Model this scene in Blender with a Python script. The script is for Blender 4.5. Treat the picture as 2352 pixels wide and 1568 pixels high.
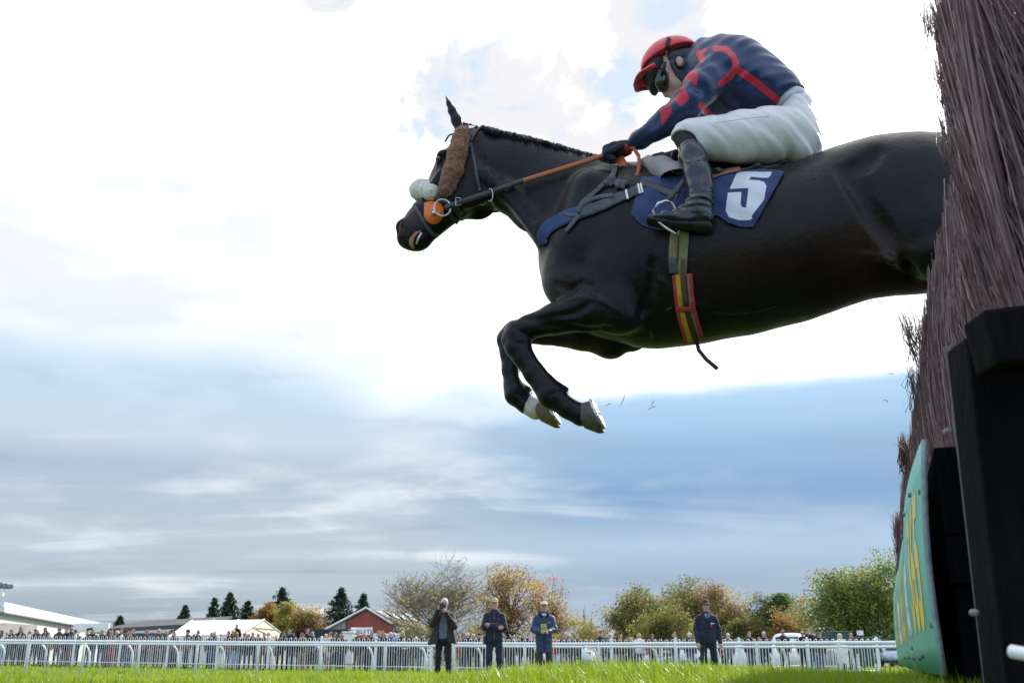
import bpy, bmesh, math, random
import numpy as np
from math import radians as R, sin, cos, tan, pi
from mathutils import Vector, Matrix
from mathutils.bvhtree import BVHTree

for o in list(bpy.data.objects):
    bpy.data.objects.remove(o)
S = bpy.context.scene
COL = S.collection
rng = np.random.RandomState(7)
random.seed(7)

# ------------------------------------------------------------------ camera
CAMZ, TILT = 0.45, R(17.72)
F, CX, CY = 2287.0, 1176.0, 784.0          # focal length / centre in units of a 2352 px wide frame
cd = bpy.data.cameras.new('camera'); cam = bpy.data.objects.new('camera', cd); COL.objects.link(cam)
cam.location = (0, 0, CAMZ); cam.rotation_euler = (pi/2 + TILT, 0, 0)
cd.sensor_width = 36.0; cd.lens = 36.0*F/2352.0
cd.clip_start = 0.05; cd.clip_end = 3000
cd.dof.use_dof = True; cd.dof.focus_distance = 4.3; cd.dof.aperture_fstop = 9.0
S.camera = cam

# ------------------------------------------------------------------ exposure
S.view_settings.view_transform = 'Standard'; S.view_settings.look = 'None'
S.view_settings.exposure = 0.22; S.view_settings.gamma = 1.0
S.cycles.max_bounces = 6; S.cycles.transparent_max_bounces = 4
S.cycles.use_denoising = True
S.cycles.sample_clamp_indirect = 6.0

# ------------------------------------------------------------------ sun
SUN_AZ, SUN_EL = R(40), R(31)               # azimuth to the right of +Y
sl = bpy.data.lights.new('sun', 'SUN'); sun = bpy.data.objects.new('sun', sl); COL.objects.link(sun)
sl.energy = 5.0; sl.angle = R(0.6); sl.color = (1.0, 0.95, 0.86)
sdir = Vector((sin(SUN_AZ)*cos(SUN_EL), cos(SUN_AZ)*cos(SUN_EL), sin(SUN_EL)))
sun.rotation_euler = (-sdir).to_track_quat('-Z', 'Y').to_euler()
sun.location = sdir*50

# ------------------------------------------------------------------ node helper
class NT:
    def __init__(self, tree):
        self.t = tree; self.n = tree.nodes; self.l = tree.links
    def new(self, ty, **kw):
        nd = self.n.new(ty)
        for k, v in kw.items(): setattr(nd, k, v)
        return nd
    def put(self, sock, v):
        if hasattr(v, 'node'): self.l.new(v, sock)
        elif v is not None: sock.default_value = v
    def m(self, op, a, b=None, c=None, clamp=False):
        nd = self.new('ShaderNodeMath', operation=op); nd.use_clamp = clamp
        for i, v in enumerate((a, b, c)):
            if v is not None: self.put(nd.inputs[i], v)
        return nd.outputs[0]
    def vec(self, x, y, z):
        nd = self.new('ShaderNodeCombineXYZ')
        for i, v in enumerate((x, y, z)): self.put(nd.inputs[i], v)
        return nd.outputs[0]
    def noise(self, v, scale, detail=4, rough=.5, dist=0.0):
        nd = self.new('ShaderNodeTexNoise'); self.put(nd.inputs['Vector'], v)
        nd.inputs['Scale'].default_value = scale; nd.inputs['Detail'].default_value = detail
        nd.inputs['Roughness'].default_value = rough; nd.inputs['Distortion'].default_value = dist
        return nd.outputs['Fac']
    def sstep(self, v, a, b, lo=0.0, hi=1.0):
        nd = self.new('ShaderNodeMapRange', interpolation_type='SMOOTHSTEP')
        self.put(nd.inputs[0], v)
        for i, q in enumerate((a, b, lo, hi)): self.put(nd.inputs[i+1], q)
        return nd.outputs[0]
    def mix(self, f, a, b, mode='MIX'):
        nd = self.new('ShaderNodeMix', data_type='RGBA', blend_type=mode); nd.clamp_factor = True
        self.put(nd.inputs[0], f)
        for i, v in ((6, a), (7, b)):
            if hasattr(v, 'node'): self.l.new(v, nd.inputs[i])
            else: nd.inputs[i].default_value = (*v[:3], 1)
        return nd.outputs[2]
    def ramp(self, f, stops, interp='EASE'):
        nd = self.new('ShaderNodeValToRGB'); cr = nd.color_ramp; cr.interpolation = interp
        while len(cr.elements) < len(stops): cr.elements.new(0.5)
        for e, (p, c) in zip(cr.elements, stops): e.position = p; e.color = (*c, 1)
        self.put(nd.inputs[0], f)
        return nd.outputs[0]

# ------------------------------------------------------------------ world: Nishita sky behind a cloud deck
W = bpy.data.worlds.new('World'); S.world = W; W.use_nodes = True
w = NT(W.node_tree)
for nd in list(w.n): w.n.remove(nd)
out = w.new('ShaderNodeOutputWorld')
sky = w.new('ShaderNodeTexSky', sky_type='NISHITA'); sky.sun_disc = False
sky.sun_elevation = SUN_EL; sky.sun_rotation = SUN_AZ; sky.air_density = 1.0; sky.dust_density = 0.6; sky.ozone_density = 1.2
bg1 = w.new('ShaderNodeBackground'); bg1.inputs[1].default_value = 0.10
w.l.new(sky.outputs[0], bg1.inputs[0])
tc = w.new('ShaderNodeTexCoord'); sep = w.new('ShaderNodeSeparateXYZ'); w.l.new(tc.outputs['Generated'], sep.inputs[0])
X, Y, Z = sep.outputs
DEG = 180/pi
el = w.m('MULTIPLY', w.m('ARCSINE', Z), DEG)
az = w.m('MULTIPLY', w.m('ARCTAN2', X, Y), DEG)
dz = w.m('ADD', w.m('MAXIMUM', Z, 0.0), 0.06)
plane = w.vec(w.m('DIVIDE', X, dz), w.m('DIVIDE', Y, dz), 0.0)      # flat cloud deck seen in perspective
n_big = w.noise(plane, 0.55, 5, .55, .3)
n_str = w.noise(w.vec(w.m('MULTIPLY', w.m('DIVIDE', X, dz), .45), w.m('DIVIDE', Y, dz), 3.1), 1.0, 6, .52, .5)
sph = w.vec(w.m('MULTIPLY', az, .05), w.m('MULTIPLY', el, .16), 0.0)
n_lo = w.noise(sph, .8, 3, .5, .35)
n_mid = w.noise(sph, 2.2, 5, .55, .3)
def cen(v, s): return w.m('MULTIPLY', w.m('SUBTRACT', v, .5), s)
# lower deck: colour by elevation, blue to the right, greyer to the left
t = w.m('DIVIDE', el, 20.0, clamp=True)
right = w.ramp(t, [(0.0, (0.470, 0.561, 0.678)), (.07, (0.386, 0.490, 0.640)), (.20, (0.294, 0.392, 0.536)), (.30, (0.370, 0.498, 0.659)), (.44, (0.197, 0.348, 0.556)), (.56, (0.260, 0.427, 0.620)), (.66, (0.361, 0.552, 0.762)), (.73, (0.420, 0.623, 0.838)), (1.0, (0.588, 0.757, 0.903))])
left = w.ramp(t, [(0.0, (0.313, 0.368, 0.442)), (.08, (0.267, 0.340, 0.423)), (.2, (0.423, 0.497, 0.570)), (.32, (0.442, 0.524, 0.607)), (.48, (0.405, 0.497, 0.598)), (.6, (0.534, 0.635, 0.736)), (.74, (0.478, 0.635, 0.782)), (.88, (0.681, 0.764, 0.846)), (1.0, (0.754, 0.810, 0.874))])
side = w.sstep(w.m('ADD', az, cen(n_lo, 16.0)), -8.0, 8.0)
low = w.mix(side, left, right)
# streaks: brighter and darker bands of the deck
sb = w.sstep(w.m('ADD', n_str, cen(n_mid, .8)), .48, .80)
fade_r = w.sstep(az, -6.0, 12.0, 1.0, .28)
fade_up = w.sstep(el, 9.0, 14.0, 1.0, .3)
low = w.mix(w.m('MULTIPLY', w.m('MULTIPLY', sb, fade_r), w.m('MULTIPLY', fade_up, .70)), low, (.84, .88, .92))
dk = w.sstep(w.m('ADD', n_str, cen(n_mid, .4)), .46, .28)
low = w.mix(w.m('MULTIPLY', dk, w.m('MULTIPLY', fade_r, .6)), low, (.27, .36, .48))
# upper bright cloud with a crisp lower rim on the right and a ragged soft one on the left
rim_h = w.m('ADD', w.sstep(az, -16.0, 2.0, 18.5, 14.4), w.m('MULTIPLY', w.m('MAXIMUM', az, 0.0), .03))
rim_w = w.sstep(az, -9.0, 3.0, 6.5, .75)
wob = w.m('ADD', cen(n_lo, w.sstep(az, -8.0, 4.0, 14.0, 1.4)), cen(n_mid, w.sstep(az, -8.0, 4.0, 6.0, 1.2)))
d = w.m('DIVIDE', w.m('SUBTRACT', w.m('ADD', el, wob), rim_h), rim_w)
hi_f = w.sstep(d, -1.0, 1.0)
n_fine = w.noise(w.vec(w.m('MULTIPLY', az, .12), w.m('MULTIPLY', el, .2), 5.0), 1.0, 6, .6, .5)
up_w = w.mix(w.m('MULTIPLY', w.sstep(w.m('ADD', n_lo, cen(n_mid, .35)), .42, .62), w.m('MULTIPLY', w.sstep(az, -4.0, -18.0, 0.0, .85), w.sstep(el, 33.0, 27.0))), (1.30, 1.29, 1.28), (.72, .77, .85))
# blue gaps in the upper cloud
def blob(a0, e0, ra, re):
    u = w.m('DIVIDE', w.m('SUBTRACT', az, a0), ra); v = w.m('DIVIDE', w.m('SUBTRACT', el, e0), re)
    return w.sstep(w.m('SQRT', w.m('ADD', w.m('MULTIPLY', u, u), w.m('MULTIPLY', v, v))), 1.0, .2)
gap = w.m('MAXIMUM', w.m('MAXIMUM', blob(0.0, 31.5, 12, 5), blob(9.5, 35.5, 7, 5.5)), w.m('MAXIMUM', blob(-12.5, 36.5, 4, 2.6), blob(6, 28, 9, 4)))
gapf = w.m('MULTIPLY', w.sstep(w.m('ADD', w.m('MULTIPLY', gap, .5), cen(n_fine, 1.5)), .12, .42), w.sstep(gap, .02, .25))
up = w.mix(w.m('MULTIPLY', gapf, .92), up_w, w.mix(w.sstep(n_fine, .5, .62), (.78, .77, .79), (.58, .69, .83)))
deck = w.mix(hi_f, low, up)
back = w.sstep(Y, .20, -.30)                       # away from the sun: bluer sky with white cloud
deck = w.mix(back, deck, w.mix(w.sstep(n_big, .45, .62), (.50, .74, 1.22), (1.0, 1.06, 1.16)))
glow = w.sstep(w.m('ADD', w.m('MULTIPLY', X, sdir.x), w.m('ADD', w.m('MULTIPLY', Y, sdir.y), w.m('MULTIPLY', Z, sdir.z))), .86, 1.0, 0.0, .6)
glow = w.m('MULTIPLY', glow, w.m('MULTIPLY', hi_f, w.m('SUBTRACT', 1.0, gapf)))
deck = w.mix(1.0, deck, w.vec(glow, glow, glow), 'ADD')
bg2 = w.new('ShaderNodeBackground'); w.l.new(deck, bg2.inputs[0]); bg2.inputs[1].default_value = 1.0
mx = w.new('ShaderNodeMixShader'); mx.inputs[0].default_value = 0.94
w.l.new(bg1.outputs[0], mx.inputs[1]); w.l.new(bg2.outputs[0], mx.inputs[2]); w.l.new(mx.outputs[0], out.inputs[0])
W.cycles.sampling_method = 'MANUAL'; W.cycles.sample_map_resolution = 512

# ------------------------------------------------------------------ pixel rays (frame of 2352 x 1568)
CAM = np.array([0.0, 0.0, CAMZ])
def ray(px, py):
    x = (px-CX)/F; y = (CY-py)/F
    return np.array([x, cos(TILT)-y*sin(TILT), sin(TILT)+y*cos(TILT)])
def at_z(px, py, z):
    d = ray(px, py); return CAM + d*((z-CAMZ)/d[2])
def atY(px, py, yy):
    d = ray(px, py); return CAM + d*(yy/d[1])

# ------------------------------------------------------------------ object helpers
def tag(o, label=None, cat=None, group=None, kind=None):
    if label: o['label'] = label
    if cat: o['category'] = cat
    if group: o['group'] = group
    if kind: o['kind'] = kind
    return o
def empty(name, loc=(0, 0, 0), label=None, cat=None, group=None, rz=0.0):
    o = bpy.data.objects.new(name, None); COL.objects.link(o); o.location = loc; o.rotation_euler = (0, 0, rz)
    o.empty_display_size = .1
    return tag(o, label, cat, group)
def mesh_obj(name, verts, faces, mats, parent=None, smooth=False, midx=None, local=True):
    """verts in world space; with a parent the mesh is stored relative to the parent's location (parents here carry no rotation)"""
    me = bpy.data.meshes.new(name)
    v = np.asarray(verts, dtype=np.float64).reshape(-1, 3)
    o = bpy.data.objects.new(name, me); COL.objects.link(o)
    if parent is not None:
        o.parent = parent
        if local:
            p = parent; off = np.zeros(3)
            while p is not None: off += np.array(p.location); p = p.parent
            v = v - off
    if isinstance(faces, np.ndarray):
        nf, k = faces.shape
        me.vertices.add(len(v)); me.vertices.foreach_set('co', v.astype(np.float32).ravel())
        me.loops.add(nf*k); me.loops.foreach_set('vertex_index', faces.astype(np.int32).ravel())
        me.polygons.add(nf); me.polygons.foreach_set('loop_start', np.arange(0, nf*k, k, dtype=np.int32))
        try: me.polygons.foreach_set('loop_total', np.full(nf, k, dtype=np.int32))
        except Exception: pass
        me.update(calc_edges=True)
    else:
        me.from_pydata([tuple(p) for p in v], [], faces); me.update()
    for mm in (mats if isinstance(mats, (list, tuple)) else [mats]): me.materials.append(mm)
    if midx is not None: me.polygons.foreach_set('material_index', np.asarray(midx, dtype=np.int32))
    if smooth: me.polygons.foreach_set('use_smooth', np.ones(len(me.polygons), dtype=bool))
    me.validate()
    return o
class MB:
    """collects boxes, tubes and sheets into one mesh"""
    def __init__(s): s.v = []; s.f = []; s.mi = []
    def add(s, vs, fs, mi=0):
        n = len(s.v); s.v += [tuple(map(float, p)) for p in vs]; s.f += [tuple(i+n for i in f) for f in fs]; s.mi += [mi]*len(fs); return s
    def box(s, lo, hi, mi=0, M=None):
        x0, y0, z0 = lo; x1, y1, z1 = hi
        vs = [(x0,y0,z0),(x1,y0,z0),(x1,y1,z0),(x0,y1,z0),(x0,y0,z1),(x1,y0,z1),(x1,y1,z1),(x0,y1,z1)]
        if M is not None: vs = [M @ Vector(p) for p in vs]
        return s.add(vs, [(0,3,2,1),(4,5,6,7),(0,1,5,4),(1,2,6,5),(2,3,7,6),(3,0,4,7)], mi)
    def tube(s, pts, rad, n=8, mi=0, sx=1.0, cap=True):
        pts = [np.asarray(p, float) for p in pts]; k = len(pts)
        rad = [rad]*k if not hasattr(rad, '__len__') else rad
        ref = np.array([0.31, 0.17, 0.93]); vs = []
        for i, p in enumerate(pts):
            d = pts[min(i+1, k-1)]-pts[max(i-1, 0)]; d = d/(np.linalg.norm(d)+1e-9)
            a = np.cross(d, ref); 
            if np.linalg.norm(a) < 1e-3: a = np.cross(d, np.array([1., 0, 0]))
            a /= np.linalg.norm(a); b = np.cross(d, a)
            for j in range(n):
                q = 2*pi*j/n; vs.append(p + rad[i]*(cos(q)*a*sx + sin(q)*b))
        fs = [(i*n+j, i*n+(j+1) % n, (i+1)*n+(j+1) % n, (i+1)*n+j) for i in range(k-1) for j in range(n)]
        if cap: fs += [tuple(range(n))[::-1], tuple((k-1)*n+j for j in range(n))]
        return s.add(vs, fs, mi)
    def lathe(s, prof, c=(0, 0, 0), n=16, mi=0):
        vs = [(c[0]+r*cos(2*pi*j/n), c[1]+r*sin(2*pi*j/n), c[2]+z) for r, z in prof for j in range(n)]
        k = len(prof)
        return s.add(vs, [(i*n+j, i*n+(j+1) % n, (i+1)*n+(j+1) % n, (i+1)*n+j) for i in range(k-1) for j in range(n)], mi)
    def build(s, name, mats, parent=None, smooth=False, local=True):
        return mesh_obj(name, s.v, s.f, mats, parent, smooth, s.mi, local)
def bevel(o, w=.01, seg=2):
    m = o.modifiers.new('bevel', 'BEVEL'); m.width = w; m.segments = seg; m.limit_method = 'ANGLE'; return o
def copy_tree(o, parent=None):
    c = o.copy(); COL.objects.link(c)
    if parent is not None: c.parent = parent
    for ch in list(o.children): copy_tree(ch, c)
    return c

# ------------------------------------------------------------------ materials
def mat(name, col, rough=.6, var=.25, vscale=8.0, bump=0.0, bscale=60.0, metal=0.0, col2=None, trans=0.0, spec=.5, coat=0.0, sheen=0.0, stretch=None, coords='Object', detail=5):
    m = bpy.data.materials.new(name); m.use_nodes = True; t = NT(m.node_tree)
    bs = t.n['Principled BSDF']; om = t.n['Material Output']
    tcn = t.new('ShaderNodeTexCoord'); v = tcn.outputs[coords]
    if stretch:
        mp = t.new('ShaderNodeMapping'); mp.inputs['Scale'].default_value = stretch; t.l.new(v, mp.inputs[0]); v = mp.outputs[0]
    c2 = col2 if col2 is not None else tuple(max(0, x*(1-var)) for x in col)
    c1 = col if col2 is not None else tuple(min(1, x*(1+var)) for x in col)
    f = t.sstep(t.noise(v, vscale, detail, .6), .32, .68)
    cc = t.mix(f, c1, c2)
    t.l.new(cc, bs.inputs['Base Color'])
    rr = t.m('ADD', rough, t.m('MULTIPLY', t.m('SUBTRACT', t.noise(v, vscale*2.3, 3), .5), .25), clamp=True)
    t.l.new(rr, bs.inputs['Roughness'])
    bs.inputs['Metallic'].default_value = metal; bs.inputs['Specular IOR Level'].default_value = spec
    bs.inputs['Coat Weight'].default_value = coat; bs.inputs['Sheen Weight'].default_value = sheen
    if bump:
        b = t.new('ShaderNodeBump'); b.inputs['Strength'].default_value = bump; b.inputs['Distance'].default_value = .01
        t.l.new(t.noise(v, bscale, 4), b.inputs['Height']); t.l.new(b.outputs[0], bs.inputs['Normal'])
    if trans:
        tr = t.new('ShaderNodeBsdfTranslucent'); t.l.new(cc, tr.inputs[0])
        ms = t.new('ShaderNodeMixShader'); ms.inputs[0].default_value = trans
        t.l.new(bs.outputs[0], ms.inputs[1]); t.l.new(tr.outputs[0], ms.inputs[2]); t.l.new(ms.outputs[0], om.inputs[0])
    return m
M = {}
M['white_paint'] = mat('white_paint', (.86, .86, .84), .38, .06, 3, .05, 30)
M['white_plastic'] = mat('white_plastic', (.88, .89, .88), .28, .05, 2)
M['black_wood'] = mat('black_wood', (.0035, .0032, .0040), .8, .5, 5, .4, 40, stretch=(6, 6, 1), spec=.10)
M['black_plastic'] = mat('black_plastic', (.012, .012, .013), .4, .3)
M['steel'] = mat('steel', (.55, .56, .57), .28, .1, metal=1.0)
M['skin'] = mat('skin', (.56, .33, .25), .5, .12, 20)
M['bark'] = mat('bark', (.10, .075, .055), .9, .4, 3, .6, 12)

# ------------------------------------------------------------------ ground
def smooth01(x): x = np.clip(x, 0, 1); return x*x*(3-2*x)
def ground_h(x, y):
    x = np.asarray(x, float); y = np.asarray(y, float)
    m = .295 + .018*np.sin(x*1.1+.6)+.012*np.sin(x*.37+y*.5) + .02*np.exp(-((x-.9)/1.0)**2)*np.exp(-((y-5.0)/1.8)**2)
    near = m*(1-smooth01((y-6.5)/8.0))
    far = .20*smooth01((-x-2)/24)*smooth01((y-24)/16)
    near = near - .05*(1-smooth01((y+.4)/2.2))
    return near*1.0 + far
# ------------------------------------------------------------------ ground sheet
def make_ground():
    ys = np.concatenate([np.linspace(-30, -1, 12), np.arange(-.5, 16, .25), np.arange(16.5, 60, 1.5), np.geomspace(62, 900, 26)])
    xs = np.concatenate([-np.geomspace(900, 31, 22), np.arange(-30, -8, 1.5), np.arange(-8, 8.01, .25), np.arange(9.5, 30, 1.5), np.geomspace(31, 900, 22)])
    XX, YY = np.meshgrid(xs, ys); ZZ = ground_h(XX, YY)
    v = np.stack([XX, YY, ZZ], -1).reshape(-1, 3); nx = len(xs); ny = len(ys)
    i, j = np.meshgrid(np.arange(ny-1), np.arange(nx-1), indexing='ij'); a = (i*nx+j).ravel()
    f = np.stack([a, a+1, a+nx+1, a+nx], -1)
    g = mesh_obj('ground', v, f, mat('turf', (.075, .125, .026), .9, .3, .9, .5, 40, col2=(.05, .085, .020)), smooth=True)
    tag(g, kind='structure')
make_ground()

def grass_mat(name, a, b):
    m = bpy.data.materials.new(name); m.use_nodes = True; t = NT(m.node_tree)
    bs = t.n['Principled BSDF']; om = t.n['Material Output']; g = t.new('ShaderNodeNewGeometry')
    v = g.outputs['Position']
    c = t.mix(t.sstep(t.noise(v, 1.3, 3), .35, .65), a, b)
    c = t.mix(t.m('MULTIPLY', t.sstep(t.noise(v, 55, 2), .60, .72), .5), c, (.30, .33, .12))
    t.l.new(c, bs.inputs['Base Color']); bs.inputs['Roughness'].default_value = .38; bs.inputs['Specular IOR Level'].default_value = .5
    tr = t.new('ShaderNodeBsdfTranslucent'); t.l.new(t.mix(.5, c, (.34, .50, .03)), tr.inputs[0])
    ms = t.new('ShaderNodeMixShader'); ms.inputs[0].default_value = .5
    t.l.new(bs.outputs[0], ms.inputs[1]); t.l.new(tr.outputs[0], ms.inputs[2]); t.l.new(ms.outputs[0], om.inputs[0])
    return m
M['grass'] = grass_mat('grass_blade', (.31, .385, .014), (.21, .30, .012))

def make_grass(name, n, ylo, yhi, hlo, hhi, wid, power=1.0, extra=.6, seed=1):
    r = np.random.RandomState(seed)
    y = ylo + (yhi-ylo)*r.rand(n)**power
    x = (r.rand(n)*2-1)*(.56*y+extra)
    # clumps
    cl = r.rand(n) < .55
    cx = np.round(x/.09)*.09+ .03*np.sin(y*37); cy = np.round(y/.09)*.09
    x = np.where(cl, cx+(x-cx)*.55, x); y = np.where(cl, cy+(y-cy)*.55, y)
    z = ground_h(x, y)-.005
    hh = hlo+(hhi-hlo)*r.rand(n)**1.4
    hh *= .8+.35*np.sin(x*2.3+1)*np.sin(y*1.7+.4) + .22*np.exp(-((x-.7)/.9)**2)
    long = r.rand(n) < .012; hh = np.where(long, hh*1.35, hh)
    yaw = r.rand(n)*2*pi; lean = (.12+.55*r.rand(n)**1.5); w = wid*(.6+.8*r.rand(n))
    dx, dy = np.cos(yaw), np.sin(yaw); px_, py_ = -dy, dx
    segs = [(0, 1.0), (.38, .9), (.74, .6), (1.0, .06)]
    vs = []
    for s, ww in segs:
        off = lean*hh*s**2
        bx = x+dx*off; by = y+dy*off; bz = z+hh*(s-.25*lean*s**3)
        for sg in (-1, 1): vs.append(np.stack([bx+px_*w*ww*.5*sg, by+py_*w*ww*.5*sg, bz], -1))
    v = np.stack(vs, 1).reshape(-1, 3); b = np.arange(n)*8
    f = np.concatenate([np.stack([b+2*k, b+2*k+1, b+2*k+3, b+2*k+2], -1) for k in range(3)])
    o = mesh_obj(name, v, f, M['grass'], smooth=True); tag(o, 'short bright green turf of the racecourse in front of the rails', 'grass', kind='stuff'); return o
make_grass('grass', 210000, 1.9, 7.6, .060, .112, .0046, 1.15, .5, 1)
make_grass('grass_beyond', 45000, 7.4, 15.0, .05, .10, .009, 1.0, .6, 2)
make_grass('grass_near', 14000, .25, 2.2, .03, .075, .006, .8, 1.0, 3)
def far_turf():
    r = np.random.RandomState(5); n = 26000
    y = 15+55*r.rand(n)**1.2; x = (r.rand(n)*2-1)*(.56*y+1); z = ground_h(x, y)-.005; h = .06+.10*r.rand(n); q = r.rand(n)*pi; w = .03
    dx = np.cos(q)*w; dy = np.sin(q)*w; sx = (r.rand(n)-.5)*.06
    v = np.stack([np.stack([x-dx, y-dy, z], -1), np.stack([x+dx, y+dy, z], -1), np.stack([x+sx, y, z+h], -1)], 1).reshape(-1, 3)
    o = mesh_obj('grass_far', v, np.arange(3*n).reshape(-1, 3), M['grass']); tag(o, 'green turf between the rails and the car park', 'grass', kind='stuff')
far_turf()

# ------------------------------------------------------------------ trees
LEAF = {}
def leafm(name, c, tr=.55):
    if name not in LEAF: LEAF[name] = mat('leaf_'+name, c, .55, .35, .7, trans=tr, coords='Object')
    return LEAF[name]
leafm('oak_a', (0.180, 0.250, 0.048)); leafm('oak_b', (0.106, 0.166, 0.039)); leafm('oak_c', (0.357, 0.333, 0.053))
leafm('yel_a', (.42, .36, .085)); leafm('yel_b', (.31, .29, .075)); leafm('yel_c', (.48, .37, .085))
leafm('brn_a', (0.381, 0.215, 0.106)); leafm('brn_b', (0.261, 0.166, 0.095)); leafm('brn_c', (0.428, 0.381, 0.095))
leafm('olv_a', (0.261, 0.250, 0.073)); leafm('olv_b', (0.180, 0.190, 0.061)); leafm('olv_c', (0.381, 0.346, 0.084))
leafm('con_a', (.022, .05, .026), .15); leafm('con_b', (.035, .065, .032), .15); leafm('con_c', (.05, .07, .03), .15)
leafm('org_a', (.36, .21, .055)); leafm('org_b', (.27, .165, .055)); leafm('org_c', (.30, .24, .07))
leafm('grn_a', (0.119, 0.180, 0.066)); leafm('grn_b', (0.084, 0.133, 0.057)); leafm('grn_c', (0.203, 0.239, 0.084))
leafm('rus_a', (0.405, 0.180, 0.084)); leafm('rus_b', (0.475, 0.405, 0.095)); leafm('rus_c', (0.239, 0.143, 0.084))
PAL = {k: [LEAF[k+'_a'], LEAF[k+'_b'], LEAF[k+'_c']] for k in ('oak', 'yel', 'brn', 'olv', 'con', 'org', 'grn', 'rus')}
M['bark_pale'] = mat('bark_pale', (.20, .155, .11), .9, .35, 2)
M['bark_dark'] = mat('bark_dark', (.06, .05, .04), .9, .35, 2)

def quads(cent, size, r, nrm_bias=None):
    n = len(cent); a = r.normal(size=(n, 3)); a /= np.linalg.norm(a, axis=1)[:, None]
    b = r.normal(size=(n, 3)); b -= (b*a).sum(1)[:, None]*a; b /= np.linalg.norm(b, axis=1)[:, None]
    s = size*(.6+.8*r.rand(n))[:, None]
    v = np.stack([cent-a*s*.5, cent+b*s*.33, cent+a*s*.5, cent-b*s*.33], 1).reshape(-1, 3)
    return v, np.arange(4*n).reshape(-1, 4)
def skeleton(r, base, height, spread, trunk_r, levels, kids, up=.35, first=.25, wig=.12):
    """list of tapered limbs [(points, radii)] and the tips"""
    limbs = []; tips = []
    def grow(p, d, L, rad, lev):
        n = 4; pts = [p.copy()]; rr = [rad]; q = p.copy(); dd = d.copy()
        for i in range(n):
            dd = dd + r.normal(size=3)*wig; dd[2] += up*.12; dd /= np.linalg.norm(dd)
            q = q + dd*L/n; pts.append(q.copy()); rr.append(rad*(1-.55*(i+1)/n))
        limbs.append((pts, rr, lev))
        if lev >= levels: tips.append(q); return
        k = kids[min(lev, len(kids)-1)]
        for i in range(k):
            s = (first if lev == 0 else .3) + (1-(first if lev == 0 else .3))*(i+.5+.4*r.randn()*.5)/k
            s = min(max(s, .05), .99); idx = s*n; i0 = min(int(idx), n-1); p0 = pts[i0]+(pts[i0+1]-pts[i0])*(idx-i0)
            ang = 2.4*i+r.rand()*1.2; side = np.array([cos(ang), sin(ang), 0.0])
            nd = dd*(.45+.25*s)+side*spread*(1.15-.55*s); nd[2] += up*.4; nd /= np.linalg.norm(nd)
            grow(p0, nd, L*(.78-.28*s if lev == 0 else .68)*(.8+.4*r.rand()), rad*(1-.6*s)*.62, lev+1)
        tips.append(q)
    grow(np.array(base, float), np.array([.03*r.randn(), .03*r.randn(), 1.0]), height, trunk_r, 0)
    return limbs, tips
def tree_root(px, Y, label, group='trees beyond the racecourse rails', name='tree', cat='tree'):
    p = atY(px, 1515, Y); return empty(name, (p[0], Y, float(ground_h(p[0], Y))-.02), label, cat, group)
def px_h(py, Y): return atY(CX, py, Y)[2]
def broad_tree(px, Y, wpx, toppy, pal, label, leaves=5000, lsize=.20, seed=0, bark='bark_dark', clumps=70, low=.22, lobes=None, dens=1.0, name='tree', twigs=True, trunk=True):
    """tapered trunk with limbs; crown of leaf clumps spread through its volume"""
    r = np.random.RandomState(seed+100); root = tree_root(px, Y, label, name=name)
    b = np.array(root.location); H = px_h(toppy, Y)-b[2]; Wd = wpx/F*Y*1.05
    lobes = lobes or [(0, .60, .5, .42)]
    cs = []
    for (lx, lz, rx, rz) in lobes:
        k = max(6, int(clumps*rx*rz/.21/len(lobes)*1.2))
        u = r.normal(size=(k, 3)); u /= np.linalg.norm(u, axis=1)[:, None]; rad = r.rand(k)**.42
        ragged = .94+.16*np.sin(5*np.arctan2(u[:, 1], u[:, 0])+seed)*np.sin(4*u[:, 2]+seed)+.10*r.randn(k)
        c = u*(rad*ragged)[:, None]*np.array([rx*Wd, rx*Wd*.85, rz*H])
        c += np.array([lx*Wd, r.randn()*.1*Wd, lz*H]); cs.append(c)
    c = np.concatenate(cs)+b; c[:, 2] = np.maximum(c[:, 2], b[2]+low*H*.6)
    if trunk:
        mb = MB(); lim, tips = skeleton(r, b, H*.62, .8, max(.10, H*.022), 2, (7, 4), .3, .28)
        for pts, rr, lev in lim:
            e = pts[-1]-b
            if lev == 0 or (abs(e[0]) < Wd*.44 and abs(e[1]) < Wd*.44 and e[2] < H*.86): mb.tube(pts, rr, 7 if lev == 0 else 4, cap=False)
        sel = r.permutation(len(c))[:min(len(c), 90)]
        for i in sel:                               # limbs that reach the clumps
            s = .25+.6*r.rand(); st = b+np.array([0, 0, H*.72*s*.9]); mid = st*.45+c[i]*.55+np.array([0, 0, -.08*H*r.rand()])
            if twigs: mb.tube([st, mid, c[i]], [H*.008, H*.005, H*.0018], 4, cap=False)
        mb.build('trunk', M[bark], root, True)
    leaves = int(leaves*3.4); per = max(8, int(leaves/len(c))); cl_r = (.085*Wd+.05*H)*.75
    L = c[:, None, :]+np.clip(r.normal(size=(len(c), per, 3)), -1.7, 1.7)*cl_r*np.array([1, 1, .75])*(.6+.8*r.rand(len(c)))[:, None, None]
    keep = r.rand(len(c), per) < dens
    mi = np.repeat(r.choice(3, len(c), p=[.45, .33, .22])[:, None], per, 1)
    mi = np.where(r.rand(len(c), per) < .25, r.randint(0, 3, (len(c), per)), mi)
    P = L[keep]; mi = mi[keep]
    v, f = quads(P, lsize*.98, r)
    mesh_obj('crown', v, f, PAL[pal], root, midx=mi)
    return root
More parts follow.
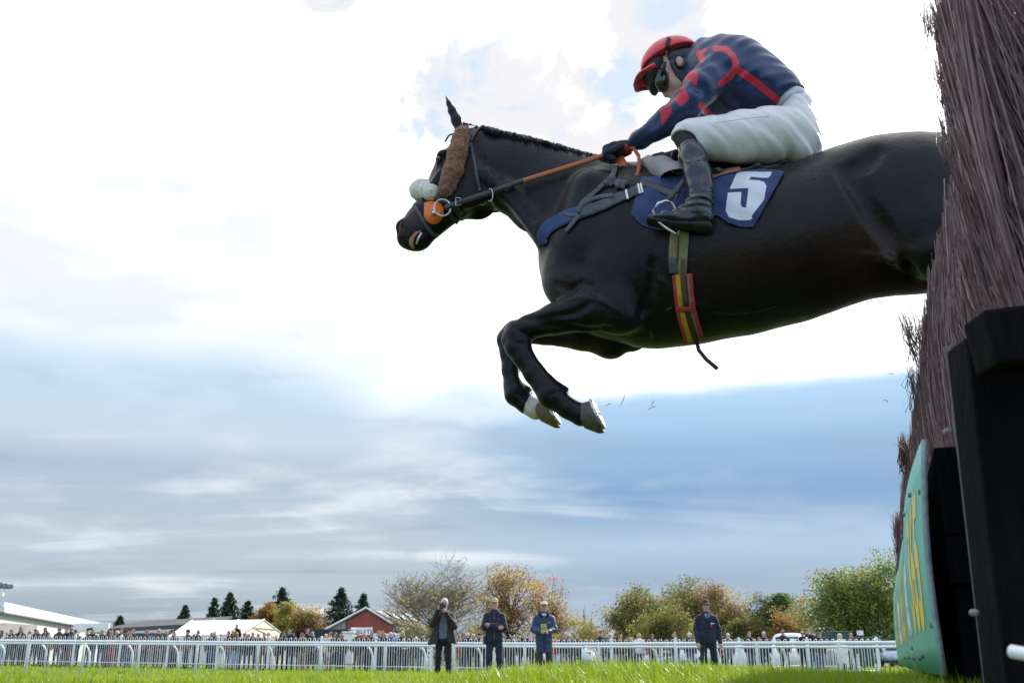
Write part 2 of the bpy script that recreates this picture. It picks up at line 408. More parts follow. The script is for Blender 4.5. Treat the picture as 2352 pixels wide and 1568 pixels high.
def bare_tree(px, Y, wpx, toppy, pal, label, seed, leaves=700, lev=5):
    r = np.random.RandomState(seed); root = tree_root(px, Y, label); b = np.array(root.location); H = px_h(toppy, Y)-b[2]; Wd = wpx/F*Y*1.05
    mb = MB(); lim, tips = skeleton(r, b, H*.5, 1.0, H*.024, lev, (9, 5, 4, 4, 3), .55, .30, .14)
    allp = np.array([p for pts, _, _ in lim for p in pts]); eL = -np.percentile(allp[:, 0]-b[0], .5); eR = np.percentile(allp[:, 0]-b[0], 99.5); ext = .5*(eL+eR); top = np.percentile(allp[:, 2], 99.8)-b[2]
    sx = Wd*.5/ext; sz = H/top
    T = lambda p: (p-b)*np.array([Wd*.5/(eR if p[0] > b[0] else eL), sx, sz])+b
    for pts, rr, l in lim:
        mb.tube([T(p) for p in pts], [max(x, .013) for x in rr], (8, 6, 4, 3, 3, 3)[min(l, 5)], cap=False)
    mb.build('trunk', M['bark_pale'], root, True)
    tp = np.array([T(p) for p in tips]); zz = (tp[:, 2]-b[2])/H; wgt = np.exp(-zz*3.4)+.012; wgt /= wgt.sum()
    k = r.choice(len(tp), leaves, p=wgt); P = tp[k]+r.normal(size=(leaves, 3))*.22
    v, f = quads(P, .20, r); mesh_obj('crown', v, f, PAL[pal], root, midx=r.randint(0, 3, leaves)); return root
def conifer(px, Y, wpx, toppy, label, seed, pal='con', tops=1, skew=0.0):
    r = np.random.RandomState(seed); root = tree_root(px, Y, label, name='conifer_tree'); b = np.array(root.location); H = px_h(toppy, Y)-b[2]; Wd = wpx*2.0/F*Y*1.05
    mb = MB(); P = []; MI = []
    mb.tube([b, b+np.array([0, 0, H*.5]), b+np.array([0, 0, H*.98])], [H*.025, H*.014, .02], 7, cap=False)
    n = 190
    for i in range(n):
        s = (i+.5)/n; z = H*(.10+.89*s); prof = (1-s)**.9*(.80+.30*sin(i*2.1+seed)+.20*r.randn()); a = 2.4*i+r.rand()
        L = max(.10*Wd*(1-s)+.08, Wd*.5*prof); d = np.array([cos(a), sin(a), 0]); st = b+np.array([0, 0, z])
        tip = st+d*L+np.array([0, 0, L*(.16-.30*(1-s))])
        mb.tube([st, st*.5+tip*.5, tip], [.035, .022, .008], 3, cap=False)
        k = int(22+44*(1-s)); tt = r.rand(k)**.6
        q = st+(tip-st)*tt[:, None]+r.normal(size=(k, 3))*np.array([.16, .16, .11])*(.5+.03*Wd)
        q[:, 2] += .25*np.sin(tt*3)+.12*r.rand(k); P.append(q); MI += [r.choice(3, p=[.5, .35, .15])]*k
    P.append(b+np.array([0, 0, H])-np.abs(r.normal(size=(14, 3)))*np.array([.05, .05, .25])); MI += [1]*14
    mb.build('trunk', M['bark_dark'], root, True)
    P = np.concatenate(P); v, f = quads(P, .27, r); mesh_obj('crown', v, f, PAL[pal], root, midx=np.array(MI)); return root

conifer(265, 118, 44, 1421, 'small dark round-topped conifer just above the grey shed roof', 11)
conifer(414, 120, 46, 1396, 'lone dark conifer between the grey shed and the marquee', 12)
conifer(481, 120, 38, 1379, 'narrow pointed conifer at the outer edge of the group behind the marquee', 13)
conifer(517, 118, 66, 1366, 'broad tall conifer behind the middle of the marquee roof', 14)
conifer(560, 122, 66, 1386, 'lower rounded conifer over the marquee ridge beside the tall one', 15)
conifer(638, 124, 80, 1354, 'tallest conifer, dark behind the yellow birch past the marquee gable', 16)
conifer(776, 116, 84, 1355, 'big dense conifer standing behind the red barn end wall', 17)
conifer(829, 120, 54, 1368, 'smaller conifer peeping over the apex of the red barn', 18)
broad_tree(604, 116, 66, 1390, 'org', 'orange autumn tree half hidden behind the yellow birch', 1600, .24, 21, clumps=26, lobes=[(0, .72, .5, .28)])
broad_tree(648, 108, 54, 1380, 'yel', 'slender golden birch beside the marquee gable', 2400, .20, 22, clumps=40, lobes=[(0, .5, .5, .35), (0, .75, .28, .25)])
broad_tree(697, 110, 78, 1383, 'brn', 'rounded brown leaved tree right of the golden birch', 3200, .20, 23, clumps=54, bark='bark_pale')
broad_tree(735, 114, 30, 1418, 'org', 'low yellow bush next to the big dense conifer', 700, .22, 24, clumps=14)
bare_tree(1002, 96, 205, 1288, 'yel', 'wide nearly leafless tree with pale branches behind the photographer', 31, 1700)
broad_tree(925, 92, 130, 1412, 'yel', 'yellow leaved shrub in front of the red barn roof', 2000, .15, 32, clumps=46, bark='bark_pale', dens=.75, lobes=[(0, .5, .5, .45)])
broad_tree(1055, 92, 150, 1420, 'olv', 'olive shrub at the foot of the leafless tree', 2300, .16, 33, clumps=44, dens=.8, lobes=[(0, .5, .5, .42), (-.3, .5, .25, .4)])
broad_tree(1172, 88, 132, 1281, 'rus', 'tall rusty brown tree between the leafless tree and the small bushes', 4200, .16, 34, clumps=62, bark='bark_dark', dens=.8, lobes=[(-.1, .72, .40, .26), (.1, .55, .45, .3), (0, .32, .42, .22)])
broad_tree(1262, 90, 92, 1336, 'rus', 'reddish lower tree behind the flat-capped man', 2800, .15, 35, clumps=46, dens=.75, lobes=[(0, .6, .5, .38)])
broad_tree(1325, 84, 90, 1418, 'yel', 'yellow green bushes beside the flat-capped man', 1700, .14, 36, clumps=34, lobes=[(0, .5, .5, .45)])
bare_tree(1338, 86, 22, 1392, 'brn', 'thin leafless sapling above the yellow bushes', 37, 14, 2)
broad_tree(1390, 135, 110, 1428, 'brn', 'distant brown hedge in the gap between the tree groups', 1300, .26, 38, clumps=30, lobes=[(0, .5, .5, .42)])
broad_tree(1462, 88, 130, 1345, 'olv', 'dark windswept olive tree at the edge of the long tree belt', 4200, .17, 41, clumps=66, lobes=[(-.05, .5, .46, .4), (.15, .72, .34, .25)])
broad_tree(1532, 80, 130, 1384, 'olv', 'round golden green tree in front of the windswept olive tree', 3800, .16, 42, clumps=60, lobes=[(0, .5, .5, .42)])
broad_tree(1583, 90, 116, 1330, 'olv', 'yellowing tree rising behind the hat-wearing man', 3600, .17, 43, clumps=56, bark='bark_pale', lobes=[(0, .62, .5, .36)])
broad_tree(1652, 88, 118, 1334, 'brn', 'brown leaved tree just beyond the hat-wearing man', 4200, .16, 44, clumps=64, lobes=[(0, .55, .5, .42)])
broad_tree(1722, 84, 84, 1398, 'olv', 'low bushy tree between the brown tree and the dark green one', 2200, .17, 45, clumps=36, lobes=[(0, .48, .5, .44)])
broad_tree(1765, 86, 116, 1351, 'grn', 'dark grey green tree in the tree belt with a bumpy crown', 4200, .17, 46, clumps=60, lobes=[(0, .52, .5, .42), (.25, .75, .22, .2)])
broad_tree(1822, 82, 84, 1382, 'org', 'orange and yellow tree next to the big oak', 3000, .16, 47, clumps=46, lobes=[(0, .48, .5, .44)])
broad_tree(1838, 90, 60, 1344, 'brn', 'thin topped half bare tree behind the orange one', 1300, .15, 48, clumps=30, bark='bark_pale', dens=.6)
broad_tree(1985, 70, 225, 1263, 'oak', 'big dark green oak with yellowing leaves beside the steeplechase fence', 9000, .17, 49, clumps=120, lobes=[(.12, .62, .42, .34), (-.14, .40, .34, .28), (.0, .36, .5, .2)])
broad_tree(2066, 84, 70, 1480, 'olv', 'low hedge bush behind the silver car', 900, .14, 50, clumps=18, lobes=[(0, .5, .5, .42)])
# ------------------------------------------------------------------ buildings
M['clad_white'] = mat('clad_white', (.74, .75, .75), .5, .05, 1.5)
M['trim_grey'] = mat('trim_grey', (.24, .22, .23), .6, .1)
M['roof_grey'] = mat('roof_grey', (.28, .27, .26), .8, .2, 1.0)
M['roof_dark'] = mat('roof_dark', (.075, .072, .07), .7, .2)
M['shed_wall'] = mat('shed_wall', (.30, .31, .29), .8, .15)
M['canvas'] = mat('canvas', (.82, .83, .84), .55, .04, 1.2, .1, 4, trans=.12)
M['canvas_shaded'] = mat('canvas_shaded', (.50, .43, .33), .7, .06, 1.0)  # white canvas of the gable with its shade put into the colour
M['barn_red'] = mat('barn_red', (.36, .075, .06), .7, .15, 1.5)
M['barn_grey'] = mat('barn_grey', (.52, .51, .47), .7, .1, 1.5)
M['barn_roof'] = mat('barn_roof', (.20, .15, .12), .9, .3, 1.5)
M['skylight'] = mat('skylight', (.55, .60, .66), .2, .05)
M['container_dark'] = mat('container_dark', (.03, .03, .034), .6, .2)
M['container_green'] = mat('container_green', (.022, .085, .06), .55, .2)
M['glass_dark'] = mat('glass_dark', (.02, .025, .03), .08, .1)
M['sign_black'] = mat('sign_black', (.02, .02, .02), .6, .1)

def seg_wall(mb, a, b, z0, z1, th=.15, mi=0):
    """vertical slab from a to b (xy)"""
    a = np.array(a, float); b = np.array(b, float); d = b-a; L = np.linalg.norm(d); d /= L
    Mx = Matrix(((d[0], -d[1], 0, a[0]), (d[1], d[0], 0, a[1]), (0, 0, 1, 0), (0, 0, 0, 1)))
    mb.box((0, 0, z0), (L, th, z1), mi, Mx)
def text_mesh(name, body, size, mats, parent, Mw, depth=.004, sx=1.0, bold=0.0, local_parent=True, space=1.0):
    cu = bpy.data.curves.new(name, 'FONT'); cu.body = body; cu.size = size; cu.extrude = depth; cu.align_x = 'CENTER'; cu.align_y = 'CENTER'
    cu.offset = bold; cu.resolution_u = 4; cu.space_character = space
    o = bpy.data.objects.new('tmp', cu); COL.objects.link(o)
    dg = bpy.context.evaluated_depsgraph_get(); me = bpy.data.meshes.new_from_object(o.evaluated_get(dg))
    bpy.data.objects.remove(o)
    v = [Mw @ Vector((p.co.x*sx, p.co.y, p.co.z)) for p in me.vertices]; f = [tuple(p.vertices) for p in me.polygons]
    return mesh_obj(name, v, f, mats, parent)

# long white building running away from the viewer
def white_building():
    zt = 4.05; A = at_z(-4, 1381.5, zt)[:2]; B = at_z(243, 1434, zt)[:2]
    root = empty('white_building', (A[0], A[1], 0), 'long low white clad building with a sloping-looking white roof edge behind the crowd', 'building')
    wl = MB(); seg_wall(wl, A, B, 0, zt-.55, .2); wl.build('wall', M['clad_white'], root)
    d = (B-A)/np.linalg.norm(B-A); n = np.array([d[1], -d[0]])        # towards the course
    fa = MB(); seg_wall(fa, A+n*.45, B+n*.45, zt-.62, zt-.34, .7); seg_wall(fa, A+n*.38, B+n*.38, zt-.335, zt, .7); fa.build('roof_fascia', M['white_paint'], root)
    so = MB(); seg_wall(so, A+n*.5, B+n*.5, zt-.70, zt-.625, .75); so.build('soffit', M['trim_grey'], root)
    for k in range(6):
        p = A+d*(2+6.5*k)
        wi = MB(); seg_wall(wi, p+n*.05, p+n*.05+d*1.9, 1.2, 2.35, .048); f = wi.build('window', M['clad_white'], root)
        g = MB(); seg_wall(g, p+n*.07+d*.15, p+n*.07+d*1.75, 1.32, 2.22, .018); g.build('pane', mat('dull_pane', (.55, .57, .58), .3, .1), f)
    rf = MB(); seg_wall(rf, A-n*.33, B-n*.33, zt-.3, zt-.05, 9.0); rf.build('roof', M['clad_white'], root)
    return A, B, d, n
wbA, wbB, wbd, wbn = white_building()
def sign_box():
    # white sign board with a black bull silhouette on the end of the white building
    x0, x1, Y = 170, 248, 72.0
    a = atY(x0, 1430, Y); b = atY(x1, 1451, Y)
    root = empty('bull_sign', ((a[0]+b[0])/2, Y, float(ground_h(a[0], Y))), 'white sign board with a black bull silhouette at the end of the white building', 'sign')
    m = MB(); m.box((a[0], Y, b[2]), (b[0], Y+.25, a[2])); bevel(m.build('board', M['white_paint'], root), .03)
    for q in (a[0]+.3, b[0]-.42): m = MB(); m.box((q, Y+.05, 0), (q+.12, Y+.2, b[2])); m.build('post', M['white_paint'], root)
    bull = [(0, .25), (.05, .5), (.08, .62), (.5, .66), (.78, .72), (.86, .86), (.9, .74), (1.0, .66), (.98, .52), (.86, .46), (.84, .2), (.86, 0), (.78, 0), (.74, .28), (.34, .26), (.32, 0), (.24, 0), (.2, .3), (.1, .05), (.04, .05)]
    c = atY(198, 1449.5, Y); w_ = 14.0/F*Y; h_ = 11.5/F*Y
    v = [(c[0]+u*w_, Y-.02, c[2]+q*h_) for u, q in bull]+[(c[0]+u*w_, Y-.005, c[2]+q*h_) for u, q in bull]; n = len(bull)
    mesh_obj('bull_emblem', v, [tuple(range(n)), tuple(range(n, 2*n))[::-1]]+[(i, (i+1) % n, n+(i+1) % n, n+i) for i in range(n)], M['sign_black'], root)
sign_box()
def grandstand_corner():
    Y = 52.0; a = atY(24, 1352, Y); b = atY(-260, 1336, Y)
    root = empty('grandstand', (b[0], Y, 0), 'corner of a corrugated grandstand canopy high at the picture edge', 'grandstand')
    m = MB(); zt = a[2]
    for k in range(26):
        x1 = a[0]-k*.28; m.tube([(x1, Y, zt+.12+k*.045), (x1*1.30, Y+10, zt+.9+k*.045)], .13, 8)
    m.build('roof', M['roof_grey'], root)
    m = MB(); m.box((a[0]-7.2, Y-.1, zt-.35), (a[0]-.3, Y+.05, zt+.02)); m.build('gutter', M['white_paint'], root)
    for k in (0, 1, 2): m = MB(); m.box((a[0]-3.2-k*2.5, Y+2, 0), (a[0]-2.95-k*2.5, Y+2.25, zt)); m.build('column', M['white_paint'], root)
    m = MB(); m.box((a[0]-7.5, Y+3, 0), (a[0]-2.5, Y+9, 2.4)); m.build('terrace', M['roof_grey'], root)
grandstand_corner()
def grey_shed():
    Y = 92.0; a = atY(244, 1444, Y); b = atY(470, 1431, Y)
    root = empty('grey_shed', ((a[0]+b[0])/2, Y, 0), 'grey open-fronted shed with a dark roof between the white building and the marquee', 'shed')
    m = MB(); m.box((a[0], Y+1.5, 0), (b[0], Y+8, a[2]-.3)); m.build('wall', M['shed_wall'], root)
    v = [(a[0]-.3, Y-.6, a[2]-.35), (b[0], Y-.6, b[2]-.35), (b[0], Y-.6, b[2]), (a[0]-.3, Y-.6, a[2]), (a[0]-.3, Y+9, a[2]+1), (b[0], Y+9, b[2]+1)]
    v += [(p[0], p[1], p[2]-.18) for p in v[4:]]
    mesh_obj('roof', v, [(0, 1, 2, 3), (3, 2, 5, 4), (0, 6, 7, 1), (0, 3, 4, 6), (1, 7, 5, 2), (6, 4, 5, 7)], M['roof_dark'], root)
    for x in np.arange(a[0]+1, b[0]-1, 3.2):
        m = MB(); m.tube([(x, Y-.2, 0), (x, Y-.2, a[2]-.3)], .09, 6); m.tube([(x+.06, Y-.2, 1.6), (x+1.5, Y-.2, a[2]-.3)], .05, 6); m.build('brace', M['trim_grey'], root)
grey_shed()
def marquee():
    # ridge parallel to the rails; gable at its end faces the course
    Y = 70.0
    g0 = atY(607.6, 1421.5, Y); eL = atY(553, 1455, Y-4.5); eR = atY(661, 1462, Y+3.0)
    apex = g0; r0 = atY(441.7, 1424, Y+6); l0 = atY(391, 1447.5, Y+1.5); ez = eL[2]
    eL[2] = ez; l0[2] = ez
    root = empty('marquee', (apex[0], Y, 0), 'white marquee with a gable end coloured tan for its shade, behind the spectators', 'marquee')
    bkL = l0 + (eR-eL); 
    v = [apex, r0, l0, eL, eR, r0+(eR-apex)]
    v = [np.array(p) for p in v]; v += [p-np.array([0, 0, .06]) for p in v]
    mesh_obj('roof', v, [(0, 3, 2, 1), (0, 1, 5, 4), (6, 7, 8, 9), (6, 10, 11, 7), (0, 6, 9, 3), (0, 4, 10, 6), (3, 9, 8, 2), (4, 5, 11, 10)], M['canvas'], root)
    mid = eL*.5+eR*.5
    ap = apex+np.array([-.03, .05, -.12]); a = eL+np.array([.02, .05, -.1]); b = eR+np.array([-.05, .05, -.1])
    v = [ap, a, b, np.array([a[0], a[1], 0]), np.array([b[0], b[1], 0])]; v += [p+np.array([-.06, .04, 0]) for p in v]
    mesh_obj('gable', v, [(0, 1, 2), (1, 3, 4, 2), (5, 7, 6), (6, 7, 9, 8), (0, 5, 6, 1), (0, 2, 7, 5)], M['canvas_shaded'], root)
    m = MB(); q = .48; m.tube([ap*(1-q)+a*q+np.array([0, -.06, 0]), ap*(1-q)+b*q+np.array([.03, -.06, 0])], .05, 6)
    m.tube([ap*(1-q)+a*q+np.array([0, -.06, 0]), a*.3+b*.7+np.array([0, -.06, 0])], .05, 6); m.build('frame', mat('canvas_seam', (.33, .24, .16), .7, .1), root)
    m = MB(); seg_wall(m, l0[:2], eL[:2], 0, ez-.05, .06); m.build('side_wall', M['canvas'], root)
    m = MB()
    for s in (.0, .34, .68, 1.0):
        m.tube([apex*(1-s)+r0*s+np.array([0, -.02, .02]), eL*(1-s)+l0*s+np.array([0, -.02, .02])], .045, 6)
    m.build('roof_rib', M['canvas'], root)
marquee()
def dark_container():
    Y = 84.0; a = atY(701, 1443.5, Y); b = atY(800, 1461, Y)
    root = empty('dark_container', (a[0], Y, 0), 'black shipping container standing between the brown tree and the barn', 'container')
    m = MB(); m.box((a[0], Y, .1), (b[0], Y+2.4, a[2])); bevel(m.build('body', M['container_dark'], root), .03)
    m = MB()
    for x in np.arange(a[0]+.15, b[0]-.1, .32): m.box((x, Y-.06, .2), (x+.14, Y-.003, a[2]-.12))
    m.build('corrugation', M['container_dark'], root)
dark_container()
def red_barn():
    Y = 92.0; gx = lambda x, y, yy=Y: atY(x, y, yy)
    ap = gx(842, 1398); eL = gx(748, 1446); eR = gx(902, 1433); rb = gx(952, 1409, Y+16); eb = gx(990, 1446, Y+15)
    root = empty('red_barn', (ap[0], Y, 0), 'red gabled barn with a grey lean-to end and a brown roof with skylights', 'barn')
    sx = gx(797, 1421); sx2 = gx(797, 1421)
    def slab(name, poly, mt, th=.12, par=root, off=0):
        n = len(poly); v = [np.array(p)+np.array([0, off, 0]) for p in poly]; v += [p+np.array([0, th, 0]) for p in v]
        return mesh_obj(name, v, [tuple(range(n)), tuple(range(n, 2*n))[::-1]]+[(i, n+i, n+(i+1) % n, (i+1) % n) for i in range(n)], mt, par)
    gl = lambda p: np.array([p[0], p[1], 0.])
    slab('wall', [ap, gx(797, 1420.7), gl(sx), gl(eR), eR], M['barn_red'])
    m = MB()
    for t_ in np.linspace(0, 1, 34):
        x = sx[0]+(eR[0]-sx[0])*t_; zt = ap[2]-(abs(x-ap[0]))*((ap[2]-eL[2])/(ap[0]-eL[0]) if x < ap[0] else (ap[2]-eR[2])/(eR[0]-ap[0]))-.12
        m.box((x-.06, Y-.05, 0), (x+.06, Y-.003, zt))
    m.build('cladding', M['barn_red'], root)
    slab('lean_to', [gx(796.5, 1420.9), eL, gl(eL), gl(sx2)], M['barn_grey'])
    m = MB()
    for t_ in np.linspace(.03, .97, 18):
        x = eL[0]+(sx[0]-eL[0])*t_; zt = eL[2]+(sx[2]-eL[2])*t_-.05; m.box((x-.07, Y-.05, 0), (x+.07, Y-.003, zt))
    m.build('lean_to_cladding', M['barn_grey'], root)
    v = [ap, eR, eb, rb, eL, eL+(rb-ap)]; v = [p+np.array([0, -.25 if i in (0, 1, 4) else 0, .08]) for i, p in enumerate(v)]; v += [p+np.array([0, 0, -.14]) for p in v]
    rf = mesh_obj('roof', v, [(0, 1, 2, 3), (0, 3, 5, 4), (6, 9, 8, 7), (6, 10, 11, 9), (0, 6, 7, 1), (0, 4, 10, 6), (1, 7, 8, 2)], M['barn_roof'], root)
    for k in range(4):
        s0, s1 = .10+.2*k, .22+.2*k
        P = lambda s, t: (ap*(1-s)+rb*s)*(1-t)+(eR*(1-s)+eb*s)*t + np.array([0, -.1, .14])
        mesh_obj('skylight', [P(s0, .15), P(s0, .6), P(s1, .6), P(s1, .15)]+[p-np.array([0, 0, .04]) for p in (P(s0, .15), P(s0, .6), P(s1, .6), P(s1, .15))], [(0, 1, 2, 3), (4, 7, 6, 5), (0, 4, 5, 1), (1, 5, 6, 2), (2, 6, 7, 3), (3, 7, 4, 0)], M['skylight'], rf)
    m = MB(); m.tube([eL+np.array([0, -.3, .05]), ap+np.array([0, -.3, .12]), eR+np.array([0, -.3, .05])], .09, 6); m.build('bargeboard', M['white_paint'], root)
red_barn()
def toilets_sign():
    Y = 78.0; a = atY(806, 1440, Y); b = atY(855, 1457.5, Y)
    root = empty('toilets_sign', ((a[0]+b[0])/2, Y, 0), 'white board reading TOILETS in front of the red barn', 'sign')
    m = MB(); m.box((a[0], Y, b[2]), (b[0], Y+.08, a[2])); bevel(m.build('board', M['white_paint'], root), .015)
    for q in (a[0]+.1, b[0]-.2): m = MB(); m.box((q, Y+.085, 0), (q+.1, Y+.16, a[2])); m.build('post', M['trim_grey'], root)
    Mw = Matrix.Translation(((a[0]+b[0])/2, Y-.004, (a[2]+b[2])/2-.06)) @ Matrix.Rotation(pi/2, 4, 'X')
    text_mesh('lettering', 'TOILETS', .46, M['sign_black'], root, Mw, .003)
toilets_sign()
def cabin(x0, x1, y0, Y, label, mt='white_paint', roof='white_paint'):
    a = atY(x0, y0, Y); b = atY(x1, y0, Y)
    root = empty('portable_cabin', ((a[0]+b[0])/2, Y, 0), label, 'cabin')
    m = MB(); m.box((a[0], Y, .15), (b[0], Y+2.5, a[2]-.12)); bevel(m.build('body', M[mt], root), .03)
    m = MB(); m.box((a[0]-.08, Y-.1, a[2]-.117), (b[0]+.08, Y+2.6, a[2])); m.build('roof', M[roof], root)
    m = MB(); c = (a[0]+b[0])/2; m.box((c-.4, Y-.03, .2), (c+.4, Y-.003, 2.0)); m.build('door', M['clad_white'], root)
    m = MB(); m.box((a[0]+.5, Y-.03, 1.1), (a[0]+1.2, Y-.003, 1.7)); m.build('window', M['glass_dark'], root)
cabin(788, 812, 1449, 77, 'small white cabin between the black container and the TOILETS board')
cabin(855, 918, 1454, 80, 'white flat-roofed cabin right of the TOILETS board')
def green_container():
    Y = 62.0; a = atY(1832, 1462, Y); b = atY(2003, 1462, Y); c = atY(1910, 1448, Y)
    root = empty('green_container', ((a[0]+b[0])/2, Y, 0), 'dark green storage container in front of the big oak', 'container')
    m = MB(); m.box((a[0], Y, .1), (b[0], Y+2.4, a[2])); m.box((c[0], Y+.3, a[2]+.002), (atY(1962, 1448, Y)[0], Y+2.2, c[2])); bevel(m.build('body', M['container_green'], root), .03)
    m = MB()
    for x in np.arange(a[0]+.1, b[0]-.1, .3): m.box((x, Y-.05, .2), (x+.13, Y-.003, a[2]-.1))
    m.build('corrugation', M['container_green'], root)
    p = atY(1968, 1447, Y-.1); q = atY(1984, 1458, Y-.1)
    m = MB(); m.box((p[0], Y-.08, q[2]), (q[0], Y-.052, p[2])); m.build('notice_panel', M['white_paint'], root)
green_container()
def grey_hut():
    Y = 105.0; a = atY(1395, 1462, Y); b = atY(1472, 1462, Y); t_ = atY(1428, 1452, Y)
    root = empty('low_hut', ((a[0]+b[0])/2, Y, 0), 'low hut with a grey pitched roof under the windswept olive tree', 'hut')
    m = MB(); m.box((a[0]+.3, Y, 0), (b[0]-.3, Y+5, a[2])); m.build('wall', M['shed_wall'], root)
    v = [(a[0], Y-.3, a[2]), (b[0], Y-.3, a[2]), (b[0]-.6, Y+2.5, t_[2]+.3), (a[0]+.6, Y+2.5, t_[2]+.3), (a[0], Y+5.3, a[2]), (b[0], Y+5.3, a[2])]
    mesh_obj('roof', v, [(0, 1, 2, 3), (3, 2, 5, 4), (0, 3, 4), (1, 5, 2), (0, 4, 5, 1)], M['roof_grey'], root)
grey_hut()
def wire(p, q, label):
    a = np.array(p); b = np.array(q); m = MB(); n = 14
    m.tube([a*(1-s)+b*s-np.array([0, 0, 1.2*4*s*(1-s)]) for s in np.linspace(0, 1, n)], .035, 5)
    o = m.build('overhead_wire', M['trim_grey']); tag(o, label, 'wire')
wire(atY(-60, 1435, 130), atY(500, 1420, 130), 'thin overhead wire above the white building')
wire(atY(660, 1403, 130), atY(800, 1407, 130), 'thin overhead wire between the brown tree and the big conifer')
wire(atY(1325, 1424, 125), atY(1460, 1424, 125), 'thin overhead wire across the gap in the trees')

# ------------------------------------------------------------------ cars
M['tyre'] = mat('tyre', (.012, .012, .012), .8, .2); M['car_dark'] = mat('car_dark', (.015, .017, .024), .25, .1, coat=.6)
M['car_silver'] = mat('car_silver', (.50, .54, .62), .3, .05, metal=.6, coat=.5); M['car_white'] = mat('car_white', (.75, .76, .77), .3, .04, coat=.5)
M['lamp_red'] = mat('lamp_red', (.45, .02, .02), .2, .1, coat=.5); M['lamp_clear'] = mat('lamp_clear', (.7, .72, .75), .15, .05, coat=.5)
M['plate_yellow'] = mat('plate_yellow', (.75, .55, .05), .5, .05); M['plate_white'] = mat('plate_white', (.8, .8, .78), .5, .05)
def car(px, Y, rz, paint, label, L=4.2, Wd=1.76, H=1.46, van=False, front=False, plate=None):
    """end of the car that faces -y in its own frame is seen when rz = 0"""
    p = atY(px, 1515, Y)
    root = empty('parked_car', (p[0], Y, float(ground_h(p[0], Y))), label, 'car' if not van else 'van', 'vehicles parked behind the crowd')
    root.rotation_euler = (0, 0, rz)
    def prof(y):                                        # (belt z, roof z, half width)
        return None
    if van: ys = [(0, .5, 1.0, .9), (.12, .3, H-.1, 1), (.6, .25, H, 1), (L-1.6, .25, H, 1), (L-.9, .25, H*.62, 1), (L-.1, .3, H*.52, .96), (L, .45, H*.42, .9)]
    else: ys = [(0, .42, .80, .86), (.10, .28, .95, .96), (.32, .25, 1.05, 1), (.75, .24, 1.0, 1), (L-1.3, .24, .95, 1), (L-.35, .27, .80, .98), (L, .42, .62, .86)]
    vs = []; n = 12
    for (y, zb, zt, ww) in ys:
        hw = Wd/2*ww
        for (u, q) in ((-.86, 0), (-1, .3), (-1, .62), (-.94, .9), (-.75, 1), (-.3, 1.02), (.3, 1.02), (.75, 1), (.94, .9), (1, .62), (1, .3), (.86, 0)):
            vs.append((hw*u, y, zb+(zt-zb)*q))
    k = len(ys); fs = [(i*n+j, i*n+(j+1) % n, (i+1)*n+(j+1) % n, (i+1)*n+j) for i in range(k-1) for j in range(n)]+[tuple(range(n))[::-1], tuple((k-1)*n+j for j in range(n))]
    o = mesh_obj('body', vs, fs, paint, root, True, local=False)
    sub = o.modifiers.new('s', 'SUBSURF'); sub.levels = 2; sub.render_levels = 2
    if not van:
        cab = [(.22, .98, .70), (.50, H-.10, .64), (.95, H, .62), (1.9, H-.01, .62), (2.45, H-.14, .64), (3.15, .96, .74)]
        vs = []; n2 = 8
        for (y, z, hw) in cab:
            for (u, q) in ((-1.12, .90), (-1.08, z-.12 if z > 1.05 else .93), (-.9, z), (-.3, z+.015), (.3, z+.015), (.9, z), (1.08, z-.12 if z > 1.05 else .93), (1.12, .90)):
                vs.append((hw*u, y, q if q > .5 else q))
        k2 = len(cab); fs = [(i*n2+j, i*n2+j+1, (i+1)*n2+j+1, (i+1)*n2+j) for i in range(k2-1) for j in range(n2-1)]+[tuple(range(n2))[::-1], tuple((k2-1)*n2+j for j in range(n2))]
        c = mesh_obj('cabin', vs, fs, paint, root, True, local=False)
        m = MB(); m.add([(-.60, .235, 1.03), (.60, .235, 1.03), (.52, .46, H-.13), (-.52, .46, H-.13)], [(0, 1, 2, 3)]); m.build('rear_window' if not front else 'windscreen', M['glass_dark'], root, local=False)
        for s in (-1, 1):
            m = MB(); m.add([(s*.80, .55, 1.0), (s*.80, 2.75, 1.0), (s*.715, 2.2, H-.14), (s*.715, .85, H-.12)], [(0, 1, 2, 3)]); m.build('side_window', M['glass_dark'], root, local=False)
    else:
        m = MB(); m.add([(-.7, .10, H*.6), (.7, .10, H*.6), (.66, .135, H*.88), (-.66, .135, H*.88)], [(0, 1, 2, 3)]); m.build('rear_window', M['glass_dark'], root, local=False)
    for s in (-1, 1):
        m = MB(); z = .86 if not van else .95
        if front: m.add([(s*.50, -.012, z-.2), (s*.82, .05, z-.16), (s*.80, .09, z-.02), (s*.52, .03, z-.08)], [(0, 1, 2, 3)]); m.build('headlight', M['lamp_clear'], root, local=False)
        else:
            lo, hi = sorted((s*.42, s*.80)); m.box((lo, .04, z-.10), (hi, .30, z+.08)); bevel(m.build('tail_light', M['lamp_red'], root, local=False), .03)
        for y in (.75, L-.85):
            m = MB(); x0 = s*(Wd/2-.2); a = []
            m.tube([(x0, y, .31), (x0+s*.2, y, .31)], .31, 20); wv = m.build('wheel', M['tyre'], root, local=False)
            m = MB(); m.tube([(x0+s*.19, y, .31), (x0+s*.212, y, .31)], .19, 16); r_ = m.build('rim', M['steel'], wv, local=False)
    m = MB(); m.box((-.26, -.035, .56), (.26, .02, .67)); m.build('number_plate', plate or M['plate_yellow'], root, local=False)
    m = MB(); m.box((-Wd*.42, -.05, .30), (Wd*.42, .10, .44)); bevel(m.build('bumper', M['black_plastic'], root, local=False), .03)
    return root
car(2019, 72, R(-22), M['car_dark'], 'dark blue hatchback seen from the rear past the end of the bow-topped railing')
car(2062, 66, R(12), M['car_silver'], 'silver car peeping out beside the green fence board', front=True, plate=M['plate_white'])
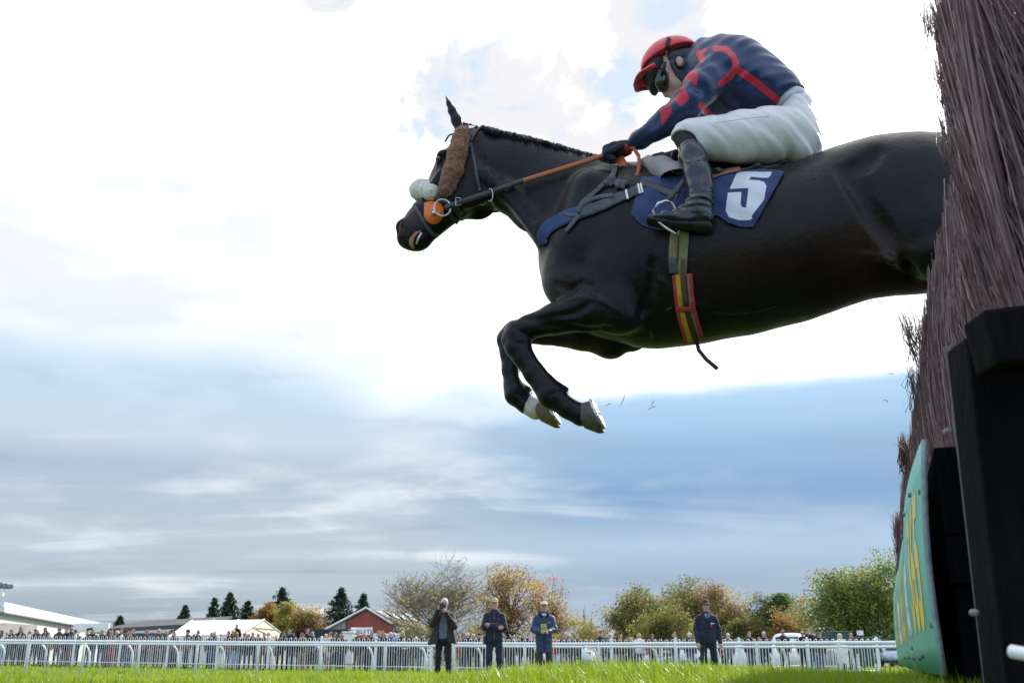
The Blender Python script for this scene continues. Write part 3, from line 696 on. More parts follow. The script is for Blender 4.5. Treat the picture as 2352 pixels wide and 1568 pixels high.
car(1365, 66, R(70), M['car_white'], 'white car behind the man in a navy cap reading a newspaper')
car(1560, 64, R(-60), M['car_white'], 'white car behind the young man with tousled hair', H=1.5)
car(1735, 60, R(40), M['car_silver'], 'silver car behind the white-haired man with glasses')
car(1810, 62, R(-25), M['car_white'], 'white van with red tail lights behind the men in sunglasses', L=4.8, Wd=1.9, H=2.0, van=True)
car(1905, 64, R(75), M['car_silver'], 'pale silver car behind the woman in a long white coat')
# ------------------------------------------------------------------ smooth implicit surfaces (for bodies and clothes)
class Vol:
    def __init__(s, lo, hi, h):
        s.lo = np.array(lo, float); s.h = h
        s.n = np.ceil((np.array(hi, float)-s.lo)/h).astype(int)+1
        s.f = np.full(s.n, 1.0, np.float32)
        s.ax = [(s.lo[i]+np.arange(s.n[i])*h).astype(np.float32) for i in range(3)]
    def add(s, fn, lo, hi, k=.02, op='u'):
        m = k+2.5*s.h; sl = []
        for i in range(3):
            a = int(max(0, math.floor((lo[i]-m-s.lo[i])/s.h))); b = int(min(s.n[i], math.ceil((hi[i]+m-s.lo[i])/s.h)+1))
            if b <= a: return s
            sl.append(slice(a, b))
        X_ = s.ax[0][sl[0]][:, None, None]; Y_ = s.ax[1][sl[1]][None, :, None]; Z_ = s.ax[2][sl[2]][None, None, :]
        d = fn(X_, Y_, Z_).astype(np.float32); f = s.f[tuple(sl)]
        if op == 'u':
            h = np.clip(.5+.5*(f-d)/k, 0, 1); s.f[tuple(sl)] = f*(1-h)+d*h-k*h*(1-h)
        elif op == 's':
            h = np.clip(.5-.5*(f+d)/k, 0, 1); s.f[tuple(sl)] = f*(1-h)-d*h+k*h*(1-h)
        elif op == 'i':
            h = np.clip(.5-.5*(d-f)/k, 0, 1) if False else np.clip(.5+.5*(d-f)/k, 0, 1); s.f[tuple(sl)] = f*(1-h)+d*h+k*h*(1-h)
        return s
    # tapered limb through points; each point = (x, y, z, r) or (x, y, z, r, r_lateral); lateral axis is local y
    def limb(s, pts, k=.02, op='u', lat=1):
        P = [np.array(p[:3], float) for p in pts]; Rr = [p[3] for p in pts]; Rl = [p[4] if len(p) > 4 else p[3] for p in pts]
        for i in range(len(P)-1):
            a, b = P[i], P[i+1]; ab = b-a; L2 = float(ab@ab)+1e-12; mr = max(Rr[i], Rr[i+1], Rl[i], Rl[i+1])
            def fn(X_, Y_, Z_, a=a, ab=ab, L2=L2, i=i):
                wx, wy, wz = X_-a[0], Y_-a[1], Z_-a[2]
                t = np.clip((wx*ab[0]+wy*ab[1]+wz*ab[2])/L2, 0, 1)
                wx = wx-t*ab[0]; wy = wy-t*ab[1]; wz = wz-t*ab[2]
                ra = Rr[i]+(Rr[i+1]-Rr[i])*t; rl = Rl[i]+(Rl[i+1]-Rl[i])*t
                if lat == 1: u2 = wx*wx+wz*wz; v2 = wy*wy
                elif lat == 0: u2 = wy*wy+wz*wz; v2 = wx*wx
                else: u2 = wx*wx+wy*wy; v2 = wz*wz
                return (np.sqrt(u2/(ra*ra)+v2/(rl*rl))-1)*np.minimum(ra, rl)
            s.add(fn, np.minimum(a, b)-mr, np.maximum(a, b)+mr, k if i else k, op)
        return s
    def ell(s, c, r, k=.02, op='u', rot=0.0):
        """ellipsoid; rot turns it in the x-z plane"""
        c = np.array(c, float); r = np.array(r, float); mr = max(r); cr, sr = cos(rot), sin(rot)
        def fn(X_, Y_, Z_):
            x = X_-c[0]; y = Y_-c[1]; z = Z_-c[2]; u = x*cr+z*sr; v = -x*sr+z*cr
            q = np.sqrt((u/r[0])**2+(y/r[1])**2+(v/r[2])**2)
            return (q-1)*min(r)
        return s.add(fn, c-mr, c+mr, k, op)
    def half(s, p, n, k=.01, keep=True):
        """cut away the side that n points to"""
        p = np.array(p, float); n = np.array(n, float); n /= np.linalg.norm(n)
        return s.add(lambda X_, Y_, Z_: (X_-p[0])*n[0]+(Y_-p[1])*n[1]+(Z_-p[2])*n[2], s.lo, s.lo+s.n*s.h, k, 'i')
    def mesh(s, smooth=2):
        f = s.f; n = s.n; A = f < 0
        c = np.zeros(n-1, np.int8)
        for dx in (0, 1):
            for dy in (0, 1):
                for dz_ in (0, 1): c += A[dx:n[0]-1+dx, dy:n[1]-1+dy, dz_:n[2]-1+dz_]
        idx = np.argwhere((c > 0) & (c < 8))
        cor = [(dx, dy, dz_) for dx in (0, 1) for dy in (0, 1) for dz_ in (0, 1)]
        val = np.stack([f[idx[:, 0]+q[0], idx[:, 1]+q[1], idx[:, 2]+q[2]] for q in cor], 1)
        acc = np.zeros((len(idx), 3)); cnt = np.zeros(len(idx)); ca = np.array(cor, float)
        for a in range(8):
            for b in range(a+1, 8):
                if np.abs(ca[a]-ca[b]).sum() != 1: continue
                va, vb = val[:, a], val[:, b]; m = (va < 0) != (vb < 0)
                t = np.where(m, va/(va-vb+1e-20), 0)
                acc += np.where(m[:, None], ca[a]+(ca[b]-ca[a])*t[:, None], 0); cnt += m
        V = s.lo+(idx+acc/cnt[:, None])*s.h
        lut = np.full(n-1, -1, np.int32); lut[idx[:, 0], idx[:, 1], idx[:, 2]] = np.arange(len(idx))
        Fs = []
        for axn in range(3):
            o1, o2 = [(1, 2), (2, 0), (0, 1)][axn]
            sa = [slice(1, n[i]-1) for i in range(3)]; sb = list(sa); sa[axn] = slice(0, n[axn]-1); sb[axn] = slice(1, n[axn])
            a = A[tuple(sa)]; b = A[tuple(sb)]; e = np.argwhere(a != b)
            if not len(e): continue
            base = e.copy(); 
            for i in range(3):
                if i != axn: base[:, i] += 1
            def g(u, v):
                q = base.copy(); q[:, o1] -= u; q[:, o2] -= v; return lut[q[:, 0], q[:, 1], q[:, 2]]
            quad = np.stack([g(0, 0), g(1, 0), g(1, 1), g(0, 1)], 1); fl = a[e[:, 0], e[:, 1], e[:, 2]]
            quad = np.where(fl[:, None], quad, quad[:, ::-1]); Fs.append(quad)
        Fq = np.concatenate(Fs); Fq = Fq[(Fq >= 0).all(1)]
        for _ in range(smooth):
            sm = np.zeros_like(V); ct = np.zeros(len(V))
            for i in range(4):
                for j in (1, 3):
                    np.add.at(sm, Fq[:, i], V[Fq[:, (i+j) % 4]]); np.add.at(ct, Fq[:, i], 1)
            V = V*.5+.5*sm/np.maximum(ct, 1)[:, None]
        return V, Fq

# ------------------------------------------------------------------ people
def figure(pose='stand', coat='jacket', voxel=.024, fingers=False, arms=None, legs=None, head=(0, -.015, 1.63), stout=1.0, lean=0.0, long_hair=False, hatless=True):
    """returns {part: (verts, faces)} for a 1.75 m person who stands at the origin and looks along -y"""
    A = arms or {'stand': [((-.185, .01, 1.385), (-.27, .03, 1.13), (-.26, -.06, .88)), ((.185, .01, 1.385), (.27, .03, 1.13), (.26, -.06, .88))],
                 'lean': [((-.20, -.06, 1.36), (-.29, -.18, 1.14), (-.08, -.40, 1.14)), ((.20, -.06, 1.36), (.29, -.18, 1.14), (.10, -.42, 1.12))],
                 'phone': [((-.185, 0, 1.385), (-.26, -.16, 1.22), (-.09, -.27, 1.52)), ((.185, 0, 1.385), (.26, -.16, 1.22), (.08, -.27, 1.50))],
                 'cross': [((-.185, 0, 1.385), (-.29, -.08, 1.14), (.06, -.24, 1.12)), ((.185, 0, 1.385), (.29, -.08, 1.13), (-.06, -.22, 1.16))],
                 'pocket': [((-.185, .01, 1.385), (-.31, .03, 1.15), (-.20, -.10, .98)), ((.185, .01, 1.385), (.31, .03, 1.15), (.20, -.10, .98))]}[pose]
    Lg = legs or [((-.095, 0, .93), (-.11, -.02, .50), (-.125, .02, .10)), ((.095, 0, .93), (.11, -.02, .50), (.125, .02, .10))]
    ly = -.10 if pose == 'lean' else 0.0
    hd = np.array(head, float)+np.array([0, ly*1.6, -.05 if pose == 'lean' else 0])
    lo, hi = (-.56, -.62, -.03), (.56, .36, 2.0); w_ = stout
    T = [(0, ly*1.1, 1.385, .145*w_, .095), (0, ly*.7, 1.22, .172*w_, .118*w_), (0, .0, 1.04, .165*w_, .115*w_), (0, 0, .93, .17*w_, .12*w_)]
    out_ = {}
    b = Vol(lo, hi, voxel)
    b.ell(hd+np.array([0, 0, .02]), (.074, .092, .108), .01)
    b.limb([(hd[0], hd[1]-.035, hd[2]-.05, .052), (hd[0], hd[1]-.055, hd[2]-.075, .040)], .02)         # jaw
    b.limb([(hd[0], hd[1]-.092, hd[2]+.012, .008), (hd[0], hd[1]-.110, hd[2]-.022, .015)], .012)       # nose
    b.limb([(hd[0]-.03, hd[1]-.072, hd[2]+.037, .012), (hd[0]+.03, hd[1]-.072, hd[2]+.037, .012)], .012)
    if voxel < .015:
        for s in (-1, 1): b.ell(hd+np.array([s*.031, -.098, .018]), (.017, .016, .010), .008, 's'); b.ell(hd+np.array([s*.076, .008, .0]), (.012, .022, .032), .006)
        b.limb([(hd[0]-.022, hd[1]-.104, hd[2]-.052, .005), (hd[0]+.022, hd[1]-.104, hd[2]-.052, .005)], .006, 's')
    b.limb([(hd[0], hd[1]+.01, hd[2]-.07, .055), (0, ly*1.2, 1.43, .065)], .03)
    b.limb(T, .04)
    for (s0, e, h) in A:
        b.limb([(*s0, .062), (*e, .046), (*h, .030)], .03)
        s0, e, h = map(np.array, (s0, e, h)); d = (h-e)/np.linalg.norm(h-e); p = h+d*.055
        if not fingers: b.limb([(*h, .032), (*(p), .040), (*(p+d*.05), .028)], .012)
        else:
            b.limb([(*h, .030), (*(h+d*.04), .036), (*(h+d*.085), .034)], .010, lat=2)
            sd = np.cross(d, np.array([0, -1.0, .2])); sd /= np.linalg.norm(sd); dn = np.cross(sd, d)
            for q in range(4):
                r0 = h+d*.085+sd*(q-1.5)*.019; ln = (.058, .070, .066, .050)[q]; cu = dn*(.012+.004*q)
                b.limb([(*r0, .0098), (*(r0+d*ln*.55+cu*.4), .0092), (*(r0+d*ln*.85+cu*2.2), .0082)], .005)
            r0 = h+d*.03-sd*.032; b.limb([(*r0, .012), (*(r0+d*.035-sd*.022), .0105), (*(r0+d*.062-sd*.022+dn*.01), .009)], .006)
    for (hp, kn, an) in Lg:
        b.limb([(*hp, .085*w_), (*kn, .058), (*an, .042)], .03); b.limb([(an[0], an[1]+.02, an[2]-.045, .04), (an[0], an[1]-.15, .035, .034)], .02)
    out_['body'] = b.mesh(1)
    c = Vol(lo, hi, voxel)
    hem = {'jacket': .84, 'coat': .62, 'long': .42, 'shirt': .94}[coat]; g = .022 if coat != 'shirt' else .012
    Tc = [(x, y, z, r+g, rl+g) for x, y, z, r, rl in T]
    c.limb(Tc+[(0, .0, hem+.02, .19*w_+g*.4, .14*w_+g*.4)], .05)
    c.limb([(0, ly*1.2, 1.42, .085, .075), (hd[0], hd[1]+.012, 1.485+(hd[2]-1.63), .078, .075)], .03)
    for (s0, e, h) in A:
        s0, e, h = map(np.array, (s0, e, h)); c.limb([(*s0, .062+g), (*e, .050+g), (*(h*.97+e*.03), .036+g*.7)], .035)
    c.half((0, 0, hem), (0, 0, -1), .012)
    if voxel < .015:                                                                                    # cloth folds
        r = np.random.RandomState(int(voxel*1e4)+len(coat)); f = c.f
        X_, Y_, Z_ = c.ax[0][:, None, None], c.ax[1][None, :, None], c.ax[2][None, None, :]
        c.f = (f+.0045*np.sin(X_*34+Z_*47+3*np.sin(Z_*11))*np.sin(Y_*25-Z_*23+2*np.sin(X_*13))).astype(np.float32)
    out_['coat'] = c.mesh(1)
    t = Vol(lo, hi, voxel)
    t.limb([(0, 0, 1.0, .165*w_, .125*w_), (0, 0, .90, .178*w_, .135*w_)], .03)
    for (hp, kn, an) in Lg: t.limb([(*hp, .10*w_), (*kn, .074), (an[0], an[1], an[2]-.03, .062)], .03)
    t.half((0, 0, .055), (0, 0, -1), .01)
    if voxel < .015:
        X_, Y_, Z_ = t.ax[0][:, None, None], t.ax[1][None, :, None], t.ax[2][None, None, :]
        t.f = (t.f+.005*np.sin(Z_*52+5*np.sin(X_*17))*np.sin(Y_*19+X_*23+Z_*9)).astype(np.float32)
    out_['trousers'] = t.mesh(1)
    s_ = Vol(lo, (hi[0], hi[1], .2), voxel)
    for (hp, kn, an) in Lg: s_.limb([(an[0], an[1]+.03, .05, .048), (an[0], an[1]-.10, .045, .045), (an[0], an[1]-.19, .032, .032)], .02)
    s_.half((0, 0, .004), (0, 0, -1), .005)
    out_['shoes'] = s_.mesh(1)
    def hair(kind):
        v = Vol(hd-np.array([.2, .2, .34]), hd+np.array([.2, .22, .25]), min(voxel, .016)); o = hd
        if kind == 'bald':
            v.ell(o+np.array([0, .012, .0]), (.083, .092, .07), .01); v.half(o+np.array([0, -.01, 0]), (0, -1, .25), .01); v.half(o+np.array([0, 0, .045]), (0, 0, 1), .01)
        elif kind == 'short':
            v.ell(o+np.array([0, .012, .035]), (.084, .098, .108), .01); v.half(o+np.array([0, -.045, .045]), (0, -1, -.75), .01); v.half(o+np.array([0, 0, -.045]), (0, 0, -1), .01)
        elif kind == 'curly':
            v.ell(o+np.array([0, .02, .03]), (.12, .115, .125), .01); v.limb([(o[0]-.09, o[1]+.02, o[2]-.04, .06), (o[0]-.10, o[1]+.02, o[2]-.15, .05)], .03); v.limb([(o[0]+.09, o[1]+.02, o[2]-.04, .06), (o[0]+.10, o[1]+.02, o[2]-.15, .05)], .03); v.ell(o+np.array([0, -.11, -.02]), (.06, .07, .09), .02, 's')
        elif kind == 'long':
            v.ell(o+np.array([0, .012, .035]), (.090, .105, .112), .01)
            for s in (-1, 1): v.limb([(o[0]+s*.068, o[1]+.0, o[2]+.03, .035), (o[0]+s*.08, o[1]-.01, o[2]-.10, .036), (o[0]+s*.085, o[1]-.02, o[2]-.20, .028)], .03)
            v.limb([(o[0], o[1]+.07, o[2]+.02, .07), (o[0], o[1]+.07, o[2]-.17, .06)], .03); v.ell(o+np.array([0, -.115, -.01]), (.056, .08, .085), .02, 's')
        elif kind == 'bob':
            v.ell(o+np.array([0, .015, .02]), (.10, .108, .118), .01); v.ell(o+np.array([0, -.11, -.015]), (.058, .075, .085), .02, 's'); v.half(o+np.array([0, 0, -.08]), (0, 0, -1), .02)
        elif kind == 'beanie':
            v.ell(o+np.array([0, .008, .045]), (.088, .104, .112), .01); v.half(o+np.array([0, 0, .025]), (0, -.25, -1), .01); v.limb([(o[0], o[1]+.0, o[2]+.045, .093, .108), (o[0], o[1], o[2]+.05, .093, .108)], .01)
            v.half(o+np.array([0, 0, .02]), (0, -.25, -1), .008)
        elif kind == 'bobble':
            v.ell(o+np.array([0, .008, .045]), (.09, .106, .115), .01); v.half(o+np.array([0, 0, .02]), (0, -.25, -1), .01); v.ell(o+np.array([0, .01, .175]), (.035, .035, .032), .01)
        elif kind == 'cap':
            v.ell(o+np.array([0, .008, .05]), (.086, .102, .098), .01); v.half(o+np.array([0, 0, .045]), (0, -.1, -1), .006); v.ell(o+np.array([0, -.12, .05]), (.068, .075, .011), .008)
        elif kind == 'flat':
            v.ell(o+np.array([0, -.012, .072]), (.094, .125, .058), .01); v.half(o+np.array([0, 0, .055]), (0, 0, -1), .01); v.ell(o+np.array([0, -.105, .06]), (.070, .05, .012), .012)
        elif kind == 'trilby':
            v.ell(o+np.array([0, .008, .085]), (.080, .096, .085), .01); v.half(o+np.array([0, 0, .055]), (0, 0, -1), .006); v.ell(o+np.array([0, 0, .06]), (.165, .185, .012), .008); v.ell(o+np.array([0, 0, .178]), (.022, .08, .028), .015, 's')
        elif kind == 'hood':
            v.ell(o+np.array([0, .025, .01]), (.115, .125, .145), .02); v.limb([(o[0], o[1]+.03, o[2]-.1, .10), (o[0], o[1]+.02, o[2]-.2, .12)], .03); v.ell(o+np.array([0, -.13, -.005]), (.062, .09, .085), .02, 's')
        return v.mesh(1)
    out_['hair'] = hair; out_['head'] = hd
    return out_

def shade_mesh(name, vf):
    v, f = vf; me = bpy.data.meshes.new(name); nf = len(f)
    me.vertices.add(len(v)); me.vertices.foreach_set('co', v.astype(np.float32).ravel())
    me.loops.add(nf*4); me.loops.foreach_set('vertex_index', f.astype(np.int32).ravel())
    me.polygons.add(nf); me.polygons.foreach_set('loop_start', np.arange(0, nf*4, 4, dtype=np.int32))
    me.update(calc_edges=True); me.polygons.foreach_set('use_smooth', np.ones(nf, bool)); me.materials.append(None); return me
CL = {}
def cloth(c, rough=.8):
    k = tuple(round(x, 3) for x in c)
    if k not in CL: CL[k] = mat('cloth', c, rough, .18, 14, .35, 90, sheen=.15)
    return CL[k]
def part(name, me, m, parent):
    o = bpy.data.objects.new(name, me); COL.objects.link(o); o.parent = parent
    o.material_slots[0].link = 'OBJECT'; o.material_slots[0].material = m
    return o
COLR = dict(k=(.010, .010, .012), n=(.010, .016, .040), o=(.042, .040, .021), b=(.050, .032, .021), g=(.14, .145, .15), m=(.09, .018, .03), c=(.56, .50, .40), w=(.74, .72, .70), r=(.40, .02, .035), p=(.10, .06, .16), u=(.04, .08, .20), t=(.28, .21, .13), j=(.06, .10, .20), l=(.35, .45, .62), e=(.10, .105, .12))
HAIR = dict(k=(.012, .010, .010), b=(.06, .032, .018), g=(.22, .21, .20), w=(.62, .60, .57), y=(.46, .32, .15), i=(.28, .12, .04), e=(.10, .085, .075))
SKINS = [mat('skin_tone', c, .55, .1, 20) for c in ((.50, .27, .20), (.54, .31, .23), (.43, .23, .16), (.56, .31, .25))]
M['lens'] = mat('lens', (.01, .01, .012), .1, .1)

FIG = {}
def fig(pose, coat, stout=1.0):
    k = (pose, coat, stout)
    if k not in FIG:
        p = figure(pose, coat, .024, stout=stout); hm = {}
        FIG[k] = dict(body=shade_mesh('body', p['body']), coat=shade_mesh('coat', p['coat']), trousers=shade_mesh('trousers', p['trousers']), shoes=shade_mesh('shoes', p['shoes']), hairf=p['hair'], hair=hm, head=p['head'])
    return FIG[k]
def hairmesh(fg, kind):
    if kind not in fg['hair']: fg['hair'][kind] = shade_mesh('hair', fg['hairf'](kind))
    return fg['hair'][kind]
def shades(hd, parent, sc=1.0):
    m = MB(); y = hd[1]-.098; z = hd[2]+.02
    m.box((-.062, y-.012, z-.018), (-.006, y+.008, z+.016)); m.box((.006, y-.012, z-.018), (.062, y+.008, z+.016)); m.box((-.078, y-.004, z+.006), (.078, y+.008, z+.014))
    return m.build('sunglasses', M['lens'], parent, local=False)
HATS = ('beanie', 'bobble', 'cap', 'flat', 'trilby', 'hood')
def spectator(px, ytop, Y, pose, hair, hc, coat, cc, tc, label, yaw=0.0, glasses=False, stout=1.0, group='spectators behind the white railing', zbase=None):
    p = atY(px, ytop, Y); gz = float(ground_h(p[0], Y)) if zbase is None else zbase
    fg = fig(pose, coat, stout); top = fg['head'][2]+.14+(.06 if hair == 'bobble' else .04 if hair == 'trilby' else 0)
    sc = min(max((p[2]-gz)/top, .55), 1.12)
    root = empty('person', (p[0], Y, gz), label, 'person', group); root.rotation_euler = (0, 0, yaw); root.scale = (sc, sc, sc)
    part('body', fg['body'], SKINS[int(abs(px)*7) % 4], root)
    part('coat', fg['coat'], cloth(COLR[cc]), root); part('trousers', fg['trousers'], cloth(COLR[tc]), root); part('shoes', fg['shoes'], cloth(COLR['k']), root)
    if hair != 'none':
        hat = hair in HATS
        part({'beanie': 'beanie', 'bobble': 'bobble_hat', 'cap': 'cap', 'flat': 'flat_cap', 'trilby': 'trilby', 'hood': 'hood'}.get(hair, 'hair'), hairmesh(fg, hair), cloth(COLR[hc]) if hat else cloth(HAIR[hc], .6), root)
    if glasses: shades(fg['head'], root)
    return root

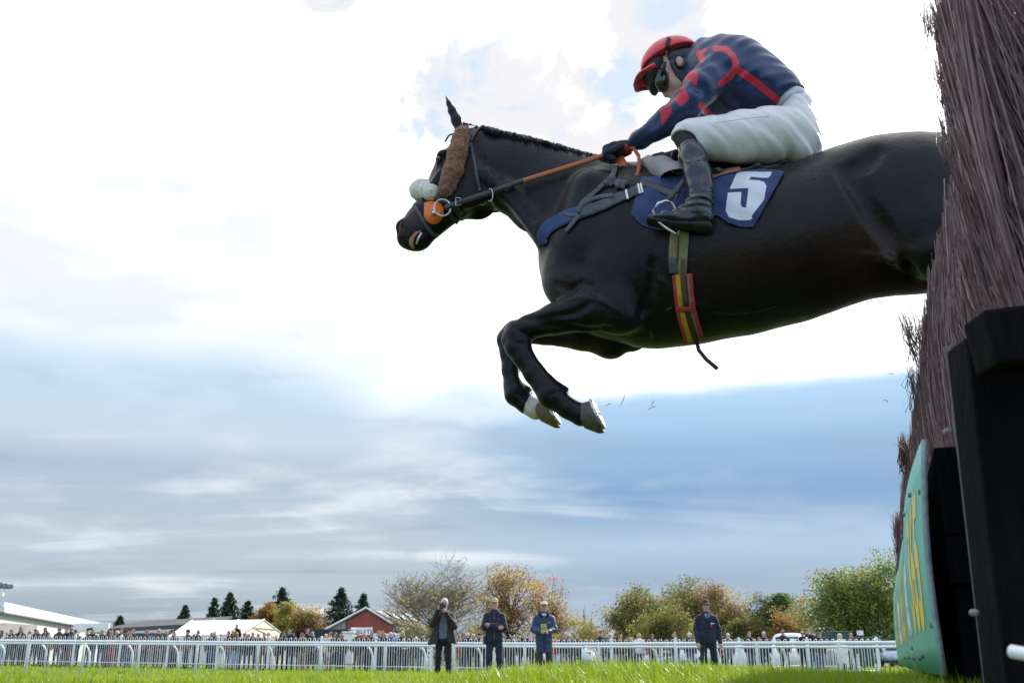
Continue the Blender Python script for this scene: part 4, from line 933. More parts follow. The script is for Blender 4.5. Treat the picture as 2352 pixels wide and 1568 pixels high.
# tile, x, y of the head top in that tile, pose, hair, hair colour, coat type, coat colour, trousers, label [, options]
CROWD = [
(0,25,918,'stand','long','k','coat','k','j','woman in black coat and brown scarf, first of the row under the canopy corner'),
(0,90,932,'stand','bald','g','jacket','w','l','balding pink-faced man in a pale top beside the woman with brown scarf'),
(0,160,912,'lean','short','k','jacket','k','k','dark haired man leaning folded arms on the railing beside a pale-topped balding man'),
(0,258,876,'stand','short','e','jacket','k','k','tall man in black jacket whose head rises above a dark haired woman'),
(0,292,930,'lean','long','k','jacket','k','k','dark haired woman leaning below the tall man in black'),
(0,372,918,'stand','long','y','jacket','e','k','blonde woman in grey coat beside the first dark flat cap'),
(0,440,902,'stand','flat','k','jacket','k','k','man in black flat cap and dark coat next to the blonde woman'),
(0,496,906,'lean','bald','g','jacket','n','k','grey haired bald man beside the black flat cap'),
(0,560,886,'stand','cap','n','jacket','n','k','young man in navy cap against the white building'),
(0,570,922,'stand','long','b','jacket','m','j','brown haired woman with maroon scarf under the navy cap'),
(0,602,936,'stand','none','g','jacket','b','k','bald short man tucked beside the maroon scarf'),
(0,738,876,'pocket','short','e','jacket','o','k','man in sunglasses and olive jacket standing alone before the white wall',1),
(0,838,892,'lean','short','k','jacket','n','k','man with glasses in navy jacket leaning beside the sunglasses man'),
(0,880,874,'stand','short','g','jacket','k','r','taller man in black behind the navy leaning man'),
(0,958,905,'lean','trilby','b','jacket','n','k','man in brown trilby leaning on the railing near the bull sign'),
(0,1095,938,'lean','short','i','jacket','o','o','ginger child in khaki coat below the bull silhouette'),
(0,1148,902,'lean','short','b','jacket','n','j','brown haired man in navy coat leaning next to the ginger child'),
(0,1270,916,'lean','short','e','jacket','k','j','dark haired man in black leaning under the corner of the grey shed'),
(0,1357,896,'stand','curly','k','jacket','p','k','curly dark haired woman in purple behind an old man in a pale flat cap'),
(0,1380,928,'lean','flat','t','jacket','b','r','old man in pale tan flat cap and brown coat'),
(0,1440,922,'stand','bob','w','jacket','w','c','white haired woman beside the tan flat cap'),
(0,1492,893,'stand','short','b','jacket','b','k','bearded man in brown coat standing under the grey shed roof'),
(0,1553,900,'stand','bobble','n','jacket','k','k','person in navy bobble hat and sunglasses',1),
(0,1603,934,'stand','short','k','jacket','n','j','dark haired boy in navy right below the bobble hat'),
(0,1635,902,'stand','short','e','jacket','k','j','man with glasses in dark coat behind the navy boy'),
(0,1800,906,'stand','short','b','jacket','n','k','short haired young man in navy coat alone in front of the shed wall'),
(0,1952,894,'pocket','bald','g','coat','o','o','bald man in long olive coat and tie near the marquee corner'),
(0,2050,916,'stand','none','g','jacket','k','k','bald man in black next to the olive coat'),
(1,42,926,'stand','short','k','jacket','m','k','dark haired man in maroon at the marquee eaves'),
(1,62,960,'stand','none','g','jacket','m','k','short bald man in front of the maroon man'),
(1,218,912,'stand','beanie','k','jacket','o','k','man in black beanie and dark green jacket before the marquee'),
(1,340,918,'phone','short','b','jacket','k','k','man raising binoculars in front of the marquee roof'),
(1,505,948,'stand','short','k','jacket','k','k','dark haired child beside a bald man in navy before the marquee'),
(1,543,926,'stand','none','g','jacket','n','j','tall bald man in navy between two children at the marquee'),
(1,610,966,'stand','short','b','jacket','g','w','smallest child in the row before the marquee'),
(1,713,928,'stand','short','k','jacket','m','j','dark haired man in maroon and navy fleece beside a yellow beanie'),
(1,770,912,'stand','beanie','y','jacket','o','l','person in bright yellow beanie and olive coat'),
(1,813,940,'stand','short','g','jacket','k','l','man carrying a boy on his shoulders'),
(1,900,958,'lean','long','b','jacket','n','j','woman with light brown hair below the marquee gable edge'),
(1,958,963,'stand','short','b','jacket','k','k','person in sunglasses behind the brown haired woman at the gable',1),
(1,1012,936,'stand','short','w','jacket','n','j','white haired man in navy below the tan gable'),
(1,1090,958,'lean','short','g','jacket','k','k','grey haired man in black leaning under the tan gable'),
(1,1150,948,'stand','short','e','jacket','b','k','darker grey haired man in brown beside a blonde woman'),
(1,1205,944,'stand','bob','y','jacket','c','t','short haired blonde woman in cream under the marquee gable'),
(1,1295,974,'stand','short','w','jacket','g','k','old white haired person half hidden by the railing at the marquee end'),
(1,1360,946,'lean','curly','k','jacket','k','k','woman with big curly black hair at the end of the marquee'),
(1,1480,908,'lean','short','e','jacket','n','n','large man in dark zip jacket leaning before the brown tree',0,1.2),
(1,1605,948,'stand','short','k','jacket','k','k','dark haired person behind a brown flat cap beside the black container'),
(1,1625,962,'lean','flat','b','jacket','b','t','man in brown flat cap and brown coat beside the black container'),
(1,1678,894,'stand','short','k','jacket','k','k','tall young man in glasses rising against the black container'),
(1,1736,932,'stand','short','g','jacket','n','k','grey haired man behind a ginger woman in sunglasses'),
(1,1742,964,'stand','bob','i','jacket','p','k','ginger woman in sunglasses and purple coat',1),
(1,1905,962,'stand','short','w','jacket','c','k','white haired man in front of the black container'),
(1,1960,934,'stand','short','b','coat','c','t','man in long cream coat before the black container'),
(1,2018,944,'stand','long','b','jacket','b','k','woman with long brown hair beside the cream coat'),
(1,2085,962,'stand','short','g','jacket','k','k','grey haired person past the long haired woman at the container end'),
(2,20,958,'stand','none','g','jacket','k','k','bald man under the white cabin by the barn'),
(2,207,926,'stand','short','b','jacket','b','k','brown haired man in brown jacket below the TOILETS board'),
(2,325,952,'lean','none','g','jacket','k','k','bald man leaning below the end of the TOILETS board'),
(2,375,938,'stand','short','k','jacket','b','k','dark haired man just past the TOILETS board'),
(2,463,926,'lean','flat','t','jacket','e','k','old man in tan flat cap before the red barn wall'),
(2,500,922,'stand','short','b','jacket','k','k','brown haired man behind the tan flat cap at the barn'),
(2,532,948,'lean','bob','i','jacket','k','k','ginger brown haired woman at the barn wall'),
(2,612,942,'lean','short','w','jacket','u','k','white haired man with glasses before the white flat-roofed cabin'),
(2,650,948,'stand','bob','w','jacket','g','k','white haired woman behind the white haired man at the cabin'),
(2,748,926,'stand','long','t' if False else 'y','jacket','k','k','fair long haired woman before the yellow shrub'),
(2,763,998,'lean','bob','b','jacket','k','k','short dark haired woman below the fair long haired one'),
(2,848,984,'stand','long','k','jacket','b','t','dark haired woman in sunglasses before the yellow shrub',1),
(2,918,992,'stand','bobble','w','jacket','o','o','child in a white knitted bobble hat'),
(2,1003,952,'phone','cap','n','jacket','n','j','man in navy cap holding up a white phone beside the photographer'),
(2,1502,958,'stand','bob','b','coat','r','k','woman with glasses in a red coat beside the photographer'),
(2,1542,948,'lean','short','w','jacket','n','n','white haired man in navy leaning beside the red coat'),
(2,1616,962,'stand','short','w','jacket','p','j','white haired man in lilac behind the railing near the arms-folded man'),
(2,1692,952,'stand','beanie','k','jacket','k','k','person in black beanie next to the arms-folded man'),
(2,1726,984,'lean','long','y','jacket','k','k','blonde woman leaning at the elbow of the arms-folded man'),
(3,-90,985,'stand','beanie','g','jacket','k','k','person in grey knitted hat just past the arms-folded man'),
(3,2,984,'stand','short','k','jacket','k','k','dark haired person beside the grey knitted hat'),
(3,128,950,'stand','short','i','jacket','k','k','ginger bearded man in black before the rusty tree'),
(3,195,962,'lean','short','k','jacket','n','k','dark haired man leaning beside the ginger bearded man'),
(3,272,988,'stand','short','k','jacket','k','k','dark haired person almost hidden by the flat-capped man with the card'),
(3,512,984,'stand','cap','r','jacket','r','l','person in red cap behind the elbow of the flat-capped man'),
(3,630,956,'stand','short','k','jacket','n','t','dark haired man in navy polo top and beige trousers'),
(3,692,962,'stand','bald','w','jacket','u','k','white haired balding man in blue beside the navy polo'),
(3,795,962,'lean','short','e','jacket','b','k','man reading a programme with his elbows on the railing'),
(3,1083,926,'stand','cap','n','jacket','k','k','tall man in navy cap and black jacket in the gap of the trees'),
(3,1198,948,'stand','short','w','jacket','e','k','white haired man holding a newspaper under the windswept olive tree'),
(3,1330,968,'stand','long','i','jacket','k','t','ginger long haired woman with her hand to her mouth'),
(3,1415,982,'stand','cap','k','jacket','k','o','person in black cap beside the ginger woman'),
(3,1456,1003,'stand','bob','y','jacket','o','o','small fair haired person behind the black cap'),
(3,1553,956,'stand','bob','y','jacket','w','u','blonde woman in white top turned away from the track',0,1.0,3.14),
(3,1712,966,'stand','long','b','jacket','m','k','laughing brown haired woman in maroon coat'),
(3,1988,936,'phone','short','b','jacket','k','j','young man with tousled brown hair and raised hands in black jacket'),
(4,80,946,'stand','bob','w','jacket','n','j','white haired woman in navy beside the hat-wearing man'),
(4,472,990,'stand','beanie','k','jacket','k','k','person in black knitted hat and sunglasses past the hat-wearing man',1),
(4,550,954,'stand','short','w','coat','e','k','white haired man in grey coat under the brown tree'),
(4,810,932,'stand','short','e','jacket','k','j','man with glasses and black jacket alone under the dark green tree'),
(4,930,1003,'stand','short','i','jacket','m','u','short person half hidden behind the white haired man with glasses'),
(4,990,934,'stand','short','w','jacket','n','n','white haired man with glasses and blue shirt collar in navy blazer'),
(4,1222,908,'stand','short','b','jacket','k','k','tall man in sunglasses and zipped black jacket below the orange tree',1),
(4,1458,926,'stand','bald','g','jacket','k','k','bald bearded man in sunglasses and black before the green container',1),
(4,1570,896,'phone','short','b','jacket','k','j','tall man filming with a raised black phone'),
(4,1665,942,'stand','cap','e','jacket','k','j','person in grey cap and dark coat beside the man filming'),
(4,1920,960,'stand','hood','c','long','w','b','woman in long white coat and pale fur hood'),
(4,2056,952,'stand','short','i','jacket','n','n','short haired man in navy beside the long white coat'),
]
fence_inv = lambda px: .0217+(px/2060)*(.0275-.0217)
rr = np.random.RandomState(3)
for c in CROWD:
    tl, zx, zy, pose, hair, hc, coat, cc, tc_, label = c[:10]
    px = (tl*600+zx/3.485)/1.5306; py = (1950+zy/3.485)/1.5306
    Y = 1/fence_inv(px)+.52+(.0 if pose == 'lean' else .25+.5*rr.rand()) + (.7 if 'behind' in label else 0)
    yaw = c[12] if len(c) > 12 else rr.normal()*.25
    hcc = 'y' if (hair == 'beanie' and hc == 'y') else hc
    if hair == 'beanie' and hc == 'y': COLR['y'] = (.70, .62, .03)
    spectator(px, py, Y, pose, hair, hcc, coat, cc, tc_, label, yaw, bool(c[10]) if len(c) > 10 else False, c[11] if len(c) > 11 else 1.0)
# boy carried on the shoulders
px = (600+812/3.485)/1.5306; Yb = 1/fence_inv(px)+1.5; b_ = spectator(px, (1950+846/3.485)/1.5306, Yb, 'stand', 'short', 'b', 'jacket', 'k', 'k', 'boy in dark jacket sitting up on a man\'s shoulders before the marquee', 0, zbase=float(atY(px, (1950+846/3.485)/1.5306, Yb)[2])-1.17)

# ------------------------------------------------------------------ rails and railing
def lerp_inv(px, l, r): return 1/(l+(px/2060)*(r-l))
def rail_pts(l, r, tops, pxs):
    return [atY(p, np.interp(p, [0, 600, 1300, 2060], tops), lerp_inv(p, l, r)) for p in pxs]
def near_rail():
    l, r, tops = .02915, .04367, [1468, 1471.5, 1474.5, 1470.5]
    c = atY(1176, 1474, lerp_inv(1176, l, r)); root = empty('running_rail', (c[0], c[1], 0), 'white plastic running rail with straight posts, the nearer and higher of the two', 'rail', 'white running rails of the course')
    m = MB(); m.tube([p-np.array([0, 0, .037]) for p in rail_pts(l, r, tops, np.linspace(-500, 2650, 70))], .037, 12); m.build('rail', M['white_plastic'], root, True)
    for px in (-200, -57, 69, 195, 322, 455, 594, 737, 885, 1042, 1205, 1375, 1551, 1737, 1926, 2120, 2330):
        p = rail_pts(l, r, tops, [px])[0]; g = float(ground_h(p[0], p[1]))
        m = MB(); m.tube([(p[0], p[1], g), (p[0], p[1], p[2]-.10), (p[0], p[1], p[2]-.05)], [.040, .040, .033], 10); m.build('post', M['white_plastic'], root, True)
near_rail()
def far_rail():
    l, r, tops = .02247, .0333, [1474, 1477.5, 1482, 1481.5]
    c = atY(1176, 1481, lerp_inv(1176, l, r)); root = empty('running_rail', (c[0], c[1], 0), 'white running rail on goose-neck curved posts, just beyond the straight-posted rail', 'rail', 'white running rails of the course')
    m = MB(); m.tube([p-np.array([0, 0, .037]) for p in rail_pts(l, r, tops, np.linspace(-500, 2650, 70))], .037, 12); m.build('rail', M['white_plastic'], root, True)
    for px in (-190, -95, 0, 96, 195, 294, 398, 504, 615, 728, 845, 967, 1095, 1227, 1362, 1499, 1642, 1795, 1950, 2110, 2280):
        p = rail_pts(l, r, tops, [px])[0]; g = float(ground_h(p[0], p[1]))
        ox, oy = .16, .22
        m = MB(); m.tube([(p[0]+ox*s, p[1]+oy*s, p[2]-.09-zq) for s, zq in ((0, 0), (.28, .04), (.6, .12), (.85, .24), (1, .38))]+[(p[0]+ox*1.1, p[1]+oy, g)], [.04]*6, 8); m.build('curved_post', M['white_plastic'], root, True)
far_rail()
def bow_fence():
    tops = [1458.7, 1463.5, 1468.5, 1467]; inv = lambda px: 1/fence_inv(px)
    def top(px):
        return atY(px, np.interp(px, [0, 600, 1300, 2060], tops), inv(px))
    c = top(1000); root = empty('bow_top_railing', (c[0], c[1], 0), 'white bow-top metal railing that holds back the crowd, with hooped bars and square posts', 'railing')
    posts = [-560, -450, -345, -240, -138, -35, 68, 173.5, 279, 388, 501.6, 619, 739, 864, 991, 1124, 1262, 1404, 1551, 1697, 1853, 2013]
    for i, px in enumerate(posts):
        p = top(px); g = float(ground_h(p[0], p[1]))
        m = MB(); m.box((p[0]-.045, p[1]-.045, g), (p[0]+.045, p[1]+.045, p[2]+.02)); m.lathe([(.05, 0), (.05, .02), (.03, .05), (0, .06)], (p[0], p[1], p[2]+.02), 10); m.build('post', M['white_paint'], root)
    for a, b in zip(posts[:-1], posts[1:]):
        p, q = top(a), top(b); L = np.linalg.norm((q-p)[:2]); gate = b > 2000
        nb = max(5, int(round(L/(.212 if not gate else .19)))); m = MB(); d = (q-p)/np.linalg.norm(q-p)
        at = lambda s: p*(1-s)+q*s
        for k in range(nb):
            s0 = (k+.27)/nb; s1 = (k+.73)/nb; u, v = at(s0), at(s1); rr_ = np.linalg.norm(v-u)/2; mid = (u+v)/2; zc = mid[2]-rr_
            gu = float(ground_h(*u[:2]))+.08
            pts = [(u[0], u[1], gu), (u[0], u[1], zc)]+[tuple(mid[:2]-d[:2]*rr_*cos(t))+(zc+rr_*sin(t),) for t in np.linspace(.35, pi-.35, 6)]+[(v[0], v[1], zc), (v[0], v[1], gu)]
            m.tube(pts, .0125, 5, cap=False)
        for dz_ in (.165, 1.06):
            m.tube([p-np.array([0, .0, dz_]), q-np.array([0, .0, dz_])], .020, 6)
        m.build('hooped_panel', M['white_paint'], root, True)
bow_fence()
def inner_fence(pxs, Ys, ytop, label):
    P = [atY(a, t, Yv) for a, Yv, t in zip(pxs, Ys, ytop)]; c = sum(P)/len(P)
    root = empty('white_railing', (c[0], c[1], 0), label, 'railing', 'low white railings of the car park')
    for a, b in zip(P[:-1], P[1:]):
        L = np.linalg.norm((b-a)[:2]); n = max(4, int(L/.16)); m = MB()
        for k in range(n+1):
            q = a*(1-k/n)+b*k/n; m.tube([(q[0], q[1], .05), (q[0], q[1], q[2])], .014, 5)
        m.tube([a-np.array([0, 0, .1]), b-np.array([0, 0, .1])], .022, 6); m.tube([(a[0], a[1], .18), (b[0], b[1], .18)], .022, 6); m.build('barred_panel', M['white_paint'], root, True)
    for q in P:
        m = MB(); m.box((q[0]-.05, q[1]-.05, 0), (q[0]+.05, q[1]+.05, q[2]+.06)); m.build('post', M['white_paint'], root)
inner_fence([1290, 1400, 1520, 1640], [52, 52, 52, 52], [1491]*4, 'low white railing behind the reading man and the newspaper man')
inner_fence([1668, 1688, 1716], [52, 49, 44], [1493, 1487, 1478], 'white railing wing turning towards the course behind the grey-coated man')
inner_fence([1772, 1800, 1852], [44, 50, 54], [1478, 1486, 1490], 'white railing wing beside the tall man in sunglasses')
inner_fence([1870, 1945, 1966], [50, 47, 41], [1487, 1486, 1474], 'white railing wing beside the woman in the long white coat')
# ------------------------------------------------------------------ the four men on the course
def man(px, ytop, Y, fgr, label, skin, coat_m, trouser_m, shoe_m, hat=None, hat_m=None, hat_name='cap', toph=1.77, yaw=0.0):
    p = atY(px, ytop, Y); gz = float(ground_h(p[0], Y)); sc = (p[2]-gz)/toph
    root = empty('person', (p[0], Y, gz), label, 'person', 'men standing on the course'); root.rotation_euler = (0, 0, yaw); root.scale = (sc,)*3
    for nm, mt in (('body', skin), ('coat', coat_m), ('trousers', trouser_m), ('shoes', shoe_m)): part(nm, shade_mesh(nm, fgr[nm]), mt, root)
    if hat: part(hat_name, shade_mesh(hat_name, fgr['hair'](hat)), hat_m, root)
    hd = fgr['head']; bd = root.children[0]
    for s in (-1, 1):
        m = MB(); m.tube([(hd[0]+s*.031-.012, hd[1]-.082, hd[2]+.018), (hd[0]+s*.031, hd[1]-.086, hd[2]+.020), (hd[0]+s*.031+.012, hd[1]-.081, hd[2]+.018)], [.004, .0075, .004], 8); m.build('eye', M['lens'], bd, True, local=False)
        m = MB(); m.tube([(hd[0]+s*.014, hd[1]-.092, hd[2]+.036), (hd[0]+s*.034, hd[1]-.090, hd[2]+.041), (hd[0]+s*.052, hd[1]-.078, hd[2]+.036)], [.004, .005, .003], 6); m.build('eyebrow', cloth(HAIR['g'], .7), bd, True, local=False)
    m = MB(); m.tube([(hd[0]-.024, hd[1]-.094, hd[2]-.054), (hd[0], hd[1]-.103, hd[2]-.051), (hd[0]+.024, hd[1]-.094, hd[2]-.054)], [.003, .006, .003], 6); m.build('mouth', M['lips'], bd, True, local=False)
    if hat_name != 'hair': part('hair', shade_mesh('hair', fgr['hair']('bald')), cloth(HAIR['g'], .7), root)
    return root, sc
M['lips'] = mat('lips', (.30, .10, .09), .5, .1)
def wpt(root, sc, p): return np.array(root.location)+np.array(p)*sc
navy = cloth((.008, .013, .030)); black = cloth((.009, .009, .010)); tr_navy = cloth((.010, .017, .036))
# photographer
fa = figure('phone', 'jacket', .0105, True, arms=[((-.16, 0, 1.375), (-.245, -.10, 1.20), (-.11, -.27, 1.50)), ((.16, 0, 1.375), (.235, -.12, 1.16), (.05, -.29, 1.44))], stout=.86)
r1, s1 = man(1021, 1372, 22.4, fa, 'white haired photographer in an open dark jacket raising a camera to his eye', SKINS[3], cloth((.026, .019, .018)), cloth((.007, .007, .008)), black, 'short', cloth(HAIR['w'], .6), 'hair')
m = MB(); m.add([(-.095, -.165, .90), (.075, -.165, .90), (.085, -.160, 1.15), (.05, -.150, 1.42), (-.04, -.150, 1.42), (-.10, -.160, 1.15)], [(0, 1, 2, 3, 4, 5)]); 
sh = m.build('shirt', cloth((.10, .125, .15)), r1, local=False); so = sh.modifiers.new('s', 'SOLIDIFY'); so.thickness = .03
m = MB(); m.box((-.17, -.155, .87), (.17, -.13, .90)); m.build('belt', black, r1, local=False)
def flap(pts, par):
    m = MB(); m.add(pts, [tuple(range(len(pts)))]); o = m.build('jacket_flap', cloth((.026, .019, .018)), par, local=False); q = o.modifiers.new('s', 'SOLIDIFY'); q.thickness = .025
flap([(-.10, -.175, 1.25), (-.12, -.17, 1.0), (-.11, -.20, .80), (-.30, -.10, .76), (-.34, -.02, .80), (-.21, -.11, 1.1)], r1)
flap([(.09, -.175, 1.25), (.10, -.17, 1.0), (.12, -.19, .82), (.28, -.12, .79), (.31, -.02, .82), (.21, -.11, 1.1)], r1)
def camera_thing():
    c = wpt(r1, s1, (-.03, -.26, 1.575)); root = empty('photo_camera', c, 'black camera with a wide round lens held to the photographer\'s eye', 'camera')
    m = MB(); m.box((-.075, .0, -.05), (.075, .07, .05)); m.box((-.03, .005, .048), (.03, .06, .075)); bevel(m.build('body', M['black_plastic'], root, local=False), .01)
    m = MB(); m.tube([(.01, .0, 0), (.01, -.09, 0)], [.042, .052], 20); m.tube([(.01, -.0905, 0), (.01, -.115, 0)], [.056, .060], 20); l = m.build('lens', M['black_plastic'], root, True, local=False)
    m = MB(); m.tube([(.01, -.1152, 0), (.01, -.1175, 0)], .044, 20); m.build('front_glass', M['lens'], l, local=False)
camera_thing()
# arms folded
fb = figure('cross', 'jacket', .0105, True, arms=[((-.165, 0, 1.375), (-.215, -.06, 1.15), (.085, -.215, 1.125)), ((.165, 0, 1.375), (.215, -.06, 1.14), (-.085, -.20, 1.185))], stout=.92)
r2, s2 = man(1136, 1369, 22.2, fb, 'man with folded arms in an olive cap, navy zip jacket and navy trousers', SKINS[3], navy, tr_navy, black, 'cap', cloth((.40, .345, .19)), 'cap', 1.80)
m = MB(); m.tube([(0, -.180, .88), (0, -.178, 1.06)], .008, 6); m.tube([(.0, -.150, 1.27), (0, -.120, 1.40), (0, -.10, 1.46)], .008, 6); m.build('zip', cloth((.16, .07, .05)), r2, local=False)
m = MB(); m.box((-.002, -.163, 1.29), (.018, -.150, 1.31), M=Matrix.Translation((.09, .003, 0))); m.build('chest_badge', cloth((.5, .04, .04)), r2, local=False)
def radio():
    c = wpt(r2, s2, (-.215, -.08, .86)); root = empty('handheld_radio', c, 'black two-way radio clipped at the hip of the arms-folded man', 'radio')
    m = MB(); m.box((-.03, -.025, -.07), (.03, .02, .09)); bevel(m.build('body', M['black_plastic'], root, local=False), .006)
    m = MB(); m.tube([(-.015, 0, .09), (-.03, 0, .32)], .006, 6); m.build('antenna', M['black_plastic'], root, local=False)
radio()
# flat cap, blue parka, card
fc = figure('stand', 'coat', .0105, True, arms=[((-.165, 0, 1.375), (-.235, -.02, 1.14), (-.07, -.26, 1.075)), ((.165, 0, 1.375), (.235, -.02, 1.14), (.08, -.25, 1.085))], stout=.92)
parka = cloth((.012, .038, .10), .5); r3, s3 = man(1249, 1379, 22.4, fc, 'man in a tan flat cap, glasses and blue parka reading from a small card', SKINS[0], parka, cloth((.045, .026, .016)), cloth((.03, .016, .01)), 'flat', cloth((.66, .52, .32)), 'flat_cap', 1.77)
m = MB(); m.add([(-.052, -.118, 1.465), (-.02, -.135, 1.40), (0, -.135, 1.43), (.02, -.135, 1.40), (.052, -.118, 1.465), (.03, -.10, 1.482), (-.03, -.10, 1.482)], [tuple(range(7))]); q = m.build('shirt_collar', cloth((.75, .76, .80)), r3, local=False); q.modifiers.new('s', 'SOLIDIFY').thickness = .015
m = MB(); m.add([(-.012, -.150, 1.46), (.012, -.150, 1.46), (.02, -.145, 1.38), (-.02, -.145, 1.38)], [(0, 1, 2, 3)]); q = m.build('tie', cloth((.10, .08, .12)), r3, local=False); q.modifiers.new('s', 'SOLIDIFY').thickness = .01
m = MB(); m.add([(-.055, -.135, 1.41), (.055, -.135, 1.41), (.03, -.150, 1.27), (-.03, -.150, 1.27)], [(0, 1, 2, 3)]); q = m.build('jumper', cloth((.08, .03, .035)), r3, local=False); q.modifiers.new('s', 'SOLIDIFY').thickness = .012
m = MB(); m.tube([(0, -.172, .66), (0, -.165, .95), (0, -.16, 1.22)], .008, 6); m.build('zip', cloth((.008, .015, .03)), r3, local=False)
for s in (-1, 1):
    m = MB(); m.tube([(s*.03, -.12, 1.40), (s*.10, -.11, 1.47), (s*.11, -.02, 1.53), (s*.08, .07, 1.54)], [.03, .036, .036, .03], 8); m.build('collar', cloth((.010, .014, .03)), r3, True, local=False)
m = MB(); m.box((.09, -.158, 1.28), (.15, -.146, 1.292)); m.build('chest_logo', cloth((.6, .3, .3)), r3, local=False)
m = MB(); m.tube([(-.055, -.105, 1.648), (-.007, -.118, 1.646), (.007, -.118, 1.646), (.055, -.105, 1.648)], .003, 5); m.build('glasses', M['lens'], r3, local=False)
def race_card():
    c = wpt(r3, s3, (-.01, -.33, 1.165)); root = empty('race_card', c, 'small yellow green race card in the hands of the flat-capped man', 'race card')
    m = MB(); m.box((-.058, -.003, -.075), (.058, .003, .085), M=Matrix.Rotation(R(-8), 4, 'Y') @ Matrix.Rotation(R(-18), 4, 'X')); m.build('card', cloth((.48, .52, .16)), root, local=False)
    m = MB()
    for k in range(5): m.box((-.045, -.0055, -.05+k*.026), (.045-.012*(k % 2), -.0034, -.038+k*.026), M=Matrix.Rotation(R(-8), 4, 'Y') @ Matrix.Rotation(R(-18), 4, 'X'))
    m.build('printed_lines', cloth((.06, .10, .03)), root, local=False)
race_card()
# hat, navy fleece
fd = figure('stand', 'jacket', .0105, True, arms=[((-.165, .0, 1.375), (-.235, .03, 1.14), (-.235, -.10, .86)), ((.165, .0, 1.375), (.25, .03, 1.14), (.27, -.05, .84))], legs=[((-.095, 0, .93), (-.12, -.06, .51), (-.15, -.10, .10)), ((.095, 0, .93), (.13, .02, .50), (.15, .12, .11))], stout=.92)
r4, s4 = man(1619.6, 1369, 21.0, fd, 'man in a brown trilby hat, navy jacket and tie walking beside the rails', SKINS[1], cloth((.008, .011, .028)), cloth((.009, .013, .023)), black, 'trilby', cloth((.035, .024, .018)), 'trilby', 1.85)
m = MB(); m.add([(-.055, -.112, 1.465), (-.03, -.135, 1.36), (0, -.142, 1.30), (.03, -.135, 1.36), (.055, -.112, 1.465), (.03, -.10, 1.478), (-.03, -.10, 1.478)], [tuple(range(7))]); q = m.build('shirt', cloth((.30, .46, .72)), r4, local=False); q.modifiers.new('s', 'SOLIDIFY').thickness = .015
m = MB(); m.add([(-.013, -.146, 1.47), (.013, -.146, 1.47), (.022, -.152, 1.33), (-.014, -.152, 1.32)], [(0, 1, 2, 3)]); q = m.build('tie', cloth((.03, .03, .06)), r4, local=False); q.modifiers.new('s', 'SOLIDIFY').thickness = .01
m = MB(); m.lathe([(0, 0), (.016, 0), (.016, .006), (.006, .007), (0, .007)], n=14); m.box((.022, -.008, 0), (.065, .010, .005))
lg = m.build('chest_logo', cloth((.75, .8, .85)), r4, local=False); lg.rotation_euler = (pi/2, 0, 0); lg.location = (.075, -.150, 1.26)
m = MB()
for a in (.3, 2.0, 3.9): m.lathe([(0, 0), (.017, .002), (.014, .007), (0, .008)], (.011*cos(a), .011*sin(a), 0), 10)
pp = m.build('red_poppy', cloth((.55, .012, .02)), r4, local=False); pp.rotation_euler = (pi/2, 0, 0); pp.location = (.065, -.155, 1.20)
m = MB(); m.tube([(0, -.165, .86), (0, -.160, 1.1), (0, -.15, 1.30)], .006, 6); m.build('zip', cloth((.006, .008, .02)), r4, local=False)
m = MB(); m.tube([(-.07, -.11, 1.45), (0, -.152, 1.31), (.07, -.11, 1.45)], .014, 6); m.build('collar', cloth((.010, .013, .03)), r4, True, local=False)
# ------------------------------------------------------------------ steeplechase fence
FD = np.array([.3322, .9432, 0.0]); FN = np.array([-.9432, .3322, 0.0])       # along the fence / towards the landing side
FO = np.array([.897, 2.1, 0.0])                                                # foot of the guard board at its near end
def fpt(s, u, z): return FO+FD*s+FN*u+np.array([0, 0, z])
def birch_mat(name, c1, c2):
    m = bpy.data.materials.new(name); m.use_nodes = True; t = NT(m.node_tree); bs = t.n['Principled BSDF']
    at = t.new('ShaderNodeAttribute'); at.attribute_name = 'tone'
    tcn = t.new('ShaderNodeTexCoord'); n1 = t.noise(tcn.outputs['Object'], 14, 3)
    c = t.mix(at.outputs['Fac'], c1, c2); c = t.mix(t.m('MULTIPLY', t.sstep(n1, .5, .66), .6), c, (.18, .075, .072))
    t.l.new(c, bs.inputs['Base Color']); bs.inputs['Roughness'].default_value = .55; return m
M['birch'] = birch_mat('birch_twig', (.115, .064, .066), (.56, .37, .36))
M['light_block_core'] = mat('light_block_core', (.030, .021, .018), .9, .4, 20, .8, 60)
